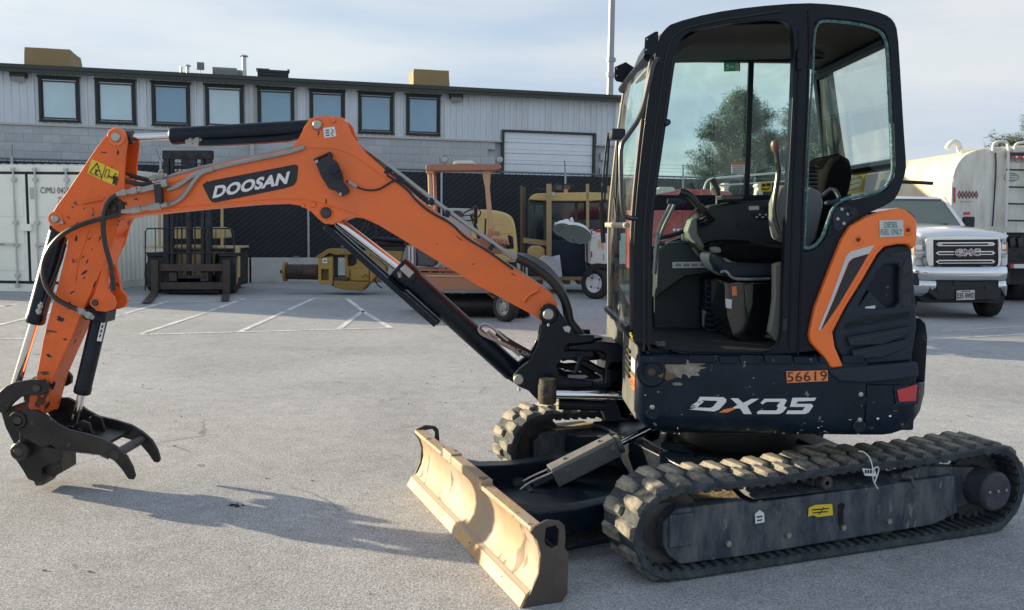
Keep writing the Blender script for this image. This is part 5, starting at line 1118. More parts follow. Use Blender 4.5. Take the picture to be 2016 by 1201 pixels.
# roof, headliner
top = chaikin([(1247, 480), (1252, 400), (1260, 320), (1268, 250), (1276, 190), (1286, 130), (1291, 100), (1297, 76), (1308, 58), (1324, 45), (1400, 25), (1480, 13), (1580, 5), (1640, 8), (1700, 16), (1742, 27), (1760, 40), (1768, 62)], 1, closed=False)
roofp = [(1291, 100), (1297, 76), (1308, 58), (1324, 45), (1400, 25), (1480, 13), (1580, 5), (1640, 8), (1700, 16), (1742, 27), (1760, 40), (1768, 62)]
R0 = [PX(x, y+3, YCAB)+Vector((0, .05, 0)) for x, y in roofp]
b = MB(); rings = []
for f, dz, dx in ((0, 0, 0), (.12, .012, 0), (.5, .02, -.02), (.88, .012, 0), (1, 0, 0)):
    rings.append([p+Vector((dx if k < 3 else 0, f*(CW-.10), dz)) for k, p in enumerate(R0)]+[p+Vector((0, f*(CW-.10), dz-.035)) for p in R0[::-1]])
b.loft(rings); b.out('roof', CABP, cabm, bev=.004, ang=50)
b = MB(); zl = PX(1400, 45, YCAB).z
b.loft([[(R0[1].x+.03, YCAB+.055, R0[1].z-.04), (R0[4].x, YCAB+.055, zl-.0), (R0[8].x, YCAB+.055, zl+.02), (R0[10].x, YCAB+.055, R0[10].z-.06)], [(R0[1].x+.03, YCAB+CW-.055, R0[1].z-.04), (R0[4].x, YCAB+CW-.055, zl-.0), (R0[8].x, YCAB+CW-.055, zl+.02), (R0[10].x, YCAB+CW-.055, R0[10].z-.06)]], closed=False, cap=False)
b.out('headliner', LINER, cabm, solid=.01)
b = MB(); p_ = PX(1400, 100, YCAB+CW-.06); b.box((.72, YCAB+CW-.10, PX(1400, 110, YCAB+CW-.1).z), (1.66, YCAB+CW-.052, zl)); b.out('far_header', CABP, cabm)
b = MB(); p_ = PX(1645, 97, 4.5); b.bx(p_, (.07, .05, .015)); b.out('roof_lamp', GRYD, cabm, bev=.004); b = MB(); b.lathe([(.03, -.01), (.05, 0), (.05, .02), (.001, .02)], PX(1610, 110, 4.6), (0, 0, 1), 20); b.out('speaker_grille', PLAS, cabm)
# front: glass, far pillar curve, wiper, bars
fx0 = [(1252, 650), (1252, 560), (1252, 470), (1256, 400), (1264, 320), (1273, 240), (1284, 160), (1292, 110)]
b = MB(); A_ = [PX(x, y, YCAB)+Vector((-.0, .03, 0)) for x, y in fx0]
rings = []
for f, bul in ((0, 0), (.05, .018), (.3, .035), (.7, .035), (.95, .018), (1., 0)): rings.append([p+Vector((-bul, f*(CW-.06), 0)) for p in A_])
b.loft(rings, closed=False, cap=False); b.out('windscreen', CGLASS, cabm, ang=60)
def bar(pts, r_, nm, m_=CABP, par=cabm, sm=1): b = MB(); b.tube(pts, r_, 8, smooth=sm); return b.out(nm, m_, par)
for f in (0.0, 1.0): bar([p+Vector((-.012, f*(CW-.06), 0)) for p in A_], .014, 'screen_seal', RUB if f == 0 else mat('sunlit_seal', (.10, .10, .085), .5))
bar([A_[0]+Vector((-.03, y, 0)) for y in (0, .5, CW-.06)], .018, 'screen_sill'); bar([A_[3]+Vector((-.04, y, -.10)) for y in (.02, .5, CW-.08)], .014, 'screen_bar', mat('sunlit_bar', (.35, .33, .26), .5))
bar([A_[7]+Vector((-.03, y, 0)) for y in (0, .5, CW-.06)], .022, 'screen_header')
b = MB(); p0_, p1_ = A_[0], Vector((xf+.03, YS+.03, lev(700))); b.loft([[A_[0]+Vector((-.01, 0, 0)), A_[0]+Vector((-.01, CW-.06, 0)), Vector((xf+.02, YCAB+CW-.04, lev(700))), Vector((xf+.02, YCAB+.03, lev(700)))], [A_[0]+Vector((.02, 0, 0)), A_[0]+Vector((.02, CW-.06, 0)), Vector((xf+.05, YCAB+CW-.04, lev(700))), Vector((xf+.05, YCAB+.03, lev(700)))]]); b.out('cab_front_panel', CABP, cabm, bev=.004)
def fpx(z): zt_, zb_ = A_[0].z, lev(700); f = (zt_-z)/(zt_-zb_); return (A_[0].x-.01)*(1-f)+(xf+.02)*f
z1_, z0_ = A_[0].z-.008, lev(684)
b = MB(); b.add([(fpx(z0_)-.004, YCAB+.10, z0_), (fpx(z0_)-.004, YCAB+.22, z0_), (fpx(z1_)-.004, YCAB+.22, z1_), (fpx(z1_)-.004, YCAB+.10, z1_)], [(0, 1, 2, 3)]); ws_ = b.out('warning_sticker', YEL, cabm, solid=.001)
for k in range(3):
    za = z0_+(z1_-z0_)*(.2+.25*k); b = MB(); b.add([(fpx(za)-.0065, YCAB+.12, za), (fpx(za)-.0065, YCAB+.20, za), (fpx(za)-.0065, YCAB+.20, za+.006), (fpx(za)-.0065, YCAB+.12, za+.006)], [(0, 1, 2, 3)]); b.out('printed_line', BLKD, ws_)
# wiper and handrail on the front pillar
bar([PX(1296, 116, YCAB-.03), PX(1285, 125, YCAB-.06), PX(1278, 160, YCAB-.06), PX(1262, 230, YCAB-.06), PX(1235, 268, YCAB-.06), PX(1222, 285, YCAB-.05), PX(1222, 330, YCAB-.05), PX(1224, 400, YCAB-.05), PX(1228, 424, YCAB-.05), PX(1240, 430, YCAB-.04), PX(1252, 430, YCAB-.01)], .011, 'grab_handle', mat('handle_black', (.02, .022, .026), .3, coat=.4), cabm, 2)
bar([PX(1216, 265, 4.5), PX(1215, 330, 4.5), PX(1213, 390, 4.5)], .006, 'wiper_arm', BLACK); bar([PX(1212, 390, 4.5), PX(1218, 470, 4.5), PX(1217, 472, 4.5)], .012, 'wiper_blade', RUB)
bar([PX(1197, 262, 4.35), PX(1190, 320, 4.35), PX(1184, 400, 4.35), PX(1186, 440, 4.35)], .005, 'wiper_arm', BLACK, sm=1); bar([PX(1200, 268, 4.35), PX(1196, 330, 4.35), PX(1190, 395, 4.35)], .005, 'wiper_arm', BLACK, sm=1); bar([PX(1183, 395, 4.35), PX(1188, 478, 4.35)], .012, 'wiper_blade', RUB, sm=0)
b = MB(); p_ = PX(1215, 265, 4.30); b.bx(p_, (.07, .10, .05)); b.out('wiper_motor', PLAS, cabm, bev=.01)
# light brackets at the front top
for q, Y in ((((1270, 74), (1290, 62), (1296, 62), (1296, 100), (1284, 110), (1268, 104)), YCAB-.01), (((1210, 132), (1232, 122), (1252, 135), (1256, 142), (1244, 166), (1214, 160), (1210, 155)), 4.75)):
    o = plate(q, Y, .008, 'lamp_bracket', CABP, cabm, bev=.001)
    for z in (q[0], q[-1]): b = MB(); b.cyl(PX(z[0]+4, z[1]+3 if z == q[0] else z[1]-6, Y-.001), PX(z[0]+4, z[1]+3 if z == q[0] else z[1]-6, Y-.004), .004, seg=8); b.out('rivet', STEEL, o)
# far glazing: window with divider bar, rear window
b = MB(); b.ext([PX(x, y, YCAB+CW-.03) for x, y in fdoor], (0, .004, 0)); g1 = b.out('side_glass', CGLASS, cabm)
b = MB(); b.ext([PX(x, y, YCAB+CW-.03) for x, y in flow], (0, .004, 0)); b.out('side_glass', CGLASS, cabm)
YFR = YCAB+CW-.06
b = MB(); a_, c_ = PX(1480, 112, YFR), PX(1470, 392, YFR); b.loft([[a_+Vector((x, y, 0)) for x, y in ((-.014, 0), (.014, 0), (.014, .02), (-.014, .02))], [c_+Vector((x, y, 0)) for x, y in ((-.014, 0), (.014, 0), (.014, .02), (-.014, .02))]]); b.out('glass_divider', CABP, cabm)
def farplate(px, nm, m_, dY=0, t=.004, par=cabm, **k): b = MB(); b.ext([PX(x, y, YFR+dY) for x, y in px], (0, -t, 0)); return b.out(nm, m_, par, **k)
farplate([(1278, 700), (1278, 392), (1286, 384), (1560, 381), (1640, 388), (1640, 700)], 'far_lower_wall', TEAL, .03, .02) if False else None
o = farplate([(1425, 122), (1457, 122), (1457, 140), (1425, 141)], 'exit_sticker', GRN); 
farplate([(1427, 124), (1455, 124), (1455, 139), (1427, 139)], 'sticker_panel', mat('green_light', (.10, .48, .30), .5), -.0055, .001, o)
farplate([(1448, 124), (1455, 124), (1455, 139), (1448, 139)], 'sticker_door', mat('sticker_pale', (.45, .62, .40), .5), -.007, .001, o)
farplate([(1431, 127), (1434, 127), (1436, 131), (1433, 138), (1430, 137), (1432, 132), (1429, 131)], 'sticker_runner', WHITE, -.007, .001, o); farplate([(1438, 130), (1443, 130), (1443, 128), (1446, 131.5), (1443, 135), (1443, 133), (1438, 133)], 'sticker_arrow', WHITE, -.007, .001, o)
o = farplate([(1440, 320), (1466, 319), (1466, 342), (1440, 342)], 'warning_sticker', WHITE); farplate([(1440, 320), (1466, 319), (1466, 324), (1440, 324.5)], 'sticker_head', ORD, -.0055, .001, o)
for k in range(4): farplate([(1442, 327+k*4), (1464, 326.5+k*4), (1464, 327.5+k*4), (1442, 328+k*4)], 'printed_line', mat('grey_ink', (.25, .25, .25), .6), -.0055, .001, o)
o = farplate([(1497, 359), (1519, 358), (1519, 377), (1497, 377)], 'warning_sticker', YEL); farplate([(1500, 362), (1507, 362), (1507, 367), (1500, 367)], 'printed_mark', BLKD, -.0055, .001, o); farplate([(1509, 361), (1517, 361), (1517, 366), (1509, 366)], 'printed_mark', BLKD, -.0055, .001, o); farplate([(1500, 370), (1508, 372), (1516, 369), (1516, 371), (1508, 374), (1500, 373)], 'printed_mark', BLKD, -.0055, .001, o)
# rear wall, pillar and rear window
xr0 = PX(1765, 60, YCAB).x
bar([PX(1622, 112, YFR-.02), PX(1640, 250, YFR-.02), PX(1660, 375, YFR-.02), PX(1668, 430, YFR-.02)], .040, 'rear_pillar', CABP, cabm)
rw = [(1768, 62), (1773, 140), (1780, 260), (1783, 330), (1768, 384)]
RA = [PX(x, y, YCAB)+Vector((-.02, .03, 0)) for x, y in rw]
def rearpt(p, f): return p+Vector((0, f*(CW-.08), 0))
b = MB(); b.loft([[rearpt(p, f) for p in RA] for f in (0, .5, 1)], closed=False, cap=False); b.out('rear_glass', CGLASS, cabm)
bar([rearpt(RA[3]+Vector((-.01, 0, .02)), f) for f in (0, 1)], .026, 'rear_sill'); bar([rearpt(RA[0]+Vector((-.01, 0, -.03)), f) for f in (0, 1)], .030, 'rear_header')
# yellow and grey papers on the rear sill
b = MB(); q_ = [(1660, 384), (1664, 352), (1708, 336), (1700, 378)]; b.ext([PX(x, y, 4.55) for x, y in q_], (0, .003, 0)); ys_ = b.out('yellow_notice', YEL, cabm)
for k in range(3): b = MB(); b.tube([PX(1668+k, 376-k*10, 4.545), PX(1694+k, 368-k*10, 4.545)], .002, 5); b.out('printed_line', BLKD, ys_)
b = MB(); q_ = [(1700, 380), (1708, 345), (1752, 338), (1750, 372)]; b.ext([PX(x, y, 4.5) for x, y in q_], (0, .003, 0)); b.out('grey_notice', GRYD, cabm)
# latch plate near the orange panel
o = plate([(1640, 420), (1652, 408), (1672, 404), (1688, 414), (1690, 424), (1672, 436), (1660, 452), (1650, 457), (1642, 450)], YCAB-.006, .012, 'latch_plate', PLAS, cabm, bev=.003)
for q in ((1657, 412), (1669, 421), (1649, 431), (1661, 440)): b = MB(); b.lathe([(.001, -.006), (.007, -.005), (.008, .0)], PX(*q, YCAB-.007), (0, 1, 0), 10); b.out('bolt', STEEL, o)
b = MB(); b.cyl(PX(1680, 416, YCAB-.03), PX(1680, 416, YCAB), .016, seg=14); b.out('rubber_stop', RUB, o)
bar([PX(1620, 385, YCAB+.05), PX(1640, 368, YCAB+.03), PX(1655, 392, YCAB), PX(1640, 398, YCAB), PX(1625, 400, YCAB+.03)], .010, 'latch_handle', PLAS, cabm)
# ---- interior ------------------------------------------------------------
zfl = lev(692)
b = MB(); b.box((xf+.06, YCAB+.03, zfl-.03), (1.30, YCAB+CW-.06, zfl)); fl_ = b.out('cab_floor', mat('floor_mat', (.008, .011, .014), .7, dirt=(.05, .05, .045), damt=.5, dscale=6), cabm)
for k in range(8): b = MB(); a_ = Vector((xf+.08, YCAB+.06+k*.022, zfl)); b.box(a_, a_+Vector((.16-.008*k, .010, .008))); b.out('floor_rib', PLAS, fl_)
o = plate(blob(1300, 678, 14, 8, 12, .5, 8), YCAB+.06, .02, 'torn_mat', mat('torn_mat_grey', (.10, .12, .12), .8, dirt=(.02, .02, .02), damt=.7, dscale=30), cabm)
ZI = YCAB+CW
# right console (far side): side wall, armrest console, control panel
def slab(px, Y0, Y1, nm, m_, par=cabm, bev=.01, **k):
    b = MB(); b.ext([PX(x, y, Y0) for x, y in px], (0, Y1-Y0, 0)); return b.out(nm, m_, par, bev=bev, **k)
slab([(1288, 520), (1310, 478), (1370, 470), (1420, 478), (1440, 500), (1440, 690), (1288, 690)], 4.80, 4.86, 'far_wall_panel', TEAL, bev=.004)
slab([(1262, 412), (1262, 388), (1290, 384), (1400, 384), (1400, 412)], 4.84, 4.87, 'far_wall_trim', CABP, bev=.003)
slab([(1376, 412), (1400, 390), (1560, 384), (1640, 388), (1640, 700), (1420, 700), (1400, 440), (1376, 448)], 4.82, 4.87, 'far_inner_wall', CABP, bev=.003)
slab([(1294, 490), (1316, 478), (1395, 478), (1420, 510), (1425, 535), (1350, 545), (1300, 580), (1292, 590)], 4.66, 4.80, 'footwell_panel', TEAL)
o = slab([(1324, 516), (1393, 515), (1393, 527), (1324, 528)], 4.655, 4.659, 'instruction_sticker', GRYD, bev=0)
for k in range(4): slab([(1330+k*16, 519), (1341+k*16, 519), (1341+k*16, 524), (1330+k*16, 524)], 4.650, 4.653, 'printed_mark', mat('grey_ink', (.25, .25, .25), .6), o, bev=0)
cons = slab([(1352, 470), (1358, 450), (1372, 425), (1400, 404), (1440, 398), (1545, 392), (1560, 400), (1560, 520), (1410, 540), (1372, 500)], 4.58, 4.80, 'right_console', TEAL, bev=.015)
slab([(1352, 455), (1360, 432), (1372, 428), (1374, 460), (1392, 492), (1386, 494), (1360, 470)], 4.50, 4.60, 'console_trim', BEIGE, bev=.01)
o = slab([(1450, 436), (1480, 434), (1482, 450), (1453, 452)], 4.575, 4.579, 'tray_opening', BLKD, cons, bev=.0)
o = slab([(1482, 420), (1518, 418), (1521, 430), (1489, 432)], 4.570, 4.579, 'switch_panel', PLAS, cons, bev=.002)
for k in range(5):
    for j in range(2): slab([(1488+k*6, 421+j*5), (1492+k*6, 421+j*5), (1492+k*6, 424+j*5), (1488+k*6, 424+j*5)], 4.565, 4.570, 'switch', GRYD if (k+j) % 2 else TEAL, o, bev=0)
slab([(1474, 406), (1494, 405), (1495, 413), (1475, 414)], 4.573, 4.579, 'instruction_sticker', GRYD, cons, bev=0)
for k in range(4): slab([(1498+k*9, 407), (1504+k*9, 407), (1504+k*9, 413), (1498+k*9, 413)], 4.57, 4.579, 'switch', PLAS, cons, bev=.001)
slab([(1418, 387), (1424, 384), (1462, 385), (1466, 389), (1460, 393), (1424, 393)], 4.50, 4.62, 'monitor', mat('monitor_grey', (.06, .065, .07), .4), bev=.004)
# joysticks
bar([PX(1394, 440, 4.52), PX(1380, 415, 4.52), PX(1374, 408, 4.52)], .030, 'joystick_boot', RUB)
for k in range(5): b = MB(); p_ = PX(1382+k*3, 414+k*6, 4.52); b.lathe([(.001, -.006), (.022+.004*k, -.006), (.028+.005*k, 0), (.022+.004*k, .006), (.001, .006)], p_, (-.5, 0, .85), 18); b.out('boot_fold', RUB, cabm)
b = MB(); b.tube([PX(1376, 408, 4.52), PX(1366, 393, 4.52), PX(1354, 382, 4.52), PX(1338, 377, 4.52)], lambda f: .015+.004*math.sin(f*3)+.003*f, 10, smooth=1); b.out('joystick', mat('grip_black', (.018, .018, .02), .4), cabm)
b = MB(); b.tube([PX(1413, 402, 4.62), PX(1414, 385, 4.62), PX(1410, 366, 4.62), PX(1402, 352, 4.62)], lambda f: .011+.006*f, 10, smooth=1); b.out('blade_lever', mat('grip_black', (.018, .018, .02), .4), cabm)
# travel levers
TL = mat('satin_lever', (.25, .26, .26), .25, .8)
for dx, Y in ((0, 4.35), (8, 4.45)):
    b = MB(); b.tube([PX(1287+dx*.3, 540, Y), PX(1292+dx*.3, 478, Y), PX(1297+dx, 450, Y), PX(1316+dx, 412, Y), PX(1322+dx, 398, Y)], .009, 8, smooth=1); b.out('travel_lever', TL, cabm)
    b = MB(); b.tube([PX(1314+dx, 396, Y), PX(1336+dx, 397, Y), PX(1340+dx, 401, Y)], .014, 8, smooth=1); b.out('lever_knob', PLAS, cabm)
b = MB(); b.tube([PX(1293, 478, 4.38), PX(1305, 479, 4.42)], .014, 8); b.out('lever_clamp', TL, cabm)
bar([PX(1290, 470, 4.7), PX(1330, 462, 4.7), PX(1360, 448, 4.7)], .012, 'pedal_bar', PLAS)
# safety lever
b = MB(); b.tube([PX(1541, 472, 4.10), PX(1526, 430, 4.10), PX(1524, 400, 4.10), PX(1532, 350, 4.10), PX(1533, 330, 4.10), PX(1528, 295, 4.10)], .013, 10, smooth=2); b.out('safety_lever', mat('handle_black', (.02, .022, .026), .3), cabm)
b = MB(); b.lathe([(.001, .0), (.014, .002), (.020, .016), (.022, .034), (.016, .050), (.001, .056)], PX(1527, 299, 4.10), (-.1, 0, 1), 20); b.out('lever_knob', BROWN, cabm)
# left console by the door pillar
slab([(1530, 470), (1524, 440), (1524, 400), (1534, 370), (1548, 362), (1556, 370), (1556, 480)], 4.12, 4.22, 'left_console', BEIGE, bev=.02)
slab([(1524, 520), (1543, 515), (1543, 680), (1528, 672), (1514, 655), (1520, 620), (1524, 590)], 4.05, 4.10, 'seat_side_trim', BEIGE, bev=.008)
# seat
b = MB(); p_ = PX(1470, 492, 4.42)
pr = [(-.17, -.03), (-.20, .0), (-.17, .035), (-.05, .045), (.10, .03), (.27, .03), (.30, -.05), (.0, -.06), (-.12, -.055)]
b.loft([[Vector((p_.x+x*s, 4.42+y, p_.z+z*s2)) for x, z in pr] for y, s, s2 in ((-.24, .86, .55), (-.20, .98, .95), (-.12, 1, 1.05), (0, 1, .85), (.12, 1, 1.05), (.20, .98, .95), (.24, .86, .55))]); st_ = b.out('seat', SEATM, cabm, ang=60, bev=.01)
b = MB()
for k in range(16): y = 4.42-.20+.40*k/15; b.tube([Vector((p_.x-.205, y, p_.z+.0)), Vector((p_.x-.16, y, p_.z+.040)), Vector((p_.x-.04, y, p_.z+.046))], .0045, 5, smooth=1)
b.out('seat_stitching', SEATM, st_)
slab([(1402, 487), (1418, 486), (1424, 497), (1406, 499)], 4.20, 4.28, 'seat_trim', BEIGE, st_, bev=.01)
slab([(1408, 500), (1460, 500), (1530, 508), (1530, 545), (1440, 548), (1420, 535), (1408, 515)], 4.24, 4.60, 'seat_suspension', PLAS, st_, bev=.015)
slab([(1424, 504), (1446, 502), (1452, 518), (1430, 517)], 4.22, 4.25, 'suspension_cover', BEIGE, st_, bev=.01)
b = MB(); b.tube([PX(1420, 536, 4.22), PX(1430, 533, 4.2), PX(1440, 546, 4.2), PX(1455, 550, 4.2), PX(1515, 549, 4.2)], .008, 8, smooth=1); b.out('seat_bar', TL, st_)
GLB = mat('glossy_black', (.006, .007, .009), .12, coat=.8)
slab([(1428, 556), (1455, 552), (1528, 556), (1528, 690), (1480, 686), (1440, 665), (1432, 640), (1428, 620)], 4.26, 4.62, 'seat_base', GLB, cabm, bev=.012)
slab([(1466, 560), (1484, 558), (1482, 600), (1474, 622), (1468, 600)], 4.245, 4.26, 'seat_base_highlight', mat('dark_olive', (.05, .07, .055), .3), cabm, bev=.004)  # olive wedge painting a gloss highlight on the seat base
slab([(1441, 564), (1450, 564), (1451, 582), (1442, 582)], 4.25, 4.26, 'caution_sticker', ORD, cabm, bev=0); slab([(1429, 588), (1441, 590), (1440, 608), (1430, 606)], 4.25, 4.26, 'paper_sticker', WHITE, cabm, bev=0)
for k in range(9): slab([(1392, 560+k*11), (1420, 560+k*11), (1421, 565+k*11), (1392, 565+k*11)], 4.60, 4.66, 'vent_louvre', PLAS, cabm, bev=.002)
slab([(1388, 550), (1425, 545), (1430, 665), (1388, 662)], 4.64, 4.78, 'rear_wall_box', CABP, cabm, bev=.005)
# seat back and headrest in the rear window
sbk = slab([(1582, 380), (1596, 366), (1617, 378), (1622, 400), (1608, 470), (1590, 495), (1560, 500), (1560, 400)], 4.16, 4.22, 'seat_side_shell', mat('grey_seat_shell', (.13, .15, .17), .55), cabm, bev=.012)
b = MB(); p_ = PX(1630, 372, 4.42); pr = [(-.08, .10), (-.05, .15), (.0, .165), (.045, .14), (.06, .08), (.05, 0), (.02, -.12), (-.06, -.30), (-.14, -.30), (-.12, -.1)]
b.loft([[Vector((p_.x+x*s, 4.42+y, p_.z+z*s)) for x, z in pr] for y, s in ((-.18, .80), (-.15, .96), (0, 1.), (.15, .96), (.18, .80))]); bk = b.out('seat_back', SEATM, cabm, ang=60, bev=.01)
b = MB()
for k in range(12): y = 4.42-.13+.26*k/11; b.tube([Vector((p_.x-.085, y, p_.z+.09)), Vector((p_.x-.052, y, p_.z+.148)), Vector((p_.x, y, p_.z+.163))], .004, 5, smooth=1)
b.out('seat_stitching', SEATM, bk)
for k in range(6): b = MB(); b.lathe([(.001, -.006), (.028, -.006), (.034, 0), (.028, .006), (.001, .006)], PX(1597, 330+k*8, 4.2), (0, 0, 1), 18); b.out('bellows_fold', RUB, cabm)
bar([PX(1770, 358, 4.3), PX(1800, 359, 4.3), PX(1836, 361, 4.3)], .009, 'rear_antenna', RUB, cabm, 0)

# ================================================================== THINGS IN THE YARD
def wt(name, label, cat, px, py, group=None):
    g = G(px, py); return thing(name, label, cat, (g.x, g.y, 0), group=group)
def S(th, px, Y0, Y1, nm, m_, bev=.0, holes=(), **k):
    """outline seen at depth Y0 carried straight back to Y1"""
    b = MB(); b.ext([PX(x, y, Y0) for x, y in px], (0, Y1-Y0, 0), [[PX(x, y, Y0) for x, y in h] for h in holes]); return b.out(nm, m_, th, bev=bev, **k)
def rect(x0, y0, x1, y1): return [(x0, y0), (x1, y0), (x1, y1), (x0, y1)]
def T(th, pts, r_, nm, m_, seg=8, sm=0): b = MB(); b.tube([PX(x, y, Y) for x, y, Y in pts], r_, seg, smooth=sm); return b.out(nm, m_, th)
def wheel(th, c, r_, w, ax, nm='wheel', rimm=None, hub=.55, tread=True):
    """tyre and rim, outer face towards ax"""
    c = Vector(c); ax = Vector(ax).normalized()
    b = MB(); b.lathe([(r_*hub, -w*.42), (r_*.86, -w*.5), (r_*.97, -w*.42), (r_, -w*.25), (r_, w*.25), (r_*.97, w*.42), (r_*.86, w*.5), (r_*hub, w*.42)], c, ax, 36); t = b.out(nm, mat('tyre_rubber', (.018, .018, .019), .75, var=.2, dirt=(.07, .065, .06), damt=.4, dscale=8, bump=.2), th)
    b = MB(); b.lathe([(r_*hub, w*.42), (r_*hub*.93, w*.44), (r_*hub*.9, w*.2), (r_*hub*.5, w*.12), (r_*hub*.45, w*.25), (r_*.1, w*.28), (.001, w*.28)], c, ax, 30); ri = b.out('rim', rimm or STEEL, t)
    x = ax.orthogonal().normalized(); y = ax.cross(x)
    for k in range(8):
        a = k*math.pi/4; p = c+(x*math.cos(a)+y*math.sin(a))*r_*hub*.7+ax*w*.10; b = MB(); b.cyl(p, p+ax*w*.075, r_*hub*.13, seg=8)
        if k % 2 == 0: b.out('rim_slot', BLKD, t)
    return t
# ---- container -----------------------------------------------------------
g = G(176, 577); ROT = -.10
con = thing('shipping_container', 'cream shipping container with lock rods on its doors at the left edge', 'container', (g.x, g.y, 0), ROT, world=False)
CR = mat('cream_container_paint', (.92, .93, .84), .45, var=.03, dirt=(.66, .63, .52), damt=.3, dscale=3)
WD, HT, LN = 2.44, 2.52, 3.4
b = MB(); b.box((-WD, .05, .12), (0, LN, HT-.02)); b.out('shell', CR, con)
b = MB()
for a in (((-WD, -.02, .0), (0, .10, .16)), ((-WD, -.02, HT-.12), (0, .10, HT)), ((-WD, -.02, .16), (-WD+.10, .10, HT-.12)), ((-.10, -.02, .16), (0, .10, HT-.12)), ((-.0, 0, .0), (.02, LN, .16)), ((0, 0, HT-.1), (.02, LN, HT))): b.box(*a)
b.out('door_frame', CR, con, bev=.008)
for k in range(18): 
    b = MB(); y = .18+k*.18; b.loft([[(.0, y, .16), (.035, y+.04, .16), (.035, y+.08, .16), (.0, y+.12, .16)], [(.0, y, HT-.1), (.035, y+.04, HT-.1), (.035, y+.08, HT-.1), (.0, y+.12, HT-.1)]], closed=False, cap=False); b.out('side_rib', CR, con)
for k in range(13): b = MB(); x = -WD+.12+k*.18; b.box((x, -.0, HT), (x+.10, LN, HT+.028)); b.out('roof_rib', mat('white_roof', (.66, .68, .66), .5), con, bev=.01)
SEAL = mat('door_seal_rubber', (.012, .016, .024), .6)
for x0, x1 in ((-WD+.12, -WD/2-.03), (-WD/2+.03, -.12)):
    b = MB(); b.box((x0-.05, -.030, .165), (x1+.05, .03, HT-.125)); sl = b.out('door_seal', SEAL, con)
    b = MB(); b.box((x0, -.04, .22), (x1, -.012, HT-.18)); d_ = b.out('door', CR, con, bev=.006)
    for z0 in (.42, .96, 1.5): b = MB(); b.box((x0+.05, -.052, z0), (x1-.05, -.040, z0+.36)); b.out('door_panel', CR, d_, bev=.01)
    for fx in ((.22, .80) if x0 < -WD/2 else (.17, .78)):
        x = x0+(x1-x0)*fx; b = MB(); b.cyl((x, -.085, .14), (x, -.085, HT-.07), .017, seg=10); rd = b.out('lock_rod', GALV, d_)
        for z in (.30, .9, 1.35, HT-.32): b = MB(); b.box((x-.05, -.10, z), (x+.05, -.052, z+.07)); b.out('rod_bracket', GALV, d_, bev=.008)
        for z in (.12, HT-.08): b = MB(); b.box((x-.04, -.11, z-.03), (x+.04, -.06, z+.03)); b.out('rod_cam', GALV, d_, bev=.006)
        b = MB(); b.box((x-.02, -.12, .93), (x+.42 if x < x1-.4 else x-.40, -.10, .97)); b.out('lock_handle', GALV, d_, bev=.006)
    for z in (HT-.50,): b = MB(); b.box((x0+.05, -.07, z-.16), (x0+.16, -.05, z+.06)); b.out('hinge_pad', mat('pale_pad', (.50, .50, .44), .5), d_, bev=.01)
b = MB(); b.box((-WD/2-.11, -.13, 1.22), (-WD/2+.12, -.05, 1.36)); b.out('lock_box', CR, con, bev=.01)
for x in (-WD+.02, -.10): b = MB(); b.box((x-.02, -.035, -.0), (x+.12, .16, .13)); b.out('corner_casting', CR, con, bev=.01)
text('CIMU 042612', (-WD/2+.30, -.056, HT-.55), (-.18, -.056, HT-.55), (-WD/2+.30, -.056, HT-.43), BLKD, con, off=.0); text('22G1', (-WD/2+.66, -.056, HT-.74), (-.42, -.056, HT-.74), (-WD/2+.66, -.056, HT-.62), BLKD, con)
# ---- forklift --------------------------------------------------------------
YF_ = 17.3
fk = wt('forklift', 'old forklift with tall dark mast and worn forks resting on the lot', 'forklift', 375, 578)
DM = mat('dark_mast_steel', (.012, .016, .024), .55, .2, dirt=(.09, .08, .07), damt=.6, dscale=6); RS = mat('rusty_fork_steel', (.055, .045, .042), .6, .3, dirt=(.13, .085, .06), damt=.6, dscale=5); TAN = mat('forklift_cream', (.55, .42, .22), .55, dirt=(.25, .18, .1), damt=.4)
for x0, x1 in ((321, 332), (404, 415)): S(fk, rect(x0, 298, x1, 572), YF_, YF_+.12, 'mast_rail', DM, .005)
for x0, x1 in ((334, 341), (395, 402)): S(fk, rect(x0, 312, x1, 560), YF_+.02, YF_+.10, 'inner_rail', DM, .004)
S(fk, rect(319, 296, 416, 313), YF_-.02, YF_+.14, 'mast_crossbar', DM, .008); S(fk, rect(332, 300, 404, 308), YF_-.03, YF_-.021, 'crossbar_face', DM)
for x, y0, y1, r_ in ((372, 322, 545, .055), (358, 306, 540, .014), (384, 306, 540, .014), (349, 330, 560, .012)): T(fk, [(x, y0, YF_+.05), (x, y1, YF_+.05)], r_, 'lift_cylinder' if r_ > .05 else 'lift_chain', DM)
S(fk, rect(358, 310, 386, 330), YF_, YF_+.08, 'chain_anchor', DM, .01)
for x in (314, 437): T(fk, [(x, 336, YF_+.9), (x, 486, YF_+.9)], .030, 'guard_post', TAN)
T(fk, [(314, 336, YF_+.9), (437, 336, YF_+.9)], .03, 'guard_rail', TAN); 
for x in (330, 350, 375, 400, 420): T(fk, [(x, 337, YF_+.9), (x, 344, YF_+2.0)], .016, 'guard_bar', TAN)
for x in (314, 437): T(fk, [(x, 337, YF_+.9), (x, 345, YF_+2.), (x, 470, YF_+2.1)], .026, 'rear_guard_post', TAN)
S(fk, rect(281, 485, 468, 489), YF_+.25, YF_+1.0, 'fender_shelf', TAN, .004)
S(fk, rect(343, 447, 365, 470), YF_+.7, YF_+.9, 'dash_panel', TAN, .01); S(fk, rect(380, 447, 403, 470), YF_+.7, YF_+.9, 'dash_panel', TAN, .01)
S(fk, [(404, 470), (406, 450), (414, 447), (424, 452), (428, 470)], YF_+1.0, YF_+2.0, 'rear_hood', TAN, .03)
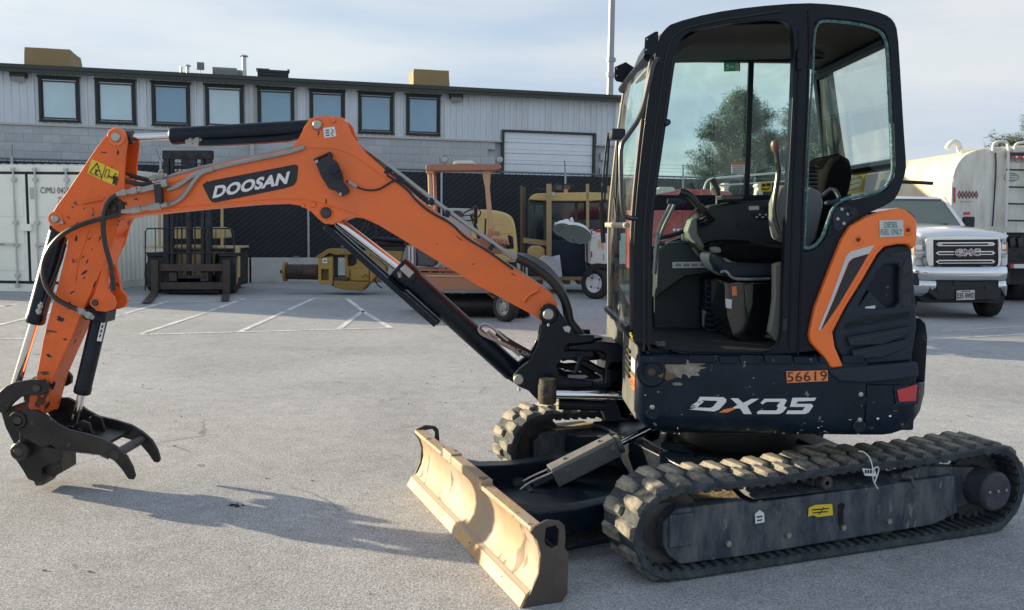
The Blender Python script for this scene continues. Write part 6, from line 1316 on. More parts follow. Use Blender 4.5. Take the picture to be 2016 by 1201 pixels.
S(fk, rect(345, 482, 412, 492), YF_+.5, YF_+.7, 'cowl', TAN, .01); S(fk, rect(346, 500, 404, 545), YF_+.4, YF_+1.6, 'chassis', TAN, .01)
for x0, x1 in ((288, 334), (430, 466)):
    S(fk, [(x0, 498), (x1, 498), (x1, 505), (x0, 505)], YF_+.05, YF_+.8, 'fender', DM, .01)
    c = PX((x0+x1)/2, 540, YF_+.5); wheel(fk, (c.x, YF_+.55, .36), .36, .34, (1 if x0 > 400 else -1, 0, 0), 'tyre', TAN)
    S(fk, rect(x0+2, 505, x1-2, 565), YF_+.1, YF_+.16, 'mud_guard', DM, .01)
S(fk, rect(463, 486, 470, 546), YF_+.2, YF_+.3, 'side_step', TAN, .004)
T(fk, [(286, 572, YF_-.15), (286, 456, YF_-.15), (290, 450, YF_-.15), (455, 450, YF_-.15), (460, 456, YF_-.15), (462, 520, YF_-.15)], .014, 'load_backrest', DM); T(fk, [(287, 498, YF_-.15), (462, 498, YF_-.15)], .014, 'backrest_bar', DM)
for x in (306, 325, 357, 383, 410, 425, 443): T(fk, [(x, 451, YF_-.15), (x, 498, YF_-.15)], .009, 'backrest_bar', DM)
S(fk, rect(311, 520, 438, 534), YF_-.12, YF_-.02, 'carriage_bar', RS, .005); S(fk, rect(313, 556, 438, 570), YF_-.12, YF_-.02, 'carriage_bar', RS, .005); S(fk, rect(350, 542, 404, 548), YF_-.1, YF_-.05, 'carriage_link', DM)
for x0 in (332, 394): S(fk, rect(x0, 536, x0+16, 554), YF_-.08, YF_, 'tilt_bracket', RS, .01)
S(fk, rect(318, 572, 432, 577), YF_+.1, YF_+1.5, 'underbody', BLKD)
S(fk, rect(300, 500, 455, 566), YF_+1.0, YF_+2.2, 'body', DM, .02)
for a0, a1, tx0, tx1, ty in ((297, 311, 279, 298, 596), (438, 452, 435, 451, 592)):
    S(fk, rect(a0, 512, a1, 577), YF_-.18, YF_-.12, 'fork_shank', RS, .006)
    z = .02; tip = G(tx0, ty, .03); tip1 = G(tx1, ty-1, .03); p0 = PX(a0, 574, YF_-.15); p1 = PX(a1, 574, YF_-.15)
    b = MB(); b.loft([[(p0.x, p0.y, .02), (p1.x, p1.y, .02), (p1.x, p1.y, .065), (p0.x, p0.y, .065)], [(tip.x, tip.y, .02), (tip1.x, tip1.y, .02), (tip1.x, tip1.y, .035), (tip.x, tip.y, .035)]]); b.out('fork', RS, fk, bev=.004)
# ---- yellow drum machine ------------------------------------------------------
YD = 18.0
dm = wt('drum_attachment', 'yellow machine section with a dark rusty drum sticking out to its left', 'machine attachment', 690, 572)
YW = mat('dirty_yellow_paint', (.38, .245, .06), .55, var=.15, dirt=(.20, .13, .05), damt=.6, dscale=3); YW2 = mat('dark_yellow_paint', (.30, .18, .035), .6, dirt=(.1, .06, .03), damt=.5)
c0_, c1_ = PX(568, 535, YD), PX(626, 537, YD)
b = MB(); b.lathe([(.001, -.02), (.155, -.02), (.155, .30), (.165, .31), (.155, .32), (.16, .62), (.001, .62)], c0_, (1, 0, 0), 30); dr_ = b.out('drum', mat('rusty_drum', (.03, .025, .025), .55, .3, dirt=(.13, .06, .035), damt=.7, dscale=5), dm)
b = MB(); b.lathe([(.001, 0), (.20, 0), (.20, .06), (.001, .06)], c0_-Vector((.09, 0, 0)), (1, 0, 0), 30); b.out('drum_flange', YW2, dr_, bev=.01); b = MB(); b.cyl(c0_-Vector((.17, 0, 0)), c0_-Vector((.09, 0, 0)), .035, seg=12); b.out('stub_shaft', IRON, dr_)
S(dm, [(626, 507), (655, 505), (655, 560), (630, 560), (626, 550)], YD-.22, YD+.3, 'end_block', YW, .01, holes=[rect(632, 530, 647, 552)]); S(dm, rect(630, 526, 650, 556), YD-.05, YD, 'block_recess', YW2)
S(dm, rect(653, 505, 658, 563), YD-.1, YD+.3, 'seal_plate', IRON)
S(dm, [(620, 506), (645, 490), (700, 492), (703, 500), (660, 502), (650, 498), (632, 508)], YD-.24, YD+.35, 'top_arm', YW2, .01)
S(dm, [(678, 500), (728, 492), (728, 556), (680, 556)], YD-.1, YD+.4, 'housing', YW, .01, holes=[[(684, 504), (697, 498), (702, 504), (702, 518), (695, 524), (684, 524)]])
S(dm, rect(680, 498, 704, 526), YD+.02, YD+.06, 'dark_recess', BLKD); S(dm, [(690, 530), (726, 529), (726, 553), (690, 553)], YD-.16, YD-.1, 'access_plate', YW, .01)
S(dm, rect(681, 532, 688, 548), YD-.16, YD-.1, 'latch_plate', YW2, .005)
S(dm, [(728, 530), (742, 542), (730, 555), (728, 556)], YD-.14, YD+.2, 'gusset', YW, .005); S(dm, [(728, 494), (740, 510), (760, 525), (757, 545), (742, 556), (728, 556)], YD, YD+.4, 'tail_section', YW, .01)
T(dm, [(711, 546, YD-.18), (716, 541, YD-.18), (722, 540, YD-.18), (724, 546, YD-.18)], .012, 'lifting_eye', YW2, sm=1)
S(dm, [(656, 553), (727, 556), (712, 573), (676, 570), (658, 566)], YD-.3, YD+.3, 'skid_shoe', YW2, .01); S(dm, rect(656, 545, 684, 560), YD-.2, YD+.3, 'hydraulic_motor', IRON, .02)
S(dm, rect(680, 466, 706, 492), YD+.1, YD+.5, 'control_box', mat('navy_box', (.03, .045, .07), .5), .01)
for k, q in enumerate(((724, 430, 700, 470), (730, 432, 712, 470), (736, 436, 742, 468), (742, 438, 736, 474))): T(dm, [(q[0], q[1], YD+.3), ((q[0]+q[2])/2+3, (q[1]+q[3])/2, YD+.3), (q[2], q[3], YD+.3)], .02, 'hose', HOSE, sm=1)
T(dm, [(733, 470, YD+.3), (796, 475, YD+.3)], .05, 'ram', BLACK); T(dm, [(740, 480, YD+.4), (800, 482, YD+.4)], .05, 'ram', mat('rusty_ram', (.10, .05, .04), .5, .3))
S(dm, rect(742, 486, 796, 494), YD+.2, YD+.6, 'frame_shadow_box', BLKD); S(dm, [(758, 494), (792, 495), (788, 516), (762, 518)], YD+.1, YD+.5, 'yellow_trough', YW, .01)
T(dm, [(738, 550, YD), (742, 560, YD), (752, 567, YD-.2)], .014, 'loose_hose', HOSE, sm=2)
b = MB()
for k in range(7): b.lathe([(.012, -.004), (.018, 0), (.012, .004)], PX(674, 466+k*5, YD-.26), (0, .3 if k % 2 else 1, 0), 10)
b.out('chain', GALV, dm)
S(dm, rect(635, 509, 644, 518), YD-.224, YD-.23, 'sticker', WHITE); S(dm, rect(637, 512, 642, 515), YD-.232, YD-.234, 'printed_mark', BLKD)
# ---- orange broom tractor -----------------------------------------------------
YT = 14.0
bt = wt('broom_tractor', 'faded orange open tractor with roll bar, steering wheel and a wide black broom under it', 'sweeper tractor', 990, 632)
OT = mat('faded_orange_paint', (.36, .165, .10), .55, var=.12, dirt=(.30, .17, .11), damt=.6, dscale=3); OL = mat('sunlit_orange', (.48, .31, .18), .5, var=.08)  # paler second orange paints sunlight onto the roll bar and trim
S(bt, [(838, 326), (846, 323), (986, 324), (988, 331), (975, 335), (838, 336)], YT, YT+.5, 'canopy_bar', OT, .01)
T(bt, [(846, 335, YT+.1), (848, 395, YT+.1), (852, 470, YT+.1)], .035, 'roll_bar_post', OL); T(bt, [(855, 335, YT+.4), (857, 395, YT+.4), (860, 470, YT+.4)], .03, 'roll_bar_post', OT)
S(bt, [(951, 336), (966, 336), (964, 372), (972, 452), (962, 455), (955, 372), (950, 345)], YT+.1, YT+.2, 'roll_bar_post', OL, .008)
S(bt, rect(839, 336, 853, 342), YT+.02, YT+.2, 'post_bracket', OL, .005)
for px in (876, 984):
    c = PX(px, 314, YT+.05); b = MB(); b.lathe([(.001, .06), (.035, .055), (.054, .01), (.057, 0), (.050, -.004)], c, (0, 1, 0), 24); l_ = b.out('work_light', PLAS, bt); b = MB(); b.lathe([(.001, -.012), (.03, -.009), (.050, -.002)], c, (0, 1, 0), 24); b.out('lens', mat('work_lens', (.35, .38, .40), .08, coat=1.), l_)
    T(bt, [(px, 321, YT+.08), (px, 326, YT+.08)], .012, 'lamp_stalk', PLAS)
S(bt, [(892, 323), (894, 318), (900, 316), (928, 316), (934, 319), (934, 323)], YT+.1, YT+.3, 'beacon_bar', mat('white_plastic', (.7, .7, .66), .4), .01)
T(bt, [(988, 330, YT+.05), (987, 337, YT+.05), (976, 338, YT+.05)], .006, 'cable', RUB, sm=1)
c = PX(928, 423, YT+.2); zt_ = Vector((-.25, -.55, .8)).normalized(); x_ = zt_.orthogonal().normalized(); y_ = zt_.cross(x_)
b = MB(); b.tube([c+(x_*math.cos(a)+y_*math.sin(a))*.155 for a in [2*math.pi*i/28 for i in range(29)]], .012, 8, cap=False); sw_ = b.out('steering_wheel', RUB, bt)
for a in (0, 2.1, 4.2): b = MB(); b.tube([c, c+(x_*math.cos(a)+y_*math.sin(a))*.15], .009, 6); b.out('spoke', RUB, sw_)
T(bt, [(928, 424, YT+.2), (934, 440, YT+.3), (940, 458, YT+.3), (944, 472, YT+.35)], .028, 'steering_column', DM); T(bt, [(936, 406, YT+.2), (936, 440, YT+.25)], .035, 'lever_box', RUB); T(bt, [(956, 430, YT+.1), (955, 462, YT+.1)], .015, 'lever', DM)
S(bt, rect(958, 455, 983, 470), YT-.1, YT+.3, 'front_box', OT, .01); S(bt, [(964, 472), (972, 464), (1000, 468), (1002, 480), (968, 480)], YT-.2, YT+.1, 'valve_block', OL, .006)
for k in range(5): T(bt, [(968+k*7, 470+k, YT-.22), (974+k*7, 478+k, YT-.25)], .018, 'valve', OT)
S(bt, rect(840, 470, 1000, 500), YT+.2, YT+1.2, 'chassis', OT, .02); S(bt, [(1000, 462), (1010, 466), (1012, 490), (996, 490)], YT, YT+.3, 'battery_box', BLACK, .02)
GT = mat('grey_tank_metal', (.20, .20, .20), .45, .4, dirt=(.08, .07, .06), damt=.4)
S(bt, [(793, 505), (800, 483), (812, 480), (820, 482), (820, 526), (800, 524)], YT, YT+.5, 'engine_shroud', GT, .02); S(bt, [(820, 490), (860, 500), (858, 522), (852, 526), (822, 524)], YT, YT+.5, 'fuel_tank', mat('dark_tank', (.07, .07, .08), .5), .03)
S(bt, rect(810, 484, 814, 524), YT-.02, YT, 'shroud_strap', GALV); S(bt, rect(804, 484, 807, 524), YT-.02, YT, 'shroud_strap', GALV)
for y in (528, 536): S(bt, [(800, y), (905, y+2), (905, y+7), (800, y+5)], YT, YT+.1, 'frame_rail', OT, .005)
for a in (((842, 520), (852, 548)), ((868, 522), (866, 548)), ((880, 528), (912, 548)), ((890, 545), (870, 528))): T(bt, [(*a[0], YT+.05), (*a[1], YT+.05)], .03, 'brace', OT, 6)
S(bt, rect(812, 530, 900, 545), YT+.3, YT+.9, 'underbody', BLKD); c = PX(832, 560, YT+.7); wheel(bt, (c.x, YT+.8, .33), .33, .25, (0, -1, 0), 'tyre', OT)
S(bt, [(820, 545), (960, 546), (985, 575), (965, 577), (872, 576), (838, 560)], YT-.5, YT+.5, 'broom_hood', OT, .008)
S(bt, [(870, 570), (965, 571), (966, 577), (874, 577)], YT-.52, YT-.505, 'hood_edge', GT, .003)
T(bt, [(838, 543, YT-.5), (955, 545, YT-.5)], .014, 'hood_rib', OL)
cB0, cB1 = PX(868, 600, YT-.1), PX(1040, 603, YT-.1)
rB = .185
b = MB(); b.cyl((cB0.x, cB0.y, rB+.01), (cB1.x, cB1.y, rB+.01), rB*.9, seg=24); br = b.out('broom', BLKD, bt)
rnd = random.Random(3); vs = []; fs = []
for _ in range(5000):
    f = rnd.random(); a = rnd.random()*6.283; p = cB0.lerp(cB1, f); p.z = rB+.01; d_ = Vector((rnd.uniform(-.15, .15), math.cos(a), math.sin(a))); q = p+d_*(rB*rnd.uniform(.97, 1.05)); s = Vector((.004, 0, 0)); i0 = len(vs)
    if q.z < .003: q.z = .003
    p = p+d_*rB*.5; vs += [p-s, p+s, q+s, q-s]; fs.append((i0, i0+1, i0+2, i0+3))
b = MB(); b.add(vs, fs); b.out('bristles', mat('bristle_black', (.008, .008, .010), .8), br, kind='stuff')
wc = G(993, 634); wheel(bt, (wc.x+.02, wc.y+.09, .235), .235, .17, (-.75, -.66, 0), 'tyre', mat('worn_rim', (.35, .35, .34), .45, .4), .62)
b = MB(); b.cyl((wc.x+.02, wc.y+.09, .24), (wc.x-.3, wc.y+.6, .42), .03); b.out('caster_arm', OT, bt)
# ---- yellow hooded machine behind ---------------------------------------------
YH = 16.8
hm = wt('yellow_loader', 'pale yellow machine with a rounded engine hood behind the broom tractor', 'loader', 985, 572)
PY_ = mat('pale_yellow_paint', (.62, .45, .19), .45, var=.08, dirt=(.35, .26, .12), damt=.35)
S(hm, chaikin([(930, 412), (972, 413), (1000, 420), (1012, 432), (1018, 470), (1020, 520), (925, 520)], 2), YH, YH+1.1, 'engine_hood', PY_, .05)
S(hm, chaikin([(872, 412), (884, 409), (950, 412), (955, 425), (950, 500), (880, 500)], 1), YH+.1, YH+1.2, 'cowl', mat('pale_grey_panel', (.42, .43, .42), .45), .03); S(hm, chaikin([(888, 416), (904, 414), (912, 420), (908, 430), (892, 430)], 1), YH+.08, YH+.1, 'side_window', GLB)
S(hm, rect(930, 520, 1018, 548), YH+.1, YH+1., 'underbody', DM, .02)
for px in (945, 1000): c = PX(px, 545, YH+.1); wheel(hm, (c.x, YH+.15, .34), .34, .25, (0, -1, 0), 'tyre', PY_)
S(hm, rect(975, 440, 1008, 460), YH-.012, YH+.0, 'hood_louvre', PY_, .004)
# ---- wooden crate with a yellow roofed cab -------------------------------------
YK = 19.3
kr = wt('timber_crate', 'open timber pallet frame of tall posts standing round a yellow roofed cab', 'crate', 1110, 562)
WDm = mat('lit_timber', (.42, .31, .16), .75, var=.15, vscale=4, stretch=(6, 6, .6), dirt=(.25, .17, .09), damt=.5); WDd = mat('dark_timber', (.14, .10, .065), .8, var=.2, stretch=(6, 6, .6))  # posts in sun get a tan timber colour, the others a dark copy
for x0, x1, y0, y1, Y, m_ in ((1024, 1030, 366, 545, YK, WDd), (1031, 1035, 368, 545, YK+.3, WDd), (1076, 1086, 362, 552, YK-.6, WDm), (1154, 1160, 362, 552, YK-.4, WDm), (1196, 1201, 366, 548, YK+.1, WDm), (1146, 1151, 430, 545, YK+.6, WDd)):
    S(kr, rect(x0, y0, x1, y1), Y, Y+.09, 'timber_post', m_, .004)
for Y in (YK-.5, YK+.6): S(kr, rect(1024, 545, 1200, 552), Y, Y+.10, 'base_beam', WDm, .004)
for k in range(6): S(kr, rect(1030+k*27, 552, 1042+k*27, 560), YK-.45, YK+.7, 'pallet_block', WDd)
S(kr, [(1030, 468), (1078, 474), (1078, 484), (1030, 478)], YK-.45, YK-.40, 'rail_board', WDm, .003)
kc = thing('machine_cab', 'dark glazed machine cab with a mustard yellow roof inside the timber crate', 'machine cab', (PX(1120, 550, YK).x, YK, 0))
MU_ = mat('mustard_roof', (.58, .42, .17), .5, dirt=(.35, .25, .12), damt=.3); DGL = mat('dark_cab_glass', (.010, .018, .028), .08, var=.3, coat=.8); DFR = mat('dark_cab_frame', (.05, .055, .06), .5)
S(kc, chaikin([(1040, 396), (1046, 384), (1060, 380), (1192, 378), (1198, 384), (1198, 396)], 1), YK-.4, YK+.9, 'roof', MU_, .02)
S(kc, [(1040, 397), (1197, 396), (1197, 545), (1040, 545)], YK-.1, YK+.8, 'cab_shell', DFR, .01)
for q in ((1043, 402, 1051, 478), (1054, 402, 1070, 480), (1087, 399, 1132, 432), (1137, 399, 1180, 432), (1184, 399, 1195, 432)): S(kc, rect(*q), YK-.115, YK-.095, 'pane', DGL, .004)
S(kc, rect(1083, 440, 1152, 472), YK-.115, YK-.095, 'lower_pane', DGL, .004); S(kc, rect(1083, 474, 1152, 543), YK-.13, YK-.1, 'navy_panel', mat('navy_panel', (.010, .022, .06), .5), .006)
for k in range(7): S(kc, rect(1086+k*9.4, 476, 1087.4+k*9.4, 541), YK-.138, YK-.13, 'panel_rib', mat('navy_panel', (.010, .022, .06), .5))
S(kc, chaikin([(1038, 484), (1072, 484), (1074, 512), (1040, 512)], 1), YK-.5, YK-.1, 'fuel_box', MU_, .03)
S(kc, [(1083, 376), (1090, 364), (1098, 361), (1128, 363), (1134, 370), (1130, 376)], YK-.2, YK+.2, 'lamp_bar', DM, .01); S(kc, rect(1094, 365, 1106, 374), YK-.21, YK-.2, 'lamp_lens', DGL); S(kc, rect(1110, 365, 1122, 374), YK-.21, YK-.2, 'lamp_lens', DGL)
b = MB(); b.lathe([(.05, 0), (.05, .05), (.03, .08), (.001, .09)], PX(1114, 380, YK-.25), (0, 0, 1), 16); b.out('amber_beacon', ORD, kc)
T(kc, [(1134, 368, YK), (1150, 362, YK), (1165, 368, YK), (1180, 372, YK)], .008, 'cable', RUB, sm=1); T(kc, [(1048, 378, YK), (1052, 372, YK), (1075, 374, YK)], .02, 'horn', DM)
S(kc, [(1086, 378), (1092, 378), (1092, 386), (1086, 386)], YK-.42, YK-.4, 'marker_lamp', CLEAR if False else GRYD, .003)
sk = thing('white_sack', 'crumpled white sack leaning on the navy panel in the timber crate', 'sack', (PX(1084, 545, YK-.8).x, YK-.8, 0))
b = MB(); b.ext([PX(x, y, YK-.75) for x, y in ((1063, 508), (1072, 503), (1086, 506), (1102, 502), (1104, 520), (1107, 545), (1066, 546), (1062, 525))], (0, .12, 0)); bmesh.ops.triangulate(b.bm, faces=b.bm.faces[:]); bmesh.ops.subdivide_edges(b.bm, edges=b.bm.edges[:], cuts=2)
for v in b.bm.verts: v.co += Vector((0, noise.noise(v.co*9)*.06, 0))
b.out('sack_body', mat('white_sack', (.62, .66, .72), .7, bump=.3, bscale=12), sk, ang=60)
# ---- light tower trailer ---------------------------------------------------------
YL = 17.6
lt = wt('light_tower_trailer', 'white light tower trailer with two hanging dish lamps and one visible wheel', 'trailer', 1175, 587)
WH = mat('white_trailer_paint', (.72, .72, .70), .4, var=.04, dirt=(.45, .42, .38), damt=.3)
S(lt, [(1162, 468), (1170, 461), (1250, 461), (1250, 520), (1162, 520)], YL, YL+1.3, 'body', WH, .01); S(lt, rect(1164, 520, 1250, 530), YL+.1, YL+1.2, 'chassis', DM, .005)
S(lt, chaikin([(1154, 545), (1156, 530), (1164, 521), (1180, 518), (1196, 522), (1196, 530), (1182, 528), (1170, 530), (1162, 545)], 1), YL-.12, YL+.15, 'fender', RUB, .005)
S(lt, chaikin([(1156, 535), (1166, 522), (1190, 520), (1196, 545), (1160, 545)], 1), YL+.10, YL+.15, 'fender_side', RUB)
wg = G(1173, 588); wheel(lt, (wg.x, YL+.0, .315), .315, .22, (-.62, -.78, 0), 'tyre', mat('white_rim', (.75, .77, .78), .35), .60)
for q in ((1163, 495, 1166, 507, REDR), (1172, 452, 1184, 458, REDR), (1166, 455, 1171, 459, WHITE)): S(lt, rect(*q[:4]), YL-.01, YL, 'reflector', q[4])
S(lt, [(1176, 478), (1180, 472), (1184, 480), (1188, 474), (1190, 490), (1186, 494), (1182, 486), (1178, 492)], YL-.006, YL-.001, 'faded_logo', mat('faded_orange_logo', (.75, .40, .28), .5)); S(lt, rect(1187, 500, 1189, 512), YL-.006, YL-.001, 'decal', mat('grey_ink', (.25, .25, .25), .6))
S(lt, rect(1166, 452, 1190, 462), YL+.3, YL+.8, 'winch_housing', WH, .02); T(lt, [(1158, 470, YL+.2), (1166, 455, YL+.3), (1180, 448, YL+.3), (1200, 452, YL+.3)], .02, 'cable', RUB, sm=1); T(lt, [(1160, 462, YL+.2), (1158, 450, YL+.2), (1150, 446, YL+.2), (1146, 438, YL+.2)], .02, 'mast_arm', DM)
T(lt, [(1158, 545, YL+.6), (1156, 452, YL+.6)], .03, 'mast_post', DM)
for (px, py, rr_, tilt) in ((1112, 452, .24, -.25), (1134, 460, .32, -.35)):
    ax_ = Vector((.12, -.25 if rr_ > .3 else -.1, .95)).normalized(); c = PX(px, py, YL-.2)
    b = MB(); b.lathe([(rr_, -.02), (rr_*.95, .03), (rr_*.75, .10), (rr_*.4, .15), (.06, .16), (.06, .22), (.001, .23)], c, Vector((.12-tilt*.3, .55, .80)), 30); dl_ = b.out('dish_lamp', WH, lt, ang=50)
    b = MB(); b.lathe([(rr_*.99, -.018), (rr_*.6, .0), (.001, .01)], c, Vector((.12-tilt*.3, .55, .80)), 30); b.out('lens', mat('greenish_lens', (.26, .30, .28), .25), dl_)
T(lt, [(1092, 440, YL-.1), (1112, 440, YL-.1), (1126, 438, YL-.1), (1150, 446, YL)], .022, 'lamp_bar', WH); S(lt, [(1122, 430), (1127, 427), (1130, 436), (1124, 442)], YL-.12, YL-.06, 'bar_clamp', WH, .005)
T(lt, [(1128, 470, YL-.2), (1130, 478, YL-.2), (1138, 480, YL-.2)], .006, 'cable', RUB, sm=1)
# ---- tan crated machine seen through the windscreen
tb = wt('tan_cardboard_crate', 'tan box on skids half hidden behind the excavator cab front glass', 'crate', 1228, 562)
S(tb, [(1214, 490), (1244, 488), (1246, 500), (1262, 505), (1262, 552), (1214, 552)], 18.9, 19.7, 'box', mat('cardboard_tan', (.40, .28, .13), .8), .01); S(tb, rect(1212, 552, 1262, 560), 18.9, 19.7, 'skid', WDd); S(tb, rect(1226, 489, 1228, 551), 18.88, 18.9, 'strap', BLKD)
# ---- red machine beyond the cab -----------------------------------------------------
YR = 11.5
rm = wt('red_machine', 'bright red machine with white rails seen through the excavator cab', 'machine', 1370, 640)
RD = mat('red_paint', (.42, .030, .035), .4, var=.12, dirt=(.45, .25, .22), damt=.4, dscale=5, coat=.3)
S(rm, [(1262, 392), (1300, 380), (1330, 372), (1390, 372), (1440, 378), (1450, 400), (1450, 540), (1262, 540)], YR, YR+1.6, 'body', RD, .02)
S(rm, [(1285, 378), (1300, 368), (1326, 368), (1330, 376), (1290, 384)], YR-.02, YR+.3, 'pale_cover', mat('pale_dust', (.55, .50, .45), .7), .01)
for q in ((1272, 425, 1290, 445), (1300, 418, 1340, 420), (1275, 470, 1340, 473), (1345, 400, 1348, 500)): S(rm, rect(*q), YR-.02, YR-.005, 'panel_edge', RD, .002)
for k in range(4): S(rm, rect(1325+k*8, 450, 1330+k*8, 455), YR-.02, YR-.004, 'white_mark', WHITE)
S(rm, [(1262, 425), (1275, 415), (1282, 432), (1270, 448)], YR-.03, YR-.0, 'torn_panel', mat('pale_dust', (.55, .50, .45), .7))
for px in (1300, 1420): c = PX(px, 560, YR); wheel(rm, (c.x, YR+.1, .38), .38, .25, (0, -1, 0), 'tyre', WHITE)
WR = mat('white_rail', (.62, .62, .60), .4)
T(rm, [(1385, 385, YR+.2), (1388, 362, YR+.2), (1396, 352, YR+.2), (1440, 348, YR+.2), (1560, 338, YR+.2)], .014, 'rail', WR, sm=1); T(rm, [(1400, 352, YR+.2), (1400, 385, YR+.2)], .012, 'rail', WR); T(rm, [(1400, 366, YR+.2), (1560, 356, YR+.2)], .010, 'rail', WR)
S(rm, rect(1440, 384, 1590, 420), YR+.1, YR+1.0, 'deck', RD, .01)
for px in (1430, 1497):
    S(rm, [(px-6, 384), (px-4, 370), (px-8, 366), (px-4, 360), (px+4, 360), (px+8, 366), (px+4, 370), (px+6, 384)], YR+.3, YR+.5, 'white_valve', WR, .01)
T(rm, [(1405, 385, YR), (1398, 372, YR), (1410, 364, YR), (1424, 366, YR)], .012, 'pale_hose', mat('cream_hose', (.5, .45, .3), .5), sm=2)
# ---- pickup truck ---------------------------------------------------------------
YP = 14.5
pk = wt('pickup_truck', 'silver white pickup truck facing the camera with a chrome grille and three bars', 'pickup truck', 1895, 616)
SV = mat('silver_car_paint', (.76, .79, .84), .22, .0, var=.03, coat=1.); CHR = mat('chrome_trim', (.72, .74, .77), .13, 1., var=.05); BPL = mat('black_plastic', (.012, .014, .018), .5)
S(pk, [(1795, 470), (1806, 462), (1822, 462), (1822, 534), (1797, 524)], YP+.15, YP+1.0, 'fender', SV, .03); S(pk, [(1968, 464), (1978, 468), (1985, 480), (1985, 522), (1970, 530)], YP+.12, YP+1.0, 'fender', SV, .03)
def PW(x, y, Y): p = PX(x, y, YP); return Vector((p.x, Y, p.z))
def hood_ring(Y, z0, hw, crown):
    xc = PX(1897, 460, YP).x; return [Vector((xc+hw*t, Y, z0+crown*(1-t*t))) for t in [-1+2*i/14 for i in range(15)]]
b = MB(); zh = PX(1897, 462, YP).z
b.loft([hood_ring(YP+.0, zh-.07, .70, .01), hood_ring(YP+.04, zh-.01, .76, .035), hood_ring(YP+.30, zh+.04, .82, .06), hood_ring(YP+.9, zh+.10, .84, .05), hood_ring(YP+1.65, zh+.13, .80, .05)], closed=False, cap=False); b.out('hood', SV, pk, ang=60, solid=.012)
xc = PX(1897, 460, YP).x
for sg in (-1, 1):
    b = MB(); b.loft([[Vector((xc+sg*.84, YP+.25, zh+.04)), Vector((xc+sg*.90, YP+.35, zh-.10)), Vector((xc+sg*.92, YP+.4, .55))], [Vector((xc+sg*.84, YP+1.65, zh+.12)), Vector((xc+sg*.95, YP+1.65, zh-.05)), Vector((xc+sg*.95, YP+1.65, .5))]], closed=False, cap=False); b.out('side_panel', SV, pk, ang=60, solid=.01)
b = MB(); hwb, hwt = .80, .64; zb3 = zh+.15; zt3 = PX(1840, 389, YP+2.1).z
b.loft([[(xc-hwb, YP+1.65, zb3), (xc+hwb, YP+1.65, zb3), (xc+hwb+.12, YP+1.8, zb3-.1), (xc+hwb+.12, YP+3.4, zb3-.1), (xc-hwb-.12, YP+3.4, zb3-.1), (xc-hwb-.12, YP+1.8, zb3-.1)], [(xc-hwt, YP+2.15, zt3-.03), (xc+hwt, YP+2.15, zt3-.03), (xc+hwt+.04, YP+2.2, zt3-.03), (xc+hwt+.04, YP+3.2, zt3-.03), (xc-hwt-.04, YP+3.2, zt3-.03), (xc-hwt-.04, YP+2.2, zt3-.03)]]); cbn = b.out('cabin_glass', mat('truck_glass', (.14, .18, .15), .06, coat=.6, spec=.6), pk)
b = MB(); b.loft([[(xc-hwt-.05, YP+2.1, zt3-.03), (xc+hwt+.05, YP+2.1, zt3-.03), (xc+hwt+.05, YP+3.3, zt3-.03), (xc-hwt-.05, YP+3.3, zt3-.03)], [(xc-hwt+.06, YP+2.2, zt3+.02), (xc+hwt-.06, YP+2.2, zt3+.02), (xc+hwt-.06, YP+3.2, zt3+.02), (xc-hwt+.06, YP+3.2, zt3+.02)]]); b.out('roof', SV, pk, bev=.01)
for sg in (-1, 1): b = MB(); b.tube([(xc+sg*(hwb+.03), YP+1.63, zb3-.02), (xc+sg*(hwt+.03), YP+2.13, zt3)], .035, 8); b.out('windscreen_pillar', SV, pk)
b = MB(); b.box((xc-.95, YP+1.6, .45), (xc+.95, YP+5.6, zb3-.12)); b.out('body', SV, pk, bev=.03)
S(pk, chaikin([(1822, 470), (1828, 464), (1964, 464), (1971, 470), (1972, 522), (1964, 533), (1838, 534), (1824, 524)], 1), YP-.02, YP+.12, 'grille_surround', CHR, .012, holes=[[(1838, 473), (1965, 472), (1966, 520), (1960, 527), (1846, 528), (1838, 522)]])
gb = S(pk, [(1836, 471), (1967, 470), (1967, 529), (1836, 530)], YP+.02, YP+.05, 'grille', BPL)
for y in (481, 498.5, 515.5): S(pk, [(1842, y), (1848, y-4), (1955, y-4.5), (1960, y-.5), (1955, y+3.5), (1848, y+4)], YP-.0, YP+.02, 'grille_bar', CHR, .004); S(pk, [(1849, y-1.5), (1954, y-2), (1954, y+1.5), (1849, y+2)], YP-.012, YP+.0, 'bar_slot', BPL)
for k in range(5): S(pk, rect(1838, 475+k*11, 1966, 476+k*11), YP+.012, YP+.02, 'grille_slat', BPL)
for x in (1850, 1950): S(pk, rect(x-5, 479, x+5, 483), YP-.02, YP-.012, 'marker_lens', GRYD)
text('GMC', PX(1880, 505, YP-.025), PX(1931, 504, YP-.025), PX(1880, 490, YP-.025), WHITE, pk, 'badge_outline', off=.06, depth=.0)
text('GMC', PX(1882, 503.5, YP-.035), PX(1929.5, 502.5, YP-.035), PX(1882, 491.5, YP-.035), mat('badge_red', (.30, .04, .05), .3), pk, 'badge', off=-.012, depth=.001)
HL = mat('headlight_glass', (.42, .46, .48), .08, .3, var=.3, vscale=20, coat=1.)
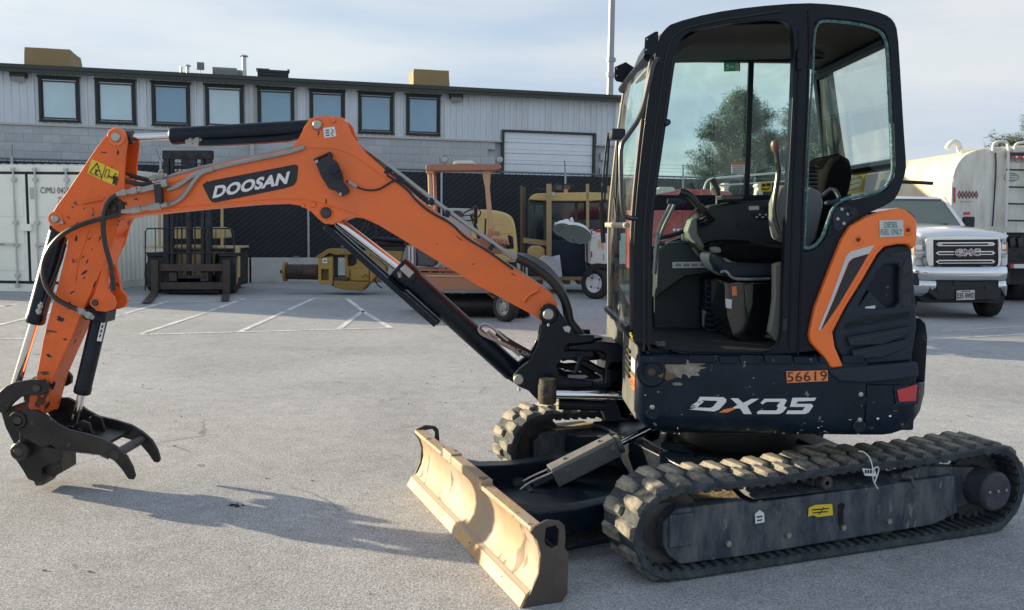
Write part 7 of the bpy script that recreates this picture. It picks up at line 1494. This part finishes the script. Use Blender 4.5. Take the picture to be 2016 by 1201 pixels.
for q, am in (((1799, 474, 1821, 508), 0), ((1969, 473, 1984, 507), 1)):
    h_ = S(pk, chaikin(rect(*q), 1), YP+.06, YP+.3, 'headlight', HL, .01); x0, y0, x1, y1 = q
    S(pk, rect(x0+3, y0+8, x1-3, y0+18), YP+.05, YP+.06, 'projector', CHR, .005); S(pk, rect(x0+2, y0+22, x1-2, y0+25), YP+.05, YP+.06, 'lamp_strip', WHITE)
    S(pk, rect((x0+x1)/2+(2 if am else -8), y0+3, x1-1 if am else (x0+x1)/2-4, y1-8) if am else rect(x0+1, y0+3, x0+3, y1-6), YP+.052, YP+.06, 'amber_lens', mat('amber_lens', (.6, .25, .08), .3))
# curved chrome bumper
b = MB(); P_ = [(1788, .35), (1797, .20), (1812, .06), (1836, .0), (1897, -.04), (1958, .0), (1976, .06), (1988, .20), (1994, .38)]
def bp(i, y, pull=0): x, d_ = P_[i]; p = PX(x, y, YP); return Vector((p.x, YP-.12+d_+pull, p.z))
ys_ = [(523, .03), (527, -.01), (537, -.03), (548, -.01), (553, .02)]
b.loft([[bp(i, y, pl) for y, pl in ys_] for i in range(9)], closed=False, cap=False); bmp = b.out('bumper', CHR, pk, ang=60, solid=.008)
for rng_ in ((0, 1, 2, 3), (5, 6, 7, 8)):
    b = MB(); b.loft([[bp(i, y, pl) for y, pl in ((552, .0), (565, .0), (582 if i in (0, 1, 2, 6, 7, 8) else 556, .02))] for i in rng_], closed=False, cap=False); b.out('bumper_end', CHR, bmp, ang=60, solid=.008)
S(pk, [(1834, 551), (1968, 550), (1972, 576), (1964, 594), (1950, 590), (1846, 590), (1828, 576)], YP-.10, YP+.05, 'lower_valance', BPL, .01)
for q in ((1845, 563, 1858, 574), (1940, 562, 1953, 573)): S(pk, rect(*q), YP-.115, YP-.10, 'tow_hook_recess', BLKD, .003)
S(pk, rect(1878, 551, 1925, 562), YP-.115, YP-.10, 'intake_gap', BLKD, .003)
for q in ((1799, 538, 1813, 562), (1978, 536, 1988, 560)): S(pk, rect(*q), YP-.03, YP+.02, 'fog_lamp', BPL, .01)
pl = S(pk, [(1883.5, 572), (1919, 571), (1919, 590), (1883.5, 591)], YP-.135, YP-.125, 'number_plate', mat('plate_white', (.55, .55, .53), .5), .002)
text('E35 4WD', PX(1885, 588, YP-.139), PX(1918, 587, YP-.139), PX(1885, 577, YP-.139), BLKD, pl, off=.02); S(pk, rect(1893, 573, 1910, 575), YP-.138, YP-.1375, 'plate_mark', REDR)
S(pk, [(1970, 560), (1975, 582), (1968, 598), (1945, 596), (1820, 596), (1800, 580)], YP+.1, YP+.6, 'underbody', BPL)
for sg in (-1, 1): wheel(pk, (xc+sg*.76, YP+.55, .40), .40, .27, (sg, -.12, 0), 'tyre', CHR)
for sg in (-1, 1): wheel(pk, (xc+sg*.76, YP+4.3, .40), .40, .27, (sg, 0, 0), 'tyre', CHR)
b = MB(); b.box((xc+.90, YP+1.75, zb3-.06), (xc+1.10, YP+1.87, zb3+.17)); b.out('wing_mirror', BPL, pk, bev=.03); b = MB(); b.box((xc-1.10, YP+1.75, zb3-.06), (xc-.9, YP+1.87, zb3+.17)); b.out('wing_mirror', BPL, pk, bev=.03)
b = MB(); b.tube([(xc-.6, YP+1.62, zb3+.0), (xc-.1, YP+1.66, zb3+.03)], .01, 6); b.out('wiper', BPL, pk); b = MB(); b.tube([(xc+.05, YP+1.62, zb3), (xc+.55, YP+1.66, zb3+.03)], .01, 6); b.out('wiper', BPL, pk)
# ---- tank truck --------------------------------------------------------------------
YV = 17.6
tk = wt('tank_truck', 'cream water tank truck, rust streaked, parked behind the pickup', 'tank truck', 1990, 592)
TKM = mat('stained_sunlit_cream', (.74, .66, .46), .45, var=.05, vscale=1.5, dirt=(.48, .34, .17), damt=.75, dscale=1.6, stretch=(1, 1, .4)); TKR = mat('stained_white_tank', (.76, .76, .70), .5, var=.05, vscale=2, dirt=(.36, .26, .15), damt=.65, dscale=3.5, stretch=(2, 1, .35))  # tank side coloured yellower for the sun on it, end left grey white
tp = [(1872, 440), (1872, 380), (1874, 352), (1882, 326), (1896, 307), (1916, 297), (1940, 292), (1990, 289), (2060, 288), (2110, 292), (2135, 310), (2145, 340), (2147, 440), (2135, 455), (2060, 458), (1960, 458), (1884, 452)]
prf = [PX(x, y, YV) for x, y in chaikin(tp, 1)]
b = MB(); b.loft([[p+Vector((0, d_, 0)) for p in prf] for d_ in (.012, 5.5)]); b.out('tank', TKM, tk, ang=45, bev=.01)
b = MB(); b.ext([PX(x, y, YV)+Vector((0, -.01, 0)) for x, y in chaikin(tp, 1)], (0, .04, 0)); te = b.out('tank_end', TKR, tk, bev=.012)
S(tk, [(1900, 300), (1990, 287), (2060, 286), (2060, 296), (1900, 304)], YV+.5, YV+4.5, 'top_walkway', mat('pale_walkway', (.60, .58, .50), .5), .01)
T(tk, [(1864, 293, YV+1.2), (1870, 282, YV+1.2), (1880, 279, YV+1.2), (1888, 284, YV+1.2), (1890, 300, YV+1.2)], .055, 'vent_pipe', WH, 12, 2)
T(tk, [(1892, 300, YV+.3), (1950, 296, YV+.1), (2060, 288, YV+.1)], .05, 'top_pipe', mat('pale_walkway', (.60, .58, .50), .5))
T(tk, [(1954, 300, YV-.05), (1955, 285, YV-.05), (1962, 279, YV-.05), (1978, 278, YV-.05), (1985, 284, YV-.05), (1985, 320, YV-.12), (1980, 448, YV-.12)], .028, 'ladder_rail', WH, 8, 1); T(tk, [(1996, 300, YV-.05), (1998, 286, YV-.05), (2006, 281, YV-.05), (2030, 280, YV-.05), (2032, 300, YV-.12), (2028, 448, YV-.12)], .028, 'ladder_rail', WH, 8, 1)
for y in (334, 368, 401, 434): T(tk, [(1981, y, YV-.12), (2030, y+1, YV-.12)], .016, 'rung', DM)
for k in range(6):
    x = 1885+k*6.6; S(tk, [(x, 383.5), (x+4, 375), (x+8, 383.5), (x+4, 392)], YV-.016, YV-.012, 'diamond_outline', BLKD); S(tk, [(x+1.6, 383.5), (x+4, 378), (x+6.4, 383.5), (x+4, 389)], YV-.020, YV-.017, 'diamond', mat('diamond_red', (.45, .22, .18), .5))
text('Enterprises Inc', PX(1891, 399, YV-.015), PX(1917, 399, YV-.015), PX(1891, 395, YV-.015), mat('grey_ink', (.25, .25, .25), .6), tk)
S(tk, rect(1876.5, 351, 1881.5, 369), YV-.016, YV-.012, 'tape', WHITE); S(tk, rect(1876.5, 369, 1881.5, 399), YV-.016, YV-.012, 'tape', REDR); S(tk, rect(1888, 418, 1896, 423), YV-.016, YV-.012, 'tape', WHITE); S(tk, rect(1896, 417.5, 1910, 423), YV-.016, YV-.012, 'tape', REDR)
T(tk, [(1960, 301, YV-.04), (1961, 330, YV-.05), (1957, 400, YV-.05), (1954, 445, YV-.04)], .014, 'drain_hose', DM, sm=1)
pv = S(tk, rect(1985, 300, 2040, 311), YV-.10, YV-.03, 'light_bar', DM, .005); 
for x in (1990, 2004): S(tk, rect(x, 307, x+10, 311), YV-.11, YV-.10, 'tape', REDR); S(tk, rect(x+10, 307, x+14, 311), YV-.11, YV-.10, 'tape', WHITE)
text('VALEW', PX(1987, 320, YV-.03), PX(2026, 320, YV-.03), PX(1987, 312, YV-.03), mat('grey_ink', (.25, .25, .25), .6), tk, off=.01)
b = MB(); c = PX(1991, 349, YV-.03); b.tube([c+Vector((.145*math.cos(a), 0, .075*math.sin(a))) for a in [2*math.pi*i/24 for i in range(25)]], .007, 5, cap=False); b.out('oval_decal', TGR, tk); 
for k in range(3): S(tk, rect(1982+k, 345+k*4, 2001-k, 346+k*4), YV-.03, YV-.028, 'decal_line', TGR)
S(tk, rect(1966, 449, 2160, 520), YV+.1, YV+4.5, 'chassis', DM, .02); S(tk, rect(1896, 441, 1916, 452), YV-.05, YV+.1, 'side_lamp_box', DM, .01)
for k in range(3): S(tk, [(1972+k*16, 470), (1982+k*16, 466), (1984+k*16, 482), (1974+k*16, 488)], YV+.02, YV+.1, 'pump_part', IRON, .01)
S(tk, rect(1985, 516, 2100, 530), YV-.1, YV+.1, 'rear_bumper', DM, .005); S(tk, rect(1989, 520, 1996, 528), YV-.11, YV-.1, 'tape', REDR); S(tk, rect(1996, 520, 2030, 528), YV-.11, YV-.1, 'tape', WHITE)
for px in (2000, 2120): c = PX(px, 560, YV+1); wheel(tk, (c.x, YV+1.0, .5), .5, .5, (0, -1, 0) if False else (1, 0, 0), 'tyre', DM)
S(tk, rect(1960, 530, 2150, 560), YV+.5, YV+4, 'mud_flaps', BLKD)
c = PX(1985, 455, YV+5.6); b = MB(); b.box((c.x-.3, YV+5.7, .5), (c.x+2., YV+7.4, 2.5)); b.out('truck_cab', WH, tk, bev=.05)
